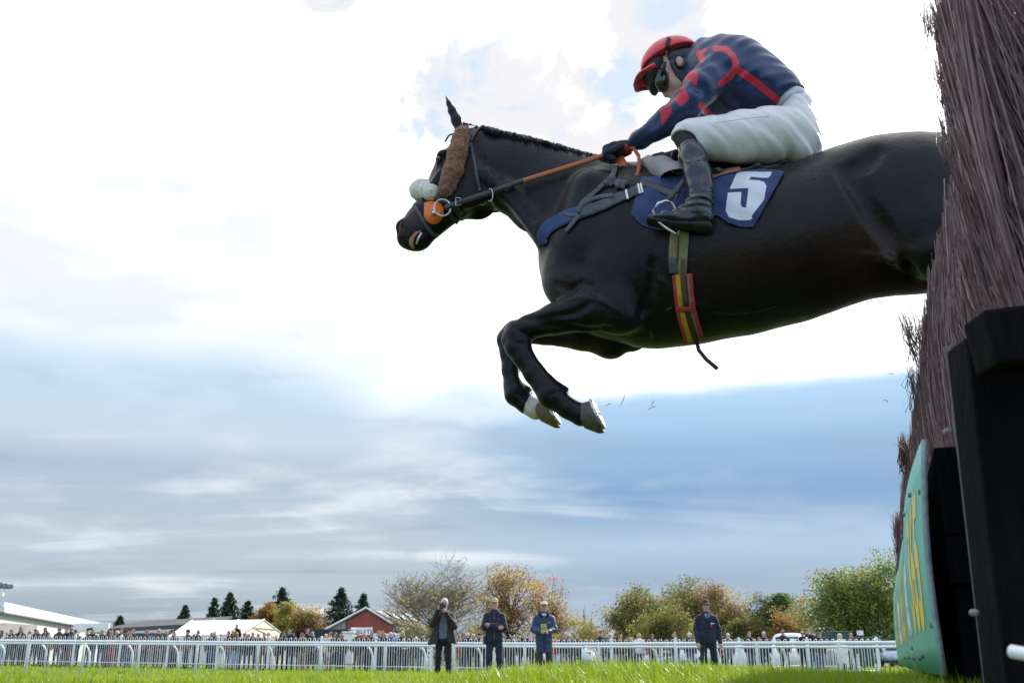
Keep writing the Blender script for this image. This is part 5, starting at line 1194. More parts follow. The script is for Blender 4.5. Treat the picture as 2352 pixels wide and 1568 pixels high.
def build_fence():
    base = fpt(3.4, -.3, 0); root = empty('steeplechase_fence', base, 'tall brown birch steeplechase fence with a green guard board, running away from the viewer', 'fence')
    r = np.random.RandomState(11); s0, s1 = -.62, 7.6
    ztop = lambda s: 1.60+.03*np.sin(s*1.7)+.02*np.sin(s*5.1)
    # face of the birch: setback u(z) towards the take-off side; near end leans forward at the top
    def face(s, z):
        k = np.clip((z-.75)/.85, 0, 1); lean = np.clip(-s/.62, 0, 1)
        return -.094-.045*k+.035*np.sin(k*pi)-.05*lean*(1-k)+.070*lean*k**2-.040*k*np.exp(-((s-.1)/.55)**2)
    # added dark solid inside the packed twigs, there to block light
    m = MB(); ss = np.linspace(s0+.06, s1-.05, 40); zz = np.linspace(.33, 1.34, 9); W_ = .62
    vs = []
    for s in ss:
        for z in zz: vs.append(fpt(s, face(s, z)-.09, z))
        for z in zz[::-1]: vs.append(fpt(s, face(s, z)-W_, z))
    k = 18; fs = [(i*k+j, i*k+(j+1) % k, (i+1)*k+(j+1) % k, (i+1)*k+j) for i in range(len(ss)-1) for j in range(k)]+[tuple(range(k)), tuple((len(ss)-1)*k+j for j in range(k))[::-1]]
    mesh_obj('light_block_core', vs, fs, M['light_block_core'], root)
    # twigs
    def twigs(n, sfun, name, rad, cross=.10, wig=.008):
        s = sfun(n); depth = r.rand(n)**1.6*.34; zb = .36+.75*r.rand(n)**1.1; L = .30+.55*r.rand(n)
        topz = ztop(s)-.0+np.clip(r.normal(size=n)*.035, -.12, .045); full = r.rand(n) < .42; zt = np.where(full, topz, np.minimum(zb+L, topz)); zb = np.where(full, zt-L*1.0-.1, zb); zb = np.maximum(zb, .34)
        outl = np.where(full, .006, .022)*r.rand(n)+ r.normal(size=n)*.006
        ds = r.normal(size=n)*np.where(r.rand(n) < cross, .17, .035)+.02; ds = np.clip(ds, -.16, np.where(s < .4, .07, .25)); rd = rad*(.5+.9*r.rand(n)**2); tone = np.clip(r.rand(n)**1.6*(.75+.5*np.sin(s*9+zb*5)*np.sin(s*3.1-zb*7+1))+.10*r.normal(size=n), 0, 1)
        V = []; ph = r.rand(n)*6.3
        for i, q in enumerate((0, .35, .7, 1.0)):
            z = zb+(zt-zb)*q; u = face(s, z)-depth*(1-.75*q)+outl*q*q+.006*np.sin(ph+q*4); sx = s+ds*q+wig*np.sin(ph*2+q*5)
            c = FO[None]+FD[None]*sx[:, None]+FN[None]*u[:, None]; c = c+np.stack([0*z, 0*z, z], -1); rr_ = rd*(1-.72*q)
            for j in range(3):
                a = 2.1*j+ph; V.append(c+(np.cos(a)*rr_)[:, None]*FD[None]+(np.sin(a)*rr_)[:, None]*FN[None])
        v = np.stack(V, 1).reshape(-1, 3); b = np.arange(n)*12; f = []
        for i in range(3):
            for j in range(3): f.append(np.stack([b+3*i+j, b+3*i+(j+1) % 3, b+3*i+3+(j+1) % 3, b+3*i+3+j], -1))
        o = mesh_obj(name, v, np.concatenate(f), M['birch'], root, smooth=True)
        at = o.data.attributes.new('tone', 'FLOAT', 'POINT'); at.data.foreach_set('value', np.repeat(tone, 12).astype(np.float32))
        o['kind'] = 'stuff'
        return o
    def sden(n):
        q = r.rand(n); return s0+(s1-s0)*q**1.7
    twigs(36000, sden, 'birch_twigs', .0032, .12, .008)
    twigs(2400, lambda n: s0+1.3*r.rand(n)**1.3, 'birch_stems', .0050, .12, .020)
    # ends of cut branches on the near end of the fence (facing the viewer)
    n = 2600; s = s0-.02+.10*r.rand(n); zb = .36+.8*r.rand(n); zt = np.minimum(zb+.3+.6*r.rand(n), 1.62+.1*r.rand(n)); uu = -.62*r.rand(n)**.9+.02
    V = []; ph = r.rand(n)*6.3; rd = .0042*(.5+1.1*r.rand(n)**2); sl = np.clip(r.normal(size=n)*.05, -.1, .035)
    for q in (0, .35, .7, 1.0):
        z = zb+(zt-zb)*q; k_ = np.clip((z-.75)/.85, 0, 1); u = uu-.13-.05*k_+sl*q+.01*np.sin(ph+4*q); c = FO[None]+FD[None]*(s-.03*q*r.rand(n)+.012*np.sin(ph*3+3*q))[:, None]+FN[None]*u[:, None]+np.stack([0*z, 0*z, z], -1)
        for j in range(3):
            a = 2.1*j+ph; V.append(c+(np.cos(a)*rd*(1-.6*q))[:, None]*FD[None]+(np.sin(a)*rd*(1-.6*q))[:, None]*FN[None])
    v = np.stack(V, 1).reshape(-1, 3); b = np.arange(n)*12; f = [np.stack([b+3*i+j, b+3*i+(j+1) % 3, b+3*i+3+(j+1) % 3, b+3*i+3+j], -1) for i in range(3) for j in range(3)]
    o = mesh_obj('birch_end', v, np.concatenate(f), M['birch'], root, smooth=True); at = o.data.attributes.new('tone', 'FLOAT', 'POINT'); at.data.foreach_set('value', np.repeat(np.clip(r.rand(n)**1.3, 0, 1), 12).astype(np.float32)); o['kind'] = 'stuff'
    # loose tufts that stand out from the ragged edge
    def tuft(px, py, Y, n, w_, h_, dx, dy, rad):
        V, T_ = [], []; m = MB()
        for i in range(n):
            a = atY(px+w_*r.randn(), py+h_*r.rand(), Y+.1*r.randn()); q = r.rand(); b = atY(px+dx*(.2+1.0*r.rand())+w_*r.randn()*.6, py+dy*(.35+.8*r.rand()), Y+.1*r.randn()); mid = a*.45+b*.55+r.normal(size=3)*.010
            m.tube([a, mid, b], [rad, rad*.8, rad*.25], 4)
            if r.rand() < .5: m.tube([mid, mid*.4+b*.6+r.normal(size=3)*.03], [rad*.6, rad*.2], 3)
        o = m.build('birch_tuft', M['birch'], root, True); at = o.data.attributes.new('tone', 'FLOAT', 'POINT'); at.data.foreach_set('value', np.full(len(m.v), .12, np.float32)); o['kind'] = 'stuff'
    tuft(2108, 780, 3.2, 60, 13, 70, -44, -80, .0011); tuft(2104, 890, 3.4, 40, 12, 80, -16, -50, .0012); tuft(2068, 1240, 7.8, 90, 6, 40, -16, -60, .0030); tuft(2078, 1040, 5.2, 70, 7, 50, -10, -45, .0022)
    tuft(2184, 320, 2.1, 40, 8, 90, -24, -60, .0009); tuft(2168, 190, 1.85, 36, 8, 60, -18, -50, .0009); tuft(2142, 60, 1.65, 30, 10, 60, -14, -60, .0009)
    # guard board: slightly bowed glossy sheet with an edge, lettered
    green = mat('board_green', (.065, .43, .31), .40, .06, 1.5); edge = mat('board_edge', (.33, .36, .38), .6, .2, 60)
    bow = lambda s: .014*np.sin(np.clip(s/1.9, 0, 1)*pi)-.004*s*0
    zb0 = .42; top = lambda s: .895-.004*s+.018*np.abs(np.sin(s*1.9+.4))
    ss = np.linspace(0, 5.2, 105); nz = 9; vs = []
    for th in (0.0, -.011):
        for s in ss:
            for q in np.linspace(0, 1, nz):
                tz = top(s) if s > .10 else top(s)-.0
                vs.append(fpt(s, bow(s)+.016+th+.012*sin(q*pi)+.018*(1-q), zb0+(tz-zb0)*q))
    N = len(ss)*nz; fs = []
    for i in range(len(ss)-1):
        for j in range(nz-1):
            a = i*nz+j; fs.append((a, a+1, a+nz+1, a+nz)); fs.append((N+a, N+a+nz, N+a+nz+1, N+a+1))
    mi = [0]*len(fs)
    for i in range(len(ss)-1): fs += [(i*nz, (i+1)*nz, N+(i+1)*nz, N+i*nz), (i*nz+nz-1, N+i*nz+nz-1, N+(i+1)*nz+nz-1, (i+1)*nz+nz-1)]; mi += [1, 1]
    e = (len(ss)-1)*nz
    for j in range(nz-1): fs += [(j, N+j, N+j+1, j+1), (e+j, e+j+1, N+e+j+1, N+e+j)]; mi += [1, 1]
    board = mesh_obj('guard_board', vs, fs, [green, edge], root, True, mi)
    # lettering runs from the far end towards the viewer
    whitep = mat('board_white', (.74, .77, .77), .5, .05, 3); yel = mat('board_yellow', (.80, .60, .08), .5, .05, 3)
    def letters(body, size, mt, scen, name, zc=.655, sx=1.0):
        cu = bpy.data.curves.new(name, 'FONT'); cu.body = body; cu.size = size; cu.extrude = .0003; cu.align_x = 'CENTER'; cu.align_y = 'CENTER'; cu.resolution_u = 5; cu.offset = .012
        o = bpy.data.objects.new('tmp', cu); COL.objects.link(o); me = bpy.data.meshes.new_from_object(o.evaluated_get(bpy.context.evaluated_depsgraph_get())); bpy.data.objects.remove(o)
        bm = bmesh.new(); bm.from_mesh(me); bmesh.ops.subdivide_edges(bm, edges=[e_ for e_ in bm.edges if e_.calc_length() > .05], cuts=2); bmesh.ops.triangulate(bm, faces=bm.faces)
        vs = []
        for p in bm.verts:
            s = scen-p.co.x*sx; z = zc+p.co.y; q = (z-zb0)/(top(s)-zb0)
            vs.append(fpt(s, bow(s)+.0170+p.co.z+.012*sin(min(max(q, 0), 1)*pi)+.018*(1-q), z))
        fs = [tuple(v.index for v in f.verts)[::-1] for f in bm.faces]; bm.verts.ensure_lookup_table(); bm.free()
        return mesh_obj(name, vs, fs, mt, board)
    letters('365', .42, yel, .47, 'yellow_lettering', sx=.86); letters('bet', .42, whitep, 1.22, 'white_lettering', sx=.92)
    letters('365', .42, yel, 2.45, 'yellow_lettering', sx=.9); letters('bet', .42, whitep, 3.25, 'white_lettering', sx=.92)
    letters('365', .42, yel, 4.3, 'yellow_lettering', sx=.8)
    for (s, z) in ((.07, .80), (.06, .52), (.45, .85), (.9, .86), (1.5, .86), (.48, .46), (.62, .455), (1.1, .455), (1.15, .485), (2.2, .46), (3.0, .46)):
        m = MB(); q = .018*(1-(z-zb0)/(top(s)-zb0)); m.tube([fpt(s, bow(s)+.013+q, z), fpt(s, bow(s)+.027+q, z)], .0065, 10); m.build('screw', M['trim_grey'], board)
    # timber behind the board and its dark end
    m = MB(); Mx = Matrix(((FD[0], -FN[0], 0, FO[0]), (FD[1], -FN[1], 0, FO[1]), (0, 0, 1, 0), (0, 0, 0, 1)))
    m.box((.012, .006, .70), (5.2, .085, .885), M=Mx); m.box((.016, .006, .60), (5.2, .075, .697), M=Mx); m.box((.03, .012, .40), (5.2, .06, .597), M=Mx); bevel(m.build('guard_timber', M['black_wood'], root), .004)
    # end frame standing a little nearer to the viewer: leaning post, cross beam, second post, brace
    def Lp(px, py, Y): return atY(px, py, Y)
    def beam(name, p, q, w_, d_, mt='black_wood', par=root):
        p = np.array(p); q = np.array(q); ax = (q-p)/np.linalg.norm(q-p); sx = np.cross(ax, np.array([0, 1.0, 0])); sx /= np.linalg.norm(sx); sy = np.cross(ax, sx)
        m = MB(); c = [(-1, -1), (1, -1), (1, 1), (-1, 1)]
        m.add([p+sx*a*w_/2+sy*b_*d_/2 for a, b_ in c]+[q+sx*a*w_/2+sy*b_*d_/2 for a, b_ in c], [(0, 3, 2, 1), (4, 5, 6, 7), (0, 1, 5, 4), (1, 2, 6, 5), (2, 3, 7, 6), (3, 0, 4, 7)])
        return bevel(m.build(name, M[mt] if isinstance(mt, str) else mt, par), .006)
    Y0 = 1.42; top_ = Lp(2252, 790, Y0); bot_ = Lp(2346, 1590, Y0); bot_[2] = float(ground_h(bot_[0], Y0))-.02
    pale_edge = mat('worn_timber', (.09, .095, .10), .7, .3, 30, .3, 80)
    beam('end_post', bot_, top_, .074, .075)
    a = Lp(2184, 792, Y0+.03); b_ = Lp(2274, 1600, Y0+.03); b_[2] = max(float(ground_h(b_[0], Y0))-.02, b_[2]-.1); beam('worn_edge', b_, a, .010, .03, pale_edge)
    a = Lp(2250, 790, 1.30); b_ = Lp(2640, 742, 1.30); beam('cross_beam', a, b_, .078, .07)
    a = Lp(2335, 850, 1.48); b_ = Lp(2440, 1620, 1.48); b_[2] = float(ground_h(b_[0], 1.48))-.02; beam('back_post', b_, a, .075, .06)
    a = Lp(2306, 860, 1.45); b_ = Lp(2318, 990, 1.45); beam('steel_strap', b_, a, .018, .02, pale_edge)
    for (px, py) in ((2186, 985), (2248, 1405)):
        p = Lp(px, py, Y0-.025); m = MB(); m.tube([p+np.array([0, .02, 0]), p+np.array([0, .009, 0])], .0048, 12); m.build('bolt', M['trim_grey'], root, True)
    return root
build_fence()
def wing_rail():
    a = atY(2318, 1494, 1.05); b = atY(2560, 1540, .98); c = (a+b)/2
    root = empty('wing_rail', c, 'blurred pale rail end poking in low beside the dark fence frame', 'rail')
    m = MB(); m.tube([a, a+(b-a)*.02, b], [.005, .0068, .0072], 14); m.build('rail', M['white_plastic'], root, True)
    p = a+(b-a)*.75; m = MB(); m.tube([(p[0], p[1]+.0, float(ground_h(p[0], p[1]))-.02), (p[0], p[1], p[2]-.012)], .014, 10); m.build('post', M['white_plastic'], root, True)
wing_rail()
# bits of birch and turf knocked into the air
M['bit'] = mat('bit', (.16, .14, .10), .7, .3); M['bit_green'] = mat('bit_green', (.10, .22, .02), .6, .3, trans=.3)
for i, (px, py, dx, dy, mt, lab) in enumerate([(1424, 932, 10, -26, 'bit', 'longer flying birch chip below the horse'), (1500, 918, -6, 16, 'bit', 'bent flying twig between the hoof and the fence'), (1488, 940, 20, -8, 'bit', 'flat flying twig under the bent one'), (1390, 932, 14, -6, 'bit', 'small flying chip just past the near hoof'), (2052, 862, -12, -4, 'bit', 'flying twig beside the birch edge'), (2028, 918, 12, 8, 'bit', 'flying bark scrap near the birch edge'), (1528, 713, 16, -8, 'bit_green', 'green grass blade flying before the girth'), (1492, 762, 4, 16, 'bit_green', 'green grass scrap flying under the chest')]):
    Y = 3.75 if i > 5 else 3.6
    a = atY(px, py, Y); b = atY(px+dx, py+dy, Y+.02); mid = (a+b)/2+np.array([.006, 0, .004])
    m = MB(); m.tube([a, mid, b], [.0006, .0015, .0005], 6); o = m.build('flying_twig' if mt == 'bit' else 'grass_scrap', M[mt]); tag(o, lab, 'debris', 'bits flying through the air')
# ------------------------------------------------------------------ horse frame: u along the body, y across (away), z up
PSI = R(15); HO = atY(1560, 600, 4.08); HO[2] = 0.0
HR = np.array([cos(PSI), -sin(PSI), 0.0]); HA = np.array([sin(PSI), cos(PSI), 0.0])
def Lc(px, py, V=0.0):
    """pixel ray met with the plane V metres towards the viewer -> local (u, y, z)"""
    d = ray(px, py); t = ((HO-CAM)@(-HA)+V)/(d@(-HA)); P = CAM+d*t-HO
    return np.array([P@HR, -V, P[2]])
def depth(px, py, V=0.0):
    d = ray(px, py); return ((HO-CAM)@(-HA)+V)/(d@(-HA))
def toW(v):
    v = np.asarray(v, float); return HO+v[..., 0:1]*HR+v[..., 1:2]*HA+v[..., 2:3]*np.array([0, 0, 1.0])
def Wc(px, py, V=0.0): return toW(Lc(px, py, V))
def proj(P):
    P = np.asarray(P, float)-CAM; f_ = np.array([0, cos(TILT), sin(TILT)]); u_ = np.array([0, -sin(TILT), cos(TILT)]); d = P@f_
    return np.stack([CX+F*P[..., 0]/d, CY-F*(P@u_)/d], -1)
def K(px, py, r, V=0.0, rl=None):
    """joint of a limb: pixel position, radius in pixels, optional lateral radius in metres"""
    p = Lc(px, py, V); m = r*depth(px, py, V)/F
    return (*p, m, rl if rl is not None else m)
TH = R(21)
def KM(px, py, r, V, s, rl=None):
    """like K on the near side, mirrored to the far side when s is -1"""
    q = K(px, py, r, abs(V), rl); return (q[0], q[1]*s, *q[2:])
def LM(px, py, V, s):
    q = Lc(px, py, abs(V)); q[1] *= s; return q
def sect(xt, yt, xb, yb, b, k=1.0):
    p = Lc(xt, yt); q = Lc(xb, yb); A = np.linalg.norm(p-q)/2; a = math.sqrt(max(A*A-(b*tan(TH))**2*k, (.6*A)**2))
    return (*((p+q)/2), a, b)
def add_sdf_obj(name, vol, mt, parent, smooth=2):
    v, f = vol.mesh(smooth); o = mesh_obj(name, toW(v), f, mt, parent, True); return o

def point_in(poly, P):
    x, y = P[:, 0], P[:, 1]; c = np.zeros(len(P), bool); n = len(poly); j = n-1
    for i in range(n):
        xi, yi = poly[i]; xj, yj = poly[j]
        c ^= ((yi > y) != (yj > y)) & (x < (xj-xi)*(y-yi)/(yj-yi+1e-12)+xi); j = i
    return c
def poly_sd(poly, P):
    """signed distance to a polygon, positive inside"""
    d = seg_dist(P, list(poly)+[poly[0]]); return np.where(point_in(poly, P), d, -d)
def two_tone(name, c1, c2, rough, bump, bscale, sheen=.2, w_=.7):
    m = mat(name, c1, rough, .12, 6, bump, bscale, sheen=sheen); t = NT(m.node_tree); bs = t.n['Principled BSDF']
    old = bs.inputs['Base Color'].links[0].from_socket; at = t.new('ShaderNodeAttribute'); at.attribute_name = 'print'
    t.l.new(t.mix(t.sstep(at.outputs['Fac'], -w_, w_), old, c2), bs.inputs['Base Color']); return m
def seg_dist(P, pts):
    d = np.full(len(P), 1e9)
    for a, b in zip(pts[:-1], pts[1:]):
        a = np.array(a, float); b = np.array(b, float); ab = b-a; t = np.clip(((P-a)@ab)/(ab@ab+1e-9), 0, 1); d = np.minimum(d, np.linalg.norm(P-a-t[:, None]*ab, axis=1))
    return d

# coat: dark bay, browner where the float attribute says so
def horse_mat():
    m = bpy.data.materials.new('horse_coat'); m.use_nodes = True; t = NT(m.node_tree); bs = t.n['Principled BSDF']
    at = t.new('ShaderNodeAttribute'); at.attribute_name = 'tan'; tcn = t.new('ShaderNodeTexCoord'); v = tcn.outputs['Object']
    n1 = t.noise(v, 5, 5, .6); n2 = t.noise(v, 22, 4)
    c = t.mix(t.sstep(n1, .35, .7), (.0032, .0032, .0044), (.0050, .0037, .0040))
    c = t.mix(t.m('MULTIPLY', at.outputs['Fac'], t.m('ADD', .55, t.m('MULTIPLY', n2, .9)), clamp=True), c, (.046, .020, .011))
    t.l.new(c, bs.inputs['Base Color'])
    t.l.new(t.m('ADD', .37, t.m('MULTIPLY', t.m('SUBTRACT', n2, .5), .28)), bs.inputs['Roughness']); bs.inputs['Specular IOR Level'].default_value = .24
    bs.inputs['Sheen Weight'].default_value = .08; bs.inputs['Sheen Roughness'].default_value = .4
    mp = t.new('ShaderNodeMapping'); mp.inputs['Scale'].default_value = (1, 1, .35); t.l.new(v, mp.inputs[0])
    h = t.m('ADD', t.m('MULTIPLY', t.noise(mp.outputs[0], 420, 2), .22), t.m('ADD', t.m('MULTIPLY', t.noise(v, 16, 4, .55, .8), 1.6), t.m('MULTIPLY', t.noise(v, 48, 3), .7)))
    b = t.new('ShaderNodeBump'); b.inputs['Strength'].default_value = .22; b.inputs['Distance'].default_value = .010; t.l.new(h, b.inputs['Height']); t.l.new(b.outputs[0], bs.inputs['Normal'])
    return m
M['coat'] = horse_mat()
hbase = Wc(1560, 790); HORSE = empty('horse', (hbase[0], hbase[1], .3), 'dark bay racehorse in mid-jump over the birch fence, wearing bridle, number cloth and girth', 'horse')

def resample(pts, step):
    pts = [np.array(p, float) for p in pts]; out_ = []
    n = len(pts); 
    for i in range(n-1):
        p0, p1, p2, p3 = pts[max(i-1, 0)], pts[i], pts[i+1], pts[min(i+2, n-1)]; k = max(1, int(np.linalg.norm((p2-p1)[:2])/step))
        for j in range(k):
            t = j/k; out_.append(.5*((2*p1)+(-p0+p2)*t+(2*p0-5*p1+4*p2-p3)*t*t+(-p0+3*p1-3*p2+p3)*t**3))
    out_.append(pts[-1]); return out_
def build_horse():
    lo = np.array([-1.55, -.48, 1.02]); hi = np.array([2.25, .48, 3.24]); v = Vol(lo, hi, .0078)
    T = [sect(1376, 470, 1376, 705, .20), sect(1440, 384, 1445, 784, .262), sect(1520, 388, 1520, 796, .285), sect(1600, 396, 1600, 785, .305), sect(1700, 400, 1700, 768, .315), sect(1800, 394, 1800, 742, .31),
         sect(1880, 374, 1880, 712, .295), sect(1960, 343, 1960, 684, .28), sect(2040, 320, 2040, 674, .28), sect(2120, 315, 2120, 668, .275), sect(2200, 322, 2195, 650, .255), sect(2270, 352, 2250, 600, .21), sect(2320, 400, 2295, 530, .14)]
    v.limb(T, .04)
    # neck
    v.limb([K(1112, 384, 76, 0, .072), K(1160, 388, 76, 0, .078), K(1222, 406, 76, 0, .085), K(1272, 440, 94, 0, .105), K(1318, 466, 109, 0, .135), K(1362, 500, 126, 0, .17)], .05)
    # head
    Hd = [K(1088, 350, 62, 0, .070), K(1060, 414, 74, 0, .088), K(1040, 444, 65, 0, .088), K(1009, 475, 53, 0, .070), K(988, 498, 47, 0, .056), K(968, 518, 44, 0, .054), K(952, 536, 37, 0, .055), K(943, 547, 27, 0, .046)]
    v.limb(Hd, .02)
    v.ell(Lc(1024, 374), (.030, .094, .045), .03)                       # brow
    for s in (-1, 1):
        v.ell(LM(1016, 359, .072, s), (.030, .022, .016), .02, rot=.9)   # eyebrow bone
        v.ell(LM(1085, 432, .070, s), (.085, .030, .10), .04)            # cheek
        v.limb([KM(1010, 400, 8, .083, s), KM(975, 452, 7, .066, s)], .02)  # facial crest
        v.ell(LM(922, 520, .040, s), (.030, .020, .036), .02)            # nostril rim
        v.ell(LM(920, 521, .058, s), (.013, .016, .024), .010, 's', rot=-.4)
        v.limb([KM(926, 549, 3, .052, s), KM(948, 545, 3, .056, s), KM(976, 530, 2.5, .056, s)], .012, 's')
        v.ell(LM(1008, 365, .098, s), (.021, .012, .016), .010, 's', rot=.5)
        v.limb([(*LM(1057, 300, .045, s), .024, .018), (*LM(1048, 276, .050, s), .0245, .016), (*LM(1038, 254, .052, s), .0190, .013), (*LM(1030, 237, .052, s), .0115, .009), (*LM(1023, 219, .050, s), .0035, .0035)], .012)
    v.ell(Lc(966, 558), (.050, .038, .036), .02, rot=.35)               # chin
    v.ell(Lc(928, 550), (.026, .040, .028), .02)
    v.limb([K(1118, 440, 22, .0), K(1160, 458, 18, 0), K(1205, 500, 20, 0)], .05)
    for s in (-1, 1):                                                   # muscles
        v.limb([KM(1110, 400, 16, .075, s), KM(1170, 440, 18, .082, s), KM(1250, 540, 26, .10, s)], .04)    # jugular ridge
        v.limb([KM(1360, 440, 55, .14, s, .09), KM(1330, 560, 60, .15, s, .09), KM(1305, 645, 48, .135, s, .085)], .03)  # shoulder
        v.limb([KM(1440, 470, 60, .17, s, .08), KM(1425, 610, 72, .18, s, .09), KM(1420, 705, 46, .185, s, .08)], .028)   # triceps
        v.ell(LM(1292, 640, .10, s), (.085, .085, .12), .05)             # breast
        v.limb([KM(2110, 420, 90, .13, s, .13), KM(2126, 530-(30 if s < 0 else 0), 84, .165, s, .12), KM(2130, 585-(95 if s < 0 else 0), 44, .19, s, .085)], .06)  # thigh
        v.ell(LM(2010, 392, .17, s), (.13, .07, .10), .06)               # hip
        if s > 0: v.limb([KM(1985, 470, 20, .245, s, .03), KM(2060, 590, 22, .235, s, .03)], .05)                    # flank fold
    # forelegs
    near = [K(1322, 655, 58, .14, .10), K(1412, 702, 60, .175, .085), K(1345, 712, 49, .18, .08), K(1275, 732, 36, .18), K(1215, 751, 27, .18), K(1189, 768, 29, .18), K(1190, 795, 29, .18), K(1202, 820, 24, .18), K(1228, 858, 24, .178), K(1250, 884, 26, .176), K(1268, 907, 32, .175), K(1304, 937, 23, .174), K(1335, 952, 27, .173)]
    v.limb(near, .018); v.ell(Lc(1432, 740, .18), (.07, .06, .045), .04)
    v.limb([K(1178, 750, 14, .18), K(1166, 782, 13, .18), K(1180, 806, 12, .18)], .02); v.limb([K(1284, 893, 14, .175), K(1300, 892, 6, .175)], .012)
    v.limb([K(1215, 815, 9, .18), K(1262, 880, 9, .176)], .012)
    far = [K(1330, 680, 52, -.14, .10), K(1404, 782, 36, -.175, .075), K(1335, 764, 40, -.175), K(1250, 765, 26, -.175), K(1180, 764, 25, -.175), K(1167, 780, 25, -.175), K(1170, 810, 21, -.175), K(1173, 850, 19.5, -.174), K(1180, 886, 22, -.173), K(1187, 905, 27, -.172), K(1208, 927, 21, -.171), K(1230, 938, 23, -.170)]
    v.limb(far, .018); v.limb([K(1200, 893, 13, -.172), K(1216, 893, 6, -.172)], .012); v.ell(Lc(1402, 800, -.175), (.055, .05, .038), .04)
    # hind legs trailing over the fence
    for s, dx, dy in ((1, 0, 0), (-1, 40, -14)):
        v.limb([KM(2140, 580+dy*7, 48, .19, s, .09), KM(2225, 670+dy*6, 46, .17, s, .075), KM(2330+dx, 770+dy, 27, .15, s), KM(2368+dx, 800+dy, 30, .15, s), KM(2430+dx, 850+dy, 21, .15, s), KM(2500+dx, 905+dy, 21, .15, s), KM(2540+dx, 930+dy, 27, .15, s), KM(2580+dx, 945+dy, 21, .15, s), KM(2600+dx, 955+dy, 25, .15, s)], .03)
    # second pass: creases and ridges laid exactly on the surface of the first
    V_, F_ = v.mesh(2); tree = BVHTree.FromPolygons([tuple(p) for p in toW(V_)], [tuple(map(int, q)) for q in F_])
    def line(pts, r, depth_, op, k):
        out_ = []
        for q in resample([np.array(p, float) for p in pts], 14):
            d = Vector(ray(*q[:2])).normalized(); loc, nr, _, _ = tree.ray_cast(Vector(CAM), d)
            if loc is None: continue
            P = np.array(loc)+np.array(nr)*depth_-HO; out_.append((P@HR, P@HA, P[2], r))
        if len(out_) > 1: v.limb(out_, k, op)
    G = lambda pts, r=.012, d=.004, k=.022: line(pts, r, d, 's', k)
    Rg = lambda pts, r=.010, d=-.004, k=.020: line(pts, r, d, 'u', k)
    G([(1498, 600), (1497, 650), (1488, 690), (1468, 732)]); G([(1281, 652), (1308, 668), (1336, 648), (1358, 655), (1376, 684)], .010)
    G([(1205, 731), (1238, 734), (1282, 726), (1326, 716), (1350, 700)], .008, .003); G([(1241, 748), (1300, 748), (1355, 757), (1400, 752)], .008, .003)
    G([(1945, 392), (1994, 475), (2034, 540), (2068, 600), (2088, 630)], .018, .010, .05); Rg([(1985, 588), (2020, 590), (2048, 600), (2080, 624)], .012)
    G([(1128, 380), (1150, 412), (1180, 450), (1222, 505)], .010, .003); G([(1106, 360), (1112, 400), (1100, 440)], .010, .003)
    G([(1212, 812), (1230, 838), (1252, 868)], .006, .002, .01); G([(1174, 775), (1188, 788), (1206, 790)], .006, .002, .01); G([(1180, 748), (1192, 762), (1212, 768)], .005, .002, .01)
    G([(1262, 908), (1280, 900), (1296, 904)], .006, .003, .01); G([(1182, 905), (1196, 900), (1212, 906)], .006, .003, .01)
    Rg([(1300, 690), (1340, 684), (1380, 690), (1420, 715)], .006, -.001, .012); Rg([(1515, 640), (1580, 690), (1680, 715), (1780, 700)], .006, -.001, .012); Rg([(1030, 480), (1045, 500), (1070, 505)], .006, -.001, .012)
    Rg([(985, 440), (1000, 420), (1022, 408)], .005, 0, .010); Rg([(975, 470), (995, 455), (1030, 440)], .004, 0, .010)
    G([(2010, 350), (1990, 372), (1960, 386)], .018, .013, .05)
    V_, F_ = v.mesh(2)
    o = mesh_obj('body', toW(V_), F_, M['coat'], HORSE, True)
    P = proj(toW(V_)); tan_ = np.zeros(len(P))
    def blot(cx, cy, rx, ry, a): 
        global _t
        q = ((P[:, 0]-cx)/rx)**2+((P[:, 1]-cy)/ry)**2; return a*np.exp(-q)
    for b in ((948, 500, 26, 20, .9), (935, 540, 14, 10, .35), (1285, 668, 18, 26, .7), (1370, 795, 40, 14, .35), (2040, 575, 60, 34, .5), (1985, 540, 60, 70, .35), (1640, 620, 120, 90, .22), (1800, 560, 160, 110, .25), (1960, 620, 70, 50, .25), (1240, 795, 20, 10, .3), (1105, 470, 30, 20, .2)): tan_ += blot(*b)
    at = o.data.attributes.new('tan', 'FLOAT', 'POINT'); at.data.foreach_set('value', np.clip(tan_, 0, 1).astype(np.float32))
    return o
body = build_horse()
off = np.array(HORSE.location)
bm = bmesh.new(); bm.from_mesh(body.data); bmesh.ops.translate(bm, verts=bm.verts, vec=Vector(off)); HB = BVHTree.FromBMesh(bm); bm.free()
def hit(px, py):
    d = Vector(ray(px, py)).normalized(); loc, nr, i, ds = HB.ray_cast(Vector(CAM), d)
    return (np.array(loc), np.array(nr)) if loc is not None else (None, None)
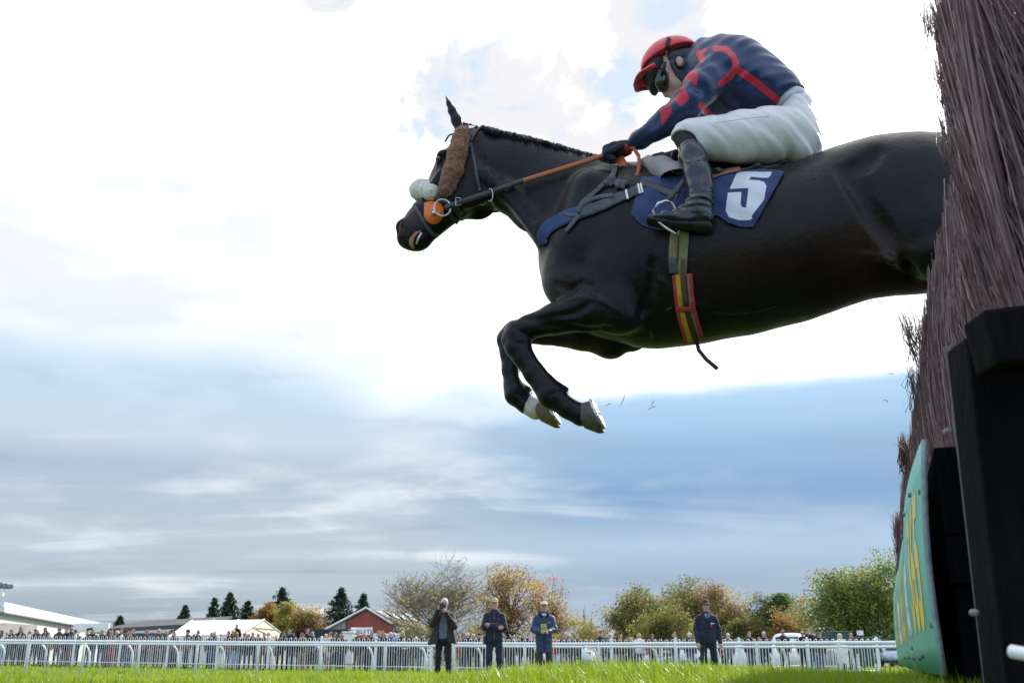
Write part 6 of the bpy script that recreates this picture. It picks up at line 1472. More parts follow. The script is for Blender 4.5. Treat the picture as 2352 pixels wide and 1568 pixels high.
def drape(name, pts, w_, mt, parent, off=.004, th=.004, step=5, nw=5, ripple=0.0):
    """strap laid on the horse along a line of pixels; w_ = width in pixels (one value or one per point)"""
    ws = [w_]*len(pts) if not hasattr(w_, '__len__') else w_
    S_ = resample([(p[0], p[1], q) for p, q in zip(pts, ws)], step); rows = []; last = None
    for i, s in enumerate(S_):
        a = S_[max(i-1, 0)]; b = S_[min(i+1, len(S_)-1)]; d = (b-a)[:2]; d = d/(np.linalg.norm(d)+1e-9); nrm = np.array([-d[1], d[0]]); row = []
        for j in range(nw):
            q = s[:2]+nrm*(j/(nw-1)-.5)*s[2]; P, N_ = hit(*q); row.append((q, P, N_))
        ok = [x for x in row if x[1] is not None]
        if not ok and last is None: continue
        dd = np.mean([np.linalg.norm(x[1]-CAM) for x in ok]) if ok else last; last = dd
        r_ = []
        for q, P, N_ in row:
            if P is None: dirn = ray(*q); P = CAM+dirn/np.linalg.norm(dirn)*dd; N_ = -dirn/np.linalg.norm(dirn)
            vdir = CAM-P; vdir /= np.linalg.norm(vdir); r_.append(P+(N_*.5+vdir*.5)*off+N_*ripple*sin(i*.9))
        rows.append(r_)
    k = len(rows); v = [p for r_ in rows for p in r_]; f = [(i*nw+j, (i+1)*nw+j, (i+1)*nw+j+1, i*nw+j+1) for i in range(k-1) for j in range(nw-1)]
    o = mesh_obj(name, v, f, mt, parent, True); sm = o.modifiers.new('thick', 'SOLIDIFY'); sm.thickness = th; sm.offset = 0
    return o
def strap3(name, pts, w_, mt, parent, th=.004, flat=(0, 0, 1)):
    """free strap through 3-D points, w_ metres wide"""
    pts = resample(pts, .03); v = []; n = len(pts)
    for i, p in enumerate(pts):
        d = pts[min(i+1, n-1)]-pts[max(i-1, 0)]; d /= np.linalg.norm(d)+1e-9; a = np.cross(d, HA); a /= np.linalg.norm(a)+1e-9; v += [p-a*w_/2, p+a*w_/2]
    o = mesh_obj(name, v, [(2*i, 2*i+2, 2*i+3, 2*i+1) for i in range(n-1)], mt, parent, True); sm = o.modifiers.new('thick', 'SOLIDIFY'); sm.thickness = th; sm.offset = 0
    return o
def tube3(name, pts, r, mt, parent, n=8, sm=.02):
    m = MB(); P = resample(pts, sm); m.tube(P, r if not hasattr(r, '__len__') else list(np.interp(np.linspace(0, 1, len(P)), np.linspace(0, 1, len(r)), r)), n); return m.build(name, mt, parent, True)

M['leather'] = mat('leather', (.030, .032, .036), .45, .3, 20, .2, 150)
M['strap_grey'] = mat('strap_grey', (.065, .070, .078), .6, .25, 20, .3, 150)
M['strap_blue'] = mat('strap_blue', (.012, .045, .14), .7, .15, 20, .3, 200)
M['rein_orange'] = mat('rein_orange', (.42, .115, .035), .55, .15, 30, .4, 260)
M['orange_rubber'] = mat('orange_rubber', (.80, .16, .015), .4, .06, 10)
M['fleece_brown'] = mat('fleece_brown', (.23, .095, .048), .95, .4, 60, 1.0, 130, sheen=.3)
M['fleece_white'] = mat('fleece_white', (.74, .70, .62), .95, .12, 60, 1.0, 130, sheen=.3)
M['hoof'] = mat('hoof', (.050, .040, .034), .5, .5, 25, .5, 60, col2=(.11, .085, .065)); M['hoof_tan'] = mat('hoof_tan', (.20, .12, .055), .5, .4, 25, .4, 60, col2=(.09, .055, .03))
M['white_hair'] = mat('white_hair', (.62, .57, .48), .8, .15, 30, .4, 120)
M['eye'] = mat('horse_eye', (.012, .008, .006), .06, .1, coat=1.0)
M['pink'] = mat('pink_lip', (.50, .22, .16), .45, .25, 40, .3, 80)
M['red_in'] = mat('nostril_inside', (.16, .03, .028), .5, .2)
def details():
    for s in (-1, 1):
        m = MB(); c = toW(LM(1008, 366, .083, s)); n = 14
        m.v, m.f = [], []
        for i in range(9):
            for j in range(n):
                a = pi*i/8; q = 2*pi*j/n; m.v.append(tuple(c+.017*np.array([sin(a)*cos(q), sin(a)*sin(q), cos(a)])))
        m.f = [(i*n+j, i*n+(j+1) % n, (i+1)*n+(j+1) % n, (i+1)*n+j) for i in range(8) for j in range(n)]; m.mi = [0]*len(m.f)
        m.build('eye', M['eye'], HORSE, True)
    drape('nostril_lining', [(922, 509), (921, 516), (919, 524), (920, 531)], [1.5, 6, 7, 2], M['red_in'], HORSE, .0015, .001, 3)
    drape('lip', [(968, 530), (956, 536), (947, 548), (945, 560), (951, 570)], [2, 6, 9, 9, 4], M['pink'], HORSE, .003, .004, 3)
    drape('bit_mouthpiece', [(969, 535), (962, 547), (957, 561)], 4.5, M['steel'], HORSE, .008, .004, 3)
    # hooves with shoes
    for nm, cor, sole, n_, V, mt in (('near', (1336, 952, 28), ((1353, 913), (1386, 986)), (.907, -.42), .173, 'hoof'), ('far', (1232, 938, 21), ((1261, 936), (1284, 974)), (.86, -.51), -.170, 'hoof_tan')):
        v = Vol(Lc(*cor[:2], V)-.16, Lc(*cor[:2], V)+.16, .005); a = np.array(sole[0]); b = np.array(sole[1]); c = (a+b)/2; r1 = np.linalg.norm(b-a)/2
        v.limb([K(cor[0], cor[1], cor[2], V, .046), K(c[0]+n_[0]*8, c[1]-n_[1]*8*-1*-1 if False else c[1]+5, r1*1.02, V, .062)], .01)
        pc = Lc(c[0], c[1], V); pn = Lc(c[0]+(b-a)[1], c[1]-(b-a)[0], V)-pc; pn /= np.linalg.norm(pn)
        v.half(pc, pn, .004); st = Lc(cor[0], cor[1], V); v.half(st-pn*.012, -pn, .004)
        h = add_sdf_obj('hoof', v, M[mt], HORSE, 1)
        # shoe: U of steel on the sole
        e1 = Lc(b[0], b[1], V)-pc; e1 /= np.linalg.norm(e1); hl = np.linalg.norm(Lc(b[0], b[1], V)-pc); lat = np.array([0, 1.0, 0]); pts = []
        for t in np.linspace(-2.5, 2.5, 26): pts.append(toW(pc+pn*.003+e1*(cos(t)*hl*.88)+lat*sin(t)*.052))
        m = MB(); m.tube(pts, .0085, 8); m.build('horseshoe', mat('worn_steel', (.62, .60, .57), .35, .3, 40, .4, 90, metal=.7), h, True)
    v = Vol(Lc(1215, 930, -.171)-.14, Lc(1215, 930, -.171)+.14, .005); v.limb([K(1213, 929, 22.8, -.171), K(1231, 939, 24.5, -.170)], .005); add_sdf_obj('white_pastern', v, M['white_hair'], HORSE, 1)
    # feather tufts at the fetlocks, plaited mane, forelock wisps
    r = np.random.RandomState(4); m = MB()
    for (x, y, V) in ((1299, 893, .175), (1214, 892, -.172)):
        m = MB()
        for i in range(46):
            a = Wc(x-12*r.rand()-2, y-6+14*r.rand(), V+.05*(r.rand()-.5)); b = Wc(x+3+7*r.rand(), y-4+18*r.rand(), V+.05*(r.rand()-.5)); m.tube([a, (a+b)/2, b], [.0022, .0018, .0005], 3)
        m.build('fetlock_hair', M['coat'], HORSE, True)
    m = MB(); crest = resample([(1100, 291), (1150, 304), (1200, 315), (1262, 331), (1335, 352), (1400, 368)], 4)
    for i, c in enumerate(crest):
        for k in range(7):
            a = Wc(c[0]+3*r.randn(), c[1]+6, .022*r.randn()); bump = 5+3.2*abs(sin(c[0]*.085)); b = Wc(c[0]+7+5*r.rand(), c[1]-bump*.55*r.rand()+1, .035+.02*r.randn()); e = Wc(c[0]+13+5*r.rand(), c[1]+7+8*r.rand(), .07+.01*r.randn()); m.tube([a, b, e], [.004, .0045, .001], 4)
    m.build('mane', M['coat'], HORSE, True)
    m = MB()
    for i in range(30):
        q = r.rand(); a = Wc(1066+26*q, 284+5*q, .03*r.randn()); b = Wc(1060+26*q+6*r.randn(), 278+9*q+4*r.rand(), .04*r.randn()); m.tube([a, b], [.003, .0006], 3)
    m.build('forelock', M['coat'], HORSE, True)
    m = MB()
    for i in range(240):
        q = r.randn(3)*.04; P = [toW(Lc(2312, 425, 0)+np.array([.0, .02*r.randn(), .02*r.randn()])), toW(Lc(2380, 470)+q*.6), toW(Lc(2460, 560)+q*1.4), toW(Lc(2520+20*r.rand(), 690+40*r.rand())+q*2)]; m.tube(resample(P, .12), [.004]*1 if False else .003, 3)
    m.build('tail', M['coat'], HORSE, True)
details()

def fleece(name, pts, mt, parent, k=.012, amp=.0045, fr=190):
    P = np.array([p[:3] for p in pts]); mr = max(max(p[3:]) for p in pts)+.02; v = Vol(P.min(0)-mr, P.max(0)+mr, .0042); v.limb(pts, k)
    X_, Y_, Z_ = v.ax[0][:, None, None], v.ax[1][None, :, None], v.ax[2][None, None, :]; r = np.random.RandomState(len(name)); n = 0
    for i in range(6):
        q = r.normal(size=3); q = q/np.linalg.norm(q)*fr*(.9+1.6*r.rand()); p_ = r.normal(size=3)*70; n = n+np.sin(X_*q[0]+Y_*q[1]+Z_*q[2]+6*r.rand()+1.6*np.sin(X_*p_[0]+Y_*p_[1]+Z_*p_[2]))
    v.f = (v.f+amp*n/3.0).astype(np.float32); return add_sdf_obj(name, v, mt, parent, 2)
def tack():
    br = empty('bridle', (0, 0, 0)); br.parent = HORSE
    br.location = toW(Lc(1010, 478))-off
    fleece('cheek_sheepskin', [K(1062, 308, 19, .088), K(1051, 350, 22, .105), K(1040, 395, 23, .108), K(1027, 432, 21, .098)], M['fleece_brown'], br)
    fleece('cheek_sheepskin', [K(1063, 302, 17, -.088), K(1051, 350, 20, -.105), K(1040, 395, 21, -.108), K(1027, 432, 19, -.098)], M['fleece_brown'], br)
    fleece('noseband_sheepskin', [K(992, 443, 20, .075), K(972, 437, 25, .03, .05), K(968, 437, 26, -.02, .05), K(985, 440, 20, -.07)], M['fleece_white'], br, amp=.0022, fr=150)
    drape('headpiece', [(1099, 292), (1088, 306), (1078, 326)], 13, M['leather'], br, .007)
    drape('throat_lash', [(1081, 325), (1088, 360), (1095, 400), (1102, 440)], 6, M['strap_grey'], br, .006)
    tube3('browband', [Wc(1052, 306, .075), Wc(1033, 310, .05), Wc(1023, 325, 0), Wc(1030, 312, -.05)], .004, mat('browband', (.07, .02, .03), .5), br)
    drape('noseband', [(995, 448), (1020, 462), (1043, 473), (1060, 492)], 13, M['leather'], br, .006)
    drape('drop_noseband', [(948, 460), (960, 485), (975, 510), (992, 536), (1005, 541)], 8, M['strap_grey'], br, .006)
    drape('chin_strap', [(1040, 470), (1052, 490), (1063, 505)], 9, M['leather'], br, .006); drape('chin_strap', [(1030, 478), (1040, 500), (1052, 512)], 9, M['leather'], br, .006)
    # rubber bit guard and snaffle ring
    poly = [(974, 466), (990, 462), (1010, 466), (1019, 480), (1017, 497), (1012, 507), (1000, 515), (986, 512), (975, 500), (974, 484)]
    poly = [tuple(p) for p in resample(poly+[poly[0]], 4)[:-1]]
    c = np.mean(poly, 0); v = [Wc(c[0], c[1], .098)]+[Wc(x, y, .083) for x, y in poly]+[Wc(x, y, .094) for x, y in poly]; n = len(poly)
    mesh_obj('bit_guard', v, [(0, n+1+i, n+1+(i+1) % n) for i in range(n)]+[(1+i, 1+(i+1) % n, n+1+(i+1) % n, n+1+i) for i in range(n)], M['orange_rubber'], br, True)
    m = MB(); m.tube([Wc(1016.5+19*cos(a), 477+19*sin(a), .112) for a in np.linspace(0, 2*pi, 33)], .0042, 8); m.build('bit_ring', M['steel'], br, True)
    m = MB(); m.tube([Wc(1016.5+19*cos(a), 477+19*sin(a), -.112) for a in np.linspace(0, 2*pi, 33)], .0042, 8); m.build('bit_ring', M['steel'], br, True)
    m = MB(); m.tube([Wc(995, 490, .10), Wc(999, 488, .118)], [.012, .009], 12); m.build('bit_joint', M['steel'], br, True)
    # reins
    rn = empty('reins', toW(Lc(1200, 420))-off); rn.parent = HORSE
    strap3('rein', [Wc(1022, 478, .115), Wc(1050, 466, .12), Wc(1120, 443, .135), Wc(1204, 414, .155)], .025, M['leather'], rn, .006)
    strap3('rein_grip', [Wc(1202, 415, .157), Wc(1290, 388, .165), Wc(1388, 357, .150), Wc(1420, 350, .13)], .021, M['rein_orange'], rn, .009)
    strap3('rein', [Wc(1022, 488, -.115), Wc(1070, 494, -.12), Wc(1120, 486, -.13), Wc(1186, 474, -.15), Wc(1300, 430, -.18), Wc(1480, 372, -.15)], .020, M['leather'], rn, .006)
    strap3('rein_loop', [Wc(1440, 340, .14), Wc(1455, 340, .15), Wc(1468, 360, .17), Wc(1468, 385, .20), Wc(1462, 408, .215), Wc(1459, 416, .22)], .016, M['rein_orange'], rn, .007)
    strap3('rein_loop', [Wc(1421, 362, .13), Wc(1430, 378, .15), Wc(1437, 384, .155)], .042, M['rein_orange'], rn, .008)
    for (x, y, a) in ((1052, 463, 9), (1123, 444, 0)):
        m = MB(); m.tube([Wc(x-5, y-9, .14), Wc(x+6, y-8, .145), Wc(x+6, y+8, .145), Wc(x-5, y+9, .14), Wc(x-5, y-9, .14)] if a else [Wc(x+3+6*cos(q), y+4+15*sin(q), .145) for q in np.linspace(-2.2, 2.2, 12)], .0022, 6); m.build('buckle', M['steel'], rn, True)
    m = MB(); m.tube([Wc(1108+10*cos(q), 462+10*sin(q)*.8, .05) for q in np.linspace(0, pi, 12)], .003, 6); m.tube([Wc(1124, 452, .06), Wc(1133, 470, .05), Wc(1146, 484, .02)], .002, 6); m.build('martingale_ring', M['steel'], rn, True)
    # breast girth and its straps
    bg = empty('breast_girth', toW(Lc(1300, 505))-off); bg.parent = HORSE
    drape('chest_band', [(1250, 562), (1247, 545), (1262, 522), (1290, 505), (1328, 490), (1365, 479)], [20, 26, 30, 30, 30, 27], M['strap_blue'], bg, .008, .006)
    drape('chest_strap', [(1330, 489), (1380, 474), (1420, 456), (1470, 436), (1520, 414)], [24, 24, 22, 20, 18], M['strap_grey'], bg, .009, .005)
    drape('chest_strap', [(1326, 488), (1342, 468), (1375, 455), (1410, 450)], 9, M['strap_grey'], bg, .013, .004)
    drape('neck_strap', [(1330, 490), (1338, 468), (1362, 447), (1386, 425), (1402, 414)], 10, M['strap_grey'], bg, .011, .005)
    drape('strap_end', [(1330, 495), (1318, 512), (1300, 534)], [9, 9, 7], M['strap_grey'], bg, .012, .004)
    drape('strap_end', [(1328, 492), (1312, 496), (1298, 491)], [8, 8, 6], M['strap_grey'], bg, .012, .004)
    for (x0, y0, x1, y1) in ((1402, 414, 1414, 385), (1408, 420, 1436, 425)): drape('neck_strap', [(x0, y0), ((x0+x1)/2+3, (y0+y1)/2), (x1, y1)], 12, M['strap_grey'], bg, .014, .005)
    strap3('neck_strap', [Wc(1437, 383, .16), Wc(1446, 395, .18), Wc(1449, 410, .19), Wc(1440, 426, .20)], .024, M['strap_grey'], bg, .005)
    for (x, y, rx, ry) in ((1401, 417, 14, 11), (1428, 424, 17, 10)):
        v = Vol(Lc(x, y, .19)-.06, Lc(x, y, .19)+.06, .004); h_ = hit(x, y)[0]; V_ = .19 if h_ is None else -((h_-HO)@HA)+.012
        v = Vol(Lc(x, y, V_)-.06, Lc(x, y, V_)+.06, .004); v.limb([K(x-rx*.5, y+ry*.4, ry*.8, V_), K(x+rx*.5, y-ry*.3, ry*.9, V_)], .01); v.limb([K(x-rx*.2, y-ry*.7, 5, V_+.012), K(x+rx*.2, y+ry*.8, 5, V_+.012)], .006); add_sdf_obj('strap_knot', v, M['strap_grey'], bg, 1)
    for x, y in ((1440, 450), (1468, 438), (1474, 436)): drape('buckle', [(x-2, y-13), (x+3, y+10)], 5, M['steel'], bg, .016, .003, 3)
    # number cloth with its numeral
    outl = [(1474, 408), (1458, 460), (1450, 492), (1462, 508), (1476, 520), (1513, 530), (1560, 533), (1600, 520), (1646, 496), (1671, 513), (1696, 522), (1731, 524), (1803, 397), (1755, 390), (1690, 396), (1600, 405)]
    nx, ny = 300, 124; x0, x1, y0, y1 = 1446, 1806, 388, 536; rows = {}; vs = []; G = -np.ones((ny, nx), int)
    XX, YY = np.meshgrid(np.linspace(x0, x1, nx), np.linspace(y0, y1, ny)); PP = np.stack([XX.ravel(), YY.ravel()], -1); ins = point_in(outl, PP).reshape(ny, nx)
    grow = ins.copy()
    for j in range(ny):
        for i in range(nx):
            if grow[j, i]:
                P, N_ = hit(XX[j, i], YY[j, i])
                if P is None: continue
                vd = CAM-P; vd /= np.linalg.norm(vd); wob = .004*sin(XX[j, i]*.09+YY[j, i]*.04)+.003*sin(XX[j, i]*.05-YY[j, i]*.11)
                G[j, i] = len(vs); vs.append(P+(.4*N_+.6*vd)*(.011+wob))
    S5 = lambda zx, zy: (1404.7+zx*.35, 313.6+zy*.35)
    five = [S5(*q) for q in ((826, 240), (1052, 240), (1046, 262), (1030, 276), (915, 274), (902, 296), (968, 294), (1002, 304), (1017, 334), (1002, 420), (918, 528), (926, 540), (906, 551), (832, 552), (772, 534), (750, 490), (764, 374), (852, 371), (846, 448), (854, 468), (882, 474), (898, 348), (776, 348))]
    fs = []; mi = []
    for j in range(ny-1):
        for i in range(nx-1):
            q = (G[j, i], G[j, i+1], G[j+1, i+1], G[j+1, i])
            if min(q) >= 0: fs.append(q[::-1]); mi.append((j, i))
    vp = np.zeros((len(vs), 2)); vp[G[G >= 0]] = np.stack([XX[G >= 0], YY[G >= 0]], -1)
    cl = mesh_obj('number_cloth', vs, fs, two_tone('number_cloth', (.010, .029, .118), (.70, .72, .74), .75, .3, 200), HORSE, True)
    at = cl.data.attributes.new('print', 'FLOAT', 'POINT'); at.data.foreach_set('value', poly_sd(five, vp).astype(np.float32))
    sm = cl.modifiers.new('thick', 'SOLIDIFY'); sm.thickness = .004; sm.offset = 0
    # girths
    g = empty('girth', toW(Lc(1560, 650))-off); g.parent = HORSE
    beige = mat('girth_web', (.26, .20, .11), .8, .25, 12, .4, 200); olive = mat('girth_web_olive', (.22, .20, .09), .8, .25, 12, .4, 200)
    drape('girth_web', [(1556, 470), (1552, 524), (1548, 560), (1546, 595)], [20, 20, 20, 20], beige, g, .006, .004)
    drape('girth_web', [(1574, 470), (1572, 524), (1571, 560), (1569, 595), (1566, 632)], [22, 22, 22, 20, 22], olive, g, .010, .004)
    drape('girth_buckle', [(1546, 594), (1548, 628)], 20, M['strap_grey'], g, .010, .006)
    ln = [(1567, 630), (1570, 665), (1574, 703), (1583, 742), (1596, 782)]
    def stripe(nm, o, w_, mt, of): drape(nm, [(x+o*(1-.0*i), y) for i, (x, y) in enumerate(ln)], w_, mt, g, of, .003)
    red = mat('web_red', (.45, .045, .05), .75, .1, 12, .3, 200); yel = mat('web_yellow', (.62, .36, .02), .75, .1, 12, .3, 200)
    stripe('girth_elastic', 0, 46, red, .006); stripe('girth_elastic_yellow', -9.5, 11, yel, .009); stripe('girth_elastic_brown', 4, 12, mat('web_brown', (.07, .03, .018), .8), .010); stripe('girth_elastic_olive', 12.5, 5, olive, .009)
    drape('girth_strap', [(1569, 596), (1570, 640), (1574, 700)], [10, 10, 8], mat('strap_brown', (.10, .05, .03), .7), g, .013, .003)
    drape('girth_keeper', [(1552, 709), (1595, 708)], 11, red, g, .014, .003)
    strap3('girth_tail', [Wc(1600, 784, .02), Wc(1605, 804, .03), Wc(1622, 825, .035), Wc(1648, 847, .04)], .016, mat('strap_brown', (.05, .028, .02), .7), g, .005)
    # saddle: front roll, flap, cantle
    sd = empty('saddle', toW(Lc(1600, 400))-off); sd.parent = HORSE
    padm = mat('saddle_pad', (.30, .29, .28), .7, .12, 10, .25, 90)
    v = Vol(Lc(1470, 440, .40)-.02, Lc(1660, 350, -.40)+.02, .006); lo_ = np.minimum(Lc(1440, 450, .42), Lc(1700, 340, -.42)); hi_ = np.maximum(Lc(1440, 340, -.42), Lc(1700, 340, .42))
    v = Vol((lo_[0], -.44, Lc(1500, 470)[2]), (hi_[0]+.1, .44, Lc(1500, 350)[2]), .0065)
    for s in (1, -1):
        v.limb([KM(1484, 376, 13, .13, s, .05), KM(1520, 386, 27, .20, s, .045), KM(1556, 404, 30, .265, s, .04), KM(1590, 425, 26, .30, s, .035)], .02)
    v.limb([K(1486, 372, 9, .12), K(1490, 366, 8, 0), K(1486, 372, 9, -.12)], .02)
    v.limb([K(1490, 377, 3.0, .166), K(1530, 384, 3.0, .242), K(1556, 400, 3.0, .300), K(1568, 418, 3, .33)], .008, 's')
    add_sdf_obj('saddle_pad', v, padm, sd, 1)
    v = Vol(Lc(1600, 440, .40)*np.array([1, 1, 1])-np.array([.2, .05, .1]), Lc(1860, 360, -.40)+np.array([.1, .05, .12]), .007)
    for s in (1, -1): v.limb([KM(1560, 400, 10, .24, s, .03), KM(1650, 402, 8, .22, s, .04), KM(1740, 392, 7, .16, s, .05), KM(1800, 384, 7, .10, s, .06), KM(1846, 386, 5, .06, s, .07)], .03)
    v.limb([K(1560, 392, 16, 0, .2), K(1700, 392, 10, 0, .15), K(1840, 384, 7, 0, .1)], .03)
    add_sdf_obj('saddle_seat', v, M['leather'], sd, 1)
    drape('saddle_flap', [(1478, 424), (1520, 438), (1560, 452)], [12, 16, 22], M['leather'], sd, .016, .006)
    drape('leg_guard', [(1700, 393), (1660, 402), (1630, 414)], [10, 10, 8], mat('web_stripe', (.30, .12, .10), .8), sd, .024, .003)
    # stirrup irons and leathers
    for s in (1, -1):
        st = empty('stirrup', toW(LM(1525, 500, .36, s))-off); st.parent = HORSE
        tube3('iron', [toW(LM(x, y, V, s)) for x, y, V in ((1556, 540, .38), (1530, 524, .40), (1508, 505, .40), (1501, 484, .40), (1511, 467, .39), (1529, 461, .375), (1543, 466, .36), (1552, 482, .35), (1566, 510, .335), (1556, 540, .35))], .0062, M['steel'], st)
        strap3('leather', [toW(LM(x, y, V, s)) for x, y, V in ((1532, 464, .37), (1545, 447, .365), (1560, 430, .35), (1575, 412, .335), (1590, 398, .30))], .024, M['leather'], st, .006)
tack()
# ------------------------------------------------------------------ jockey
jb = Wc(1600, 500); JOCKEY = empty('person', (jb[0], jb[1], jb[2]), 'jockey crouched over the horse in navy silks with red stripes, red cap and white breeches', 'person')
M['silk'] = mat('silk_navy', (.008, .026, .095), .36, .18, 6, .25, 120, sheen=.2); M['silk_red'] = mat('silk_red', (.62, .012, .040), .42, .1, 6, .25, 120, sheen=.2)
M['breeches'] = mat('breeches', (.74, .71, .68), .45, .04, 5, .12, 90, sheen=.1)
M['boot'] = mat('boot', (.009, .013, .020), .18, .3, 12, .2, 40, coat=.25)
M['glove'] = mat('glove', (.010, .013, .024), .75, .3, 30, .5, 160)
M['cap_red'] = mat('cap_red', (.64, .016, .035), .40, .08, 6, .2, 60, sheen=.2); M['cap_dark'] = mat('cap_dark', (.016, .017, .019), .7, .2, 20, .3, 120)
M['harness'] = mat('harness', (.040, .046, .052), .7, .2, 30, .4, 160)
M['goggle'] = mat('goggle_lens', (.010, .012, .009), .10, .4, 9, col2=(.015, .026, .009), coat=.6)
jskin = mat('jockey_skin', (.60, .335, .255), .48, .1, 26, .15, 160)
NA = [(1648, 158, 44, .17), (1612, 200, 39, .225), (1577, 243, 34, .245), (1540, 274, 30, .22), (1505, 298, 25, .18), (1470, 320, 19, .145), (1448, 334, 15, .125)]
FA = [(1648, 165, 44, -.17), (1640, 250, 38, -.24), (1630, 320, 32, -.25), (1595, 350, 25, -.20), (1556, 364, 15, -.14), (1548, 366, 14, -.13)]
TOR = [sect(1612, 118, 1600, 176, .075, .3), sect(1650, 104, 1624, 228, .185, .3), sect(1692, 101, 1640, 258, .205, .3), sect(1740, 121, 1672, 266, .19, .3), sect(1790, 158, 1718, 264, .17, .3), sect(1832, 196, 1764, 262, .155, .3), sect(1862, 236, 1790, 270, .15, .3)]
HIP = [(1812, 300, 64)]
def legp(s, g=0.0):   # s = -1: the far leg is the mirror of the near one
    return [KM(1816, 312, 60+g, .085, s, .12), KM(1760, 312, 62+g, .15, s, .115), KM(1700, 316, 57+g, .20, s, .10), KM(1640, 318, 47+g, .245, s), KM(1596, 316, 39+g, .275, s), KM(1578, 318, 32+g, .285, s)]
def shank(s, g=0.0):
    return [KM(1583, 320, 29+g, .285, s), KM(1591, 362, 30+g, .315, s), KM(1602, 400, 32+g, .335, s), KM(1608, 432, 29+g, .345, s), KM(1607, 466, 28+g, .35, s), KM(1612, 492, 26+g, .352, s)]
def jockey():
    J = JOCKEY; p0 = Lc(1480, 540, .5); p1 = Lc(1890, 80, -.5)
    lo = np.array([Lc(1370, 300)[0], -.48, Lc(1560, 545, .45)[2]-.05]); hi = np.array([Lc(1900, 300)[0], .48, Lc(1560, 70)[2]+.03])
    # body: one skin surface inside the clothes
    v = Vol(lo, hi, .008); g = -5
    def arm(L, g): return [K(x, y, r+g, V) for x, y, r, V in L]
    v.limb([(*t[:3], t[3]*.86, t[4]*.86) for t in TOR], .04); v.limb(arm(NA, -6), .03); v.limb(arm(FA, -6), .03)
    for s in (1, -1): v.limb(legp(s, -13), .03); v.limb(shank(s, -10), .03); v.limb([KM(1610, 500, 14, .352, s), KM(1520, 500, 12, .36, s)], .02)
    v.limb([K(1430, 345, 14, .12), K(1405, 350, 13, .115)], .01); v.limb([K(1530, 366, 12, -.12), K(1505, 366, 10, -.11)], .01)
    # head and face
    v.ell(Lc(1545, 152), (.115, .072, .095), .02, rot=.38)
    v.limb([K(1536, 172, 29, 0, .064), K(1553, 197, 25, 0, .058), K(1561, 216, 17, 0, .040)], .02)
    v.limb([K(1522, 198, 6, 0, .013), K(1527, 210, 7, 0, .014), K(1531, 217, 8.5, 0, .017)], .010); v.ell(Lc(1537, 216, .014), (.010, .008, .008), .006); v.ell(Lc(1537, 216, -.014), (.010, .008, .008), .006)
    v.limb([K(1544, 224, 6, 0, .026), K(1550, 228, 6, 0, .024)], .01); v.limb([K(1546, 227, 2, .02), K(1546, 227, 2, -.02)], .006, 's'); v.ell(Lc(1561, 232), (.020, .026, .018), .015)
    for s in (1, -1): v.limb([KM(1542, 178, 14, .048, s, .016), KM(1560, 190, 13, .050, s, .014)], .02)
    for s in (1, -1):
        v.ell(LM(1562, 142, .086, s), (.020, .016, .031), .005, rot=.3); v.ell(LM(1560, 141, .101, s), (.008, .008, .014), .004, 's', rot=.3)
    v.limb([K(1585, 150, 30, 0, .058), K(1625, 150, 34, 0, .07)], .03)
    add_sdf_obj('body', v, jskin, J, 2)
    # silks
    v = Vol(lo, hi, .0062); v.limb(TOR, .05); v.limb(arm(NA, 0), .035); v.limb(arm(FA, 0), .035)
    v.ell(Lc(1700, 215), (.17, .16, .075), .05, rot=-.25)
    v.limb([K(1606, 128, 16, .05), K(1612, 120, 15, 0), K(1606, 128, 16, -.05)], .02)
    X_, Y_, Z_ = v.ax[0][:, None, None], v.ax[1][None, :, None], v.ax[2][None, None, :]
    ax_ = np.array(Lc(1448, 334)); 
    w1 = np.sin((X_*.75+Z_*.66)*62+2.5*np.sin(Y_*14+Z_*6))*np.sin(X_*11-Z_*13+Y_*8+1.2); w2 = np.sin((X_*.5-Z_*.9)*95+3*np.sin(X_*9+Y_*12))*np.sin(Z_*17+X_*7+.4)
    v.f = (v.f+.0050*w1+.0030*w2).astype(np.float32)
    cut = Lc(1790, 256); v.half(Lc(1810, 246), (.45, 0, -.9), .01)
    V_, F_ = v.mesh(2); Wv = toW(V_); P = proj(Wv); mi = np.full(len(V_), -9.0); yl = V_[:, 1]
    for poly in ([(1584, 160), (1604, 166), (1600, 201), (1589, 188), (1572, 187)], [(1570, 195), (1584, 228), (1564, 245), (1547, 228)], [(1541, 236), (1542, 261), (1521, 290), (1515, 253)]): mi = np.maximum(mi, np.where(yl < -.09, poly_sd(poly, P), -9.0))
    tors = yl > -.155
    def band(pts, hw, cond=True): 
        nonlocal mi
        mi = np.maximum(mi, np.where(cond, hw-seg_dist(P, pts), -9.0))
    near_ = yl < 0.0
    band([(1644, 112), (1666, 113), (1682, 126), (1690, 143), (1688, 160), (1676, 177), (1656, 192)], 7.0); band([(1694, 160), (1740, 192), (1797, 240)], 8.5); band([(1612, 243), (1636, 272)], 8.0); band([(1606, 122), (1611, 138)], 7.0); band([(1606, 133), (1620, 116)], 4.0)
    band([(1433, 330), (1442, 349)], 5.5); band([(1560, 352), (1566, 374)], 7, yl > .05)
    jo = mesh_obj('jersey', Wv, F_, two_tone('silk', (.008, .026, .095), (.60, .012, .040), .36, .08, 300, sheen=.06), J, True)
    at = jo.data.attributes.new('print', 'FLOAT', 'POINT'); at.data.foreach_set('value', np.clip(mi, -9, 9).astype(np.float32))
    # breeches
    v = Vol(lo, hi, .0066); v.limb([K(1832, 262, 40, 0, .155), K(1826, 305, 58, 0, .175)], .05); v.limb([K(1846, 330, 40, .07, .09), K(1838, 352, 32, .08, .09)], .04); v.limb([K(1846, 330, 40, -.07, .09), K(1838, 352, 32, -.08, .09)], .04)
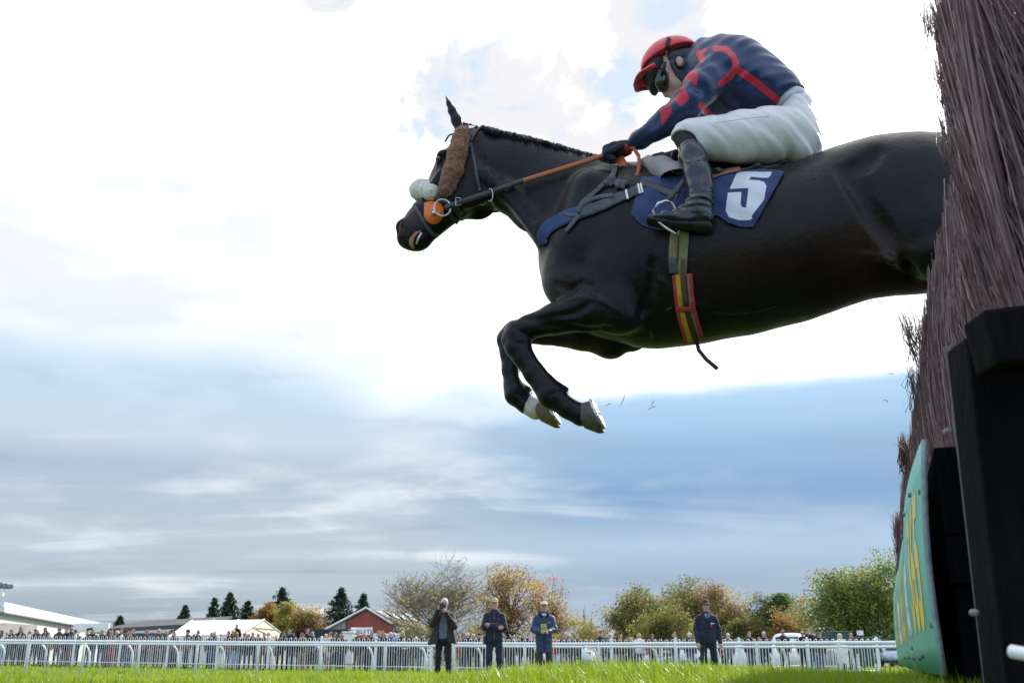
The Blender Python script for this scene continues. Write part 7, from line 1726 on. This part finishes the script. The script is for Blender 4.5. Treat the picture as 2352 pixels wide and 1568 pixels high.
    for s in (1, -1): v.limb(legp(s), .04); v.limb([KM(1578, 312, 32, .285, s), KM(1588, 336, 29, .295, s)], .03)
    X_, Y_, Z_ = v.ax[0][:, None, None], v.ax[1][None, :, None], v.ax[2][None, None, :]
    fold = (X_*.62+Z_*.78); ph_ = (fold*11+.35*np.sin(X_*9)+Y_*1.5) % 1.0; w1 = (np.where(ph_ < .22, ph_/.22, (1-ph_)/.78)-.5)*(.6+.4*np.sin(X_*8+Z_*6+.9))
    v.f = (v.f+.0085*w1+.0015*np.sin(fold*140+Y_*30)*np.sin(X_*21)).astype(np.float32)
    v.half(Lc(1834, 238), (.12, 0, .99), .008)
    for s in (1, -1): v.ell(LM(1568, 345, .285, s), (.075, .13, .068), .006, 's', rot=-.35)
    add_sdf_obj('breeches', v, M['breeches'], J, 2)
    m = MB(); tube3('seam', [toW(np.array(Lc(x, y, V))) for x, y, V in ((1640, 283, .352), (1720, 272, .318), (1776, 266, .26), (1800, 262, .2))], .0012, mat('seam', (.40, .40, .38), .7), J, 5)
    v = Vol(lo, hi, .008); v.limb([K(1826, 248, 36, 0, .158), K(1820, 256, 40, 0, .160)], .02); v.half(Lc(1824, 236), (.1, 0, .99), .008); v.half(Lc(1812, 262), (.1, 0, -.99), .008)
    add_sdf_obj('waistband', v, mat('waistband', (.62, .63, .68), .6, .05), J, 1)
    # boots, black knee sock
    for s in (1, -1):
        v = Vol(np.minimum(LM(1460, 545, .40, s), LM(1660, 290, .2, s))-.06, np.maximum(LM(1460, 300, .2, s), LM(1665, 300, .42, s))+.06, .0055)
        sh = shank(s); v.limb(sh, .02)
        v.limb([KM(1617, 502, 22, .352, s, .038), KM(1575, 506, 20, .358, s, .042), KM(1530, 505, 15, .368, s, .047), KM(1496, 505, 11, .372, s, .040)], .02); v.limb([KM(1598, 480, 24, .352, s), KM(1560, 494, 18, .36, s)], .03)
        X_, Y_, Z_ = v.ax[0][:, None, None], v.ax[1][None, :, None], v.ax[2][None, None, :]; za = LM(1610, 470, .35, s)[2]
        v.f = (v.f+.0042*np.exp(-((Z_-za)/.05)**2)*np.sin(Z_*210+X_*60+2*np.sin(X_*30))+.0018*np.sin(Z_*60+X_*50)).astype(np.float32)
        v.half(LM(1584, 334, .29, s), (-.22, 0, .97), .004); bt = add_sdf_obj('boot', v, M['boot'], J, 2)
        tube3('boot_seam', [Wc(x, y, V*s) for x, y, V in ((1562, 372, .37), (1582, 374, .388), (1606, 368, .39), (1630, 356, .36))] if s > 0 else [Wc(1570, 372, -.37), Wc(1600, 368, -.38), Wc(1626, 356, -.36)], .0016, M['cap_dark'], bt, 5)
        v = Vol(np.minimum(LM(1460, 560, .42, s), LM(1660, 480, .25, s))-.03, np.maximum(LM(1460, 480, .25, s), LM(1665, 480, .42, s))+.05, .0055)
        v.limb([KM(1622, 519, 9, .352, s, .038), KM(1575, 521, 7, .358, s, .043), KM(1530, 517, 7, .368, s, .049), KM(1492, 508, 8, .372, s, .043)], .01); v.limb([KM(1626, 522, 11, .352, s, .036), KM(1604, 524, 9, .354, s, .037)], .008); add_sdf_obj('sole', v, M['cap_dark'], bt, 1)
        v = Vol(LM(1585, 330, .29, s)-.13, LM(1585, 330, .29, s)+.13, .006); v.limb([KM(1577, 316, 30.5, .285, s), KM(1586, 338, 27.5, .295, s)], .02); v.half(LM(1577, 318, .285, s)+np.array([0, 0, .028]), (.36, 0, .93), .006); add_sdf_obj('knee_sock', v, M['cap_dark'], J, 1)
    # gloves: fist closed round the reins, five fingers each
    for hx, hy, V, s in ((1412, 347, .125, 1), (1520, 366, -.115, -1)):
        o = lambda x, y: (hx+(x-1412)*(.85 if s < 0 else 1), hy+(y-347)*(.62 if s < 0 else 1)); v = Vol(Lc(hx, hy, V)-.13, Lc(hx, hy, V)+.13, .0036)
        v.limb([K(*o(1444, 336), 15, V, .028), K(*o(1430, 342), 19 if s > 0 else 12, V, .032), K(*o(1414, 345), 20 if s > 0 else 12, V, .036)], .012)
        for q in range(4):
            vv = V+(.032-.021*q)*1.0; dx = (0, -3, -2, 3)[q]
            v.limb([K(*o(1412+dx, 333+q), 9.5, vv, .0115), K(*o(1396+dx, 340+q), 9, vv+.004*s, .011), K(*o(1393+dx, 355+q), 8.5, vv+.006*s, .0105), K(*o(1407+dx, 363), 8, vv+.004*s, .010)], .005)
        v.limb([K(*o(1424, 336), 8.5, V+.040, .011), K(*o(1408, 344), 8, V+.050, .011), K(*o(1394, 349), 7.5, V+.046, .010)], .006)
        gl = add_sdf_obj('glove', v, M['glove'], J, 1)
        v = Vol(Lc(*o(1438, 340), V)-.07, Lc(*o(1438, 340), V)+.07, .004); v.limb([K(*o(1434, 343), 18 if s > 0 else 12, V, .034), K(*o(1441, 339), 17.5 if s > 0 else 12, V, .033)], .005); n_ = Lc(*o(1450, 332), V)-Lc(*o(1438, 341), V); n_ /= np.linalg.norm(n_)
        v.half(Lc(*o(1442.5, 338), V), n_, .002); v.half(Lc(*o(1431, 344.5), V), -n_, .002); add_sdf_obj('glove_cuff', v, mat('cuff_red', (.30, .02, .03), .7, .15, 20, .4, 150), gl, 1)
    # cap, peak, straps, goggles, padded harness
    hc = Lc(1540, 143); v = Vol(hc-np.array([.24, .16, .24]), hc+np.array([.19, .16, .17]), .0045)
    v.ell(Lc(1542, 146), (.147, .112, .128), .01, rot=.36); v.half(Lc(1482, 165), (.33, 0, -.945), .006)
    cap = add_sdf_obj('helmet', v, M['cap_red'], J, 2)
    inn = [(1484, 178, 0), (1484, 174, .042), (1490, 166, .078), (1509, 152, .099)]; outr = [(1457, 202, 0), (1456, 192, .040), (1469, 170, .074), (1508, 151, .101)]
    def side(L, s): return [LM(x, y, V, s) for x, y, V in (L if s > 0 else L[1:])]
    I_ = resample(side(inn, -1)[::-1]+side(inn, 1), .012); O_ = resample(side(outr, -1)[::-1]+side(outr, 1), .012)
    at_ = lambda L, t: np.array([np.interp(t*(len(L)-1), range(len(L)), [p[i] for p in L]) for i in range(3)])
    vs = []; nt, nq = 33, 5
    for t in np.linspace(0, 1, nt):
        p, q = at_(I_, t), at_(O_, t)
        for k in np.linspace(0, 1, nq): vs.append(p*(1-k)+q*k+np.array([-.35, 0, .45])*.035*sin(k*pi))
    pk = mesh_obj('peak', toW(np.array(vs)), [(i*nq+j, i*nq+j+1, (i+1)*nq+j+1, (i+1)*nq+j) for i in range(nt-1) for j in range(nq-1)], M['cap_red'], cap, True); q = pk.modifiers.new('t', 'SOLIDIFY'); q.thickness = .005; q.offset = 0
    bmh = bmesh.new(); bmh.from_mesh(cap.data); bmesh.ops.translate(bmh, verts=bmh.verts, vec=JOCKEY.location); CB = BVHTree.FromBMesh(bmh); bmh.free()
    def onc(name, pts, w_, mt, off=.003):
        rows = []
        for i, s in enumerate(resample(pts, 3)):
            rows.append(s[:2])
        nw = 4; vs = []
        for i, s in enumerate(rows):
            a = rows[max(i-1, 0)]; b = rows[min(i+1, len(rows)-1)]; d = (b-a)/np.linalg.norm(b-a); n_ = np.array([-d[1], d[0]])
            for j in range(nw):
                q = s+n_*(j/(nw-1)-.5)*w_; dr = Vector(ray(*q)).normalized(); loc, nr, _, _ = CB.ray_cast(Vector(CAM), dr)
                vs.append(np.array(loc)+np.array(nr)*off if loc is not None else (Wc(q[0], q[1], .095)))
        f = [(i*nw+j, (i+1)*nw+j, (i+1)*nw+j+1, i*nw+j+1) for i in range(len(rows)-1) for j in range(nw-1)]
        o = mesh_obj(name, vs, f, mt, cap, True); q = o.modifiers.new('t', 'SOLIDIFY'); q.thickness = .003; q.offset = 0; return o
    onc('goggle_strap', [(1537, 89), (1533, 105), (1530, 122), (1528, 144)], 8.5, M['cap_dark'], .005)
    onc('strap_tag', [(1530, 114), (1528, 136)], 4.5, mat('tag_grey', (.45, .48, .50), .6), .008)
    onc('elastic_line', [(1485, 159), (1512, 136), (1531, 124), (1556, 112), (1578, 107), (1593, 111)], 4.2, M['cap_dark'], .003)
    v = Vol(hc-np.array([.16, .14, .22]), hc+np.array([.19, .14, .14]), .005)
    v.limb([K(1550, 148, 24, 0, .090), K(1584, 143, 26, 0, .084)], .02)
    for s in (1, -1): v.limb([KM(1545, 150, 13, .074, s, .016), KM(1556, 164, 14, .068, s, .016), KM(1570, 179, 11, .060, s, .014)], .012); v.limb([KM(1592, 146, 15, .070, s, .018), KM(1584, 162, 15, .066, s, .016), KM(1572, 181, 9, .060, s, .014)], .012)
    v.ell(Lc(1562, 142, .10), (.026, .04, .037), .005, 's', rot=.3); v.half(Lc(1534, 150), (-.85, 0, -.3), .01); add_sdf_obj('chin_harness', v, M['harness'], cap, 1)
    v = Vol(hc-np.array([.2, .14, .24]), hc+np.array([.1, .14, .1]), .0045)
    v.limb([K(1513, 158, 25, 0, .086), K(1501, 180, 21, 0, .080), K(1501, 203, 11, 0, .060)], .02); add_sdf_obj('brow_pad', v, M['cap_dark'], cap, 1)
    v = Vol(hc-np.array([.2, .14, .26]), hc+np.array([.1, .14, .1]), .0042)
    for s in (1, -1): v.limb([K(1519+(3 if s < 0 else 0), 173, 15+s, .050*s, .030), K(1519+(3 if s < 0 else 0), 189, 15+s, .046*s, .030), K(1519, 203, 8, .038*s, .026)], .012); v.limb([K(1506, 176, 9, .03), K(1503, 182, 10, 0), K(1506, 176, 9, -.03)], .012)
    v.limb([K(1512, 196, 12, 0, .05)]*2, .012)
    gg = add_sdf_obj('goggles', v, M['goggle'], J, 2)
    tube3('goggle_frame', [Wc(x, y, V) for x, y, V in ((1510, 172, .072), (1522, 168, .080), (1534, 168, .076), (1535, 190, .070), (1533, 206, .058), (1520, 212, .05))], .0028, M['cap_dark'], gg, 7)
    tube3('strap', [Wc(x, y, V) for x, y, V in ((1527, 143, .100), (1524, 158, .094), (1521, 170, .085))], .009, M['cap_dark'], cap, 8)
jockey()
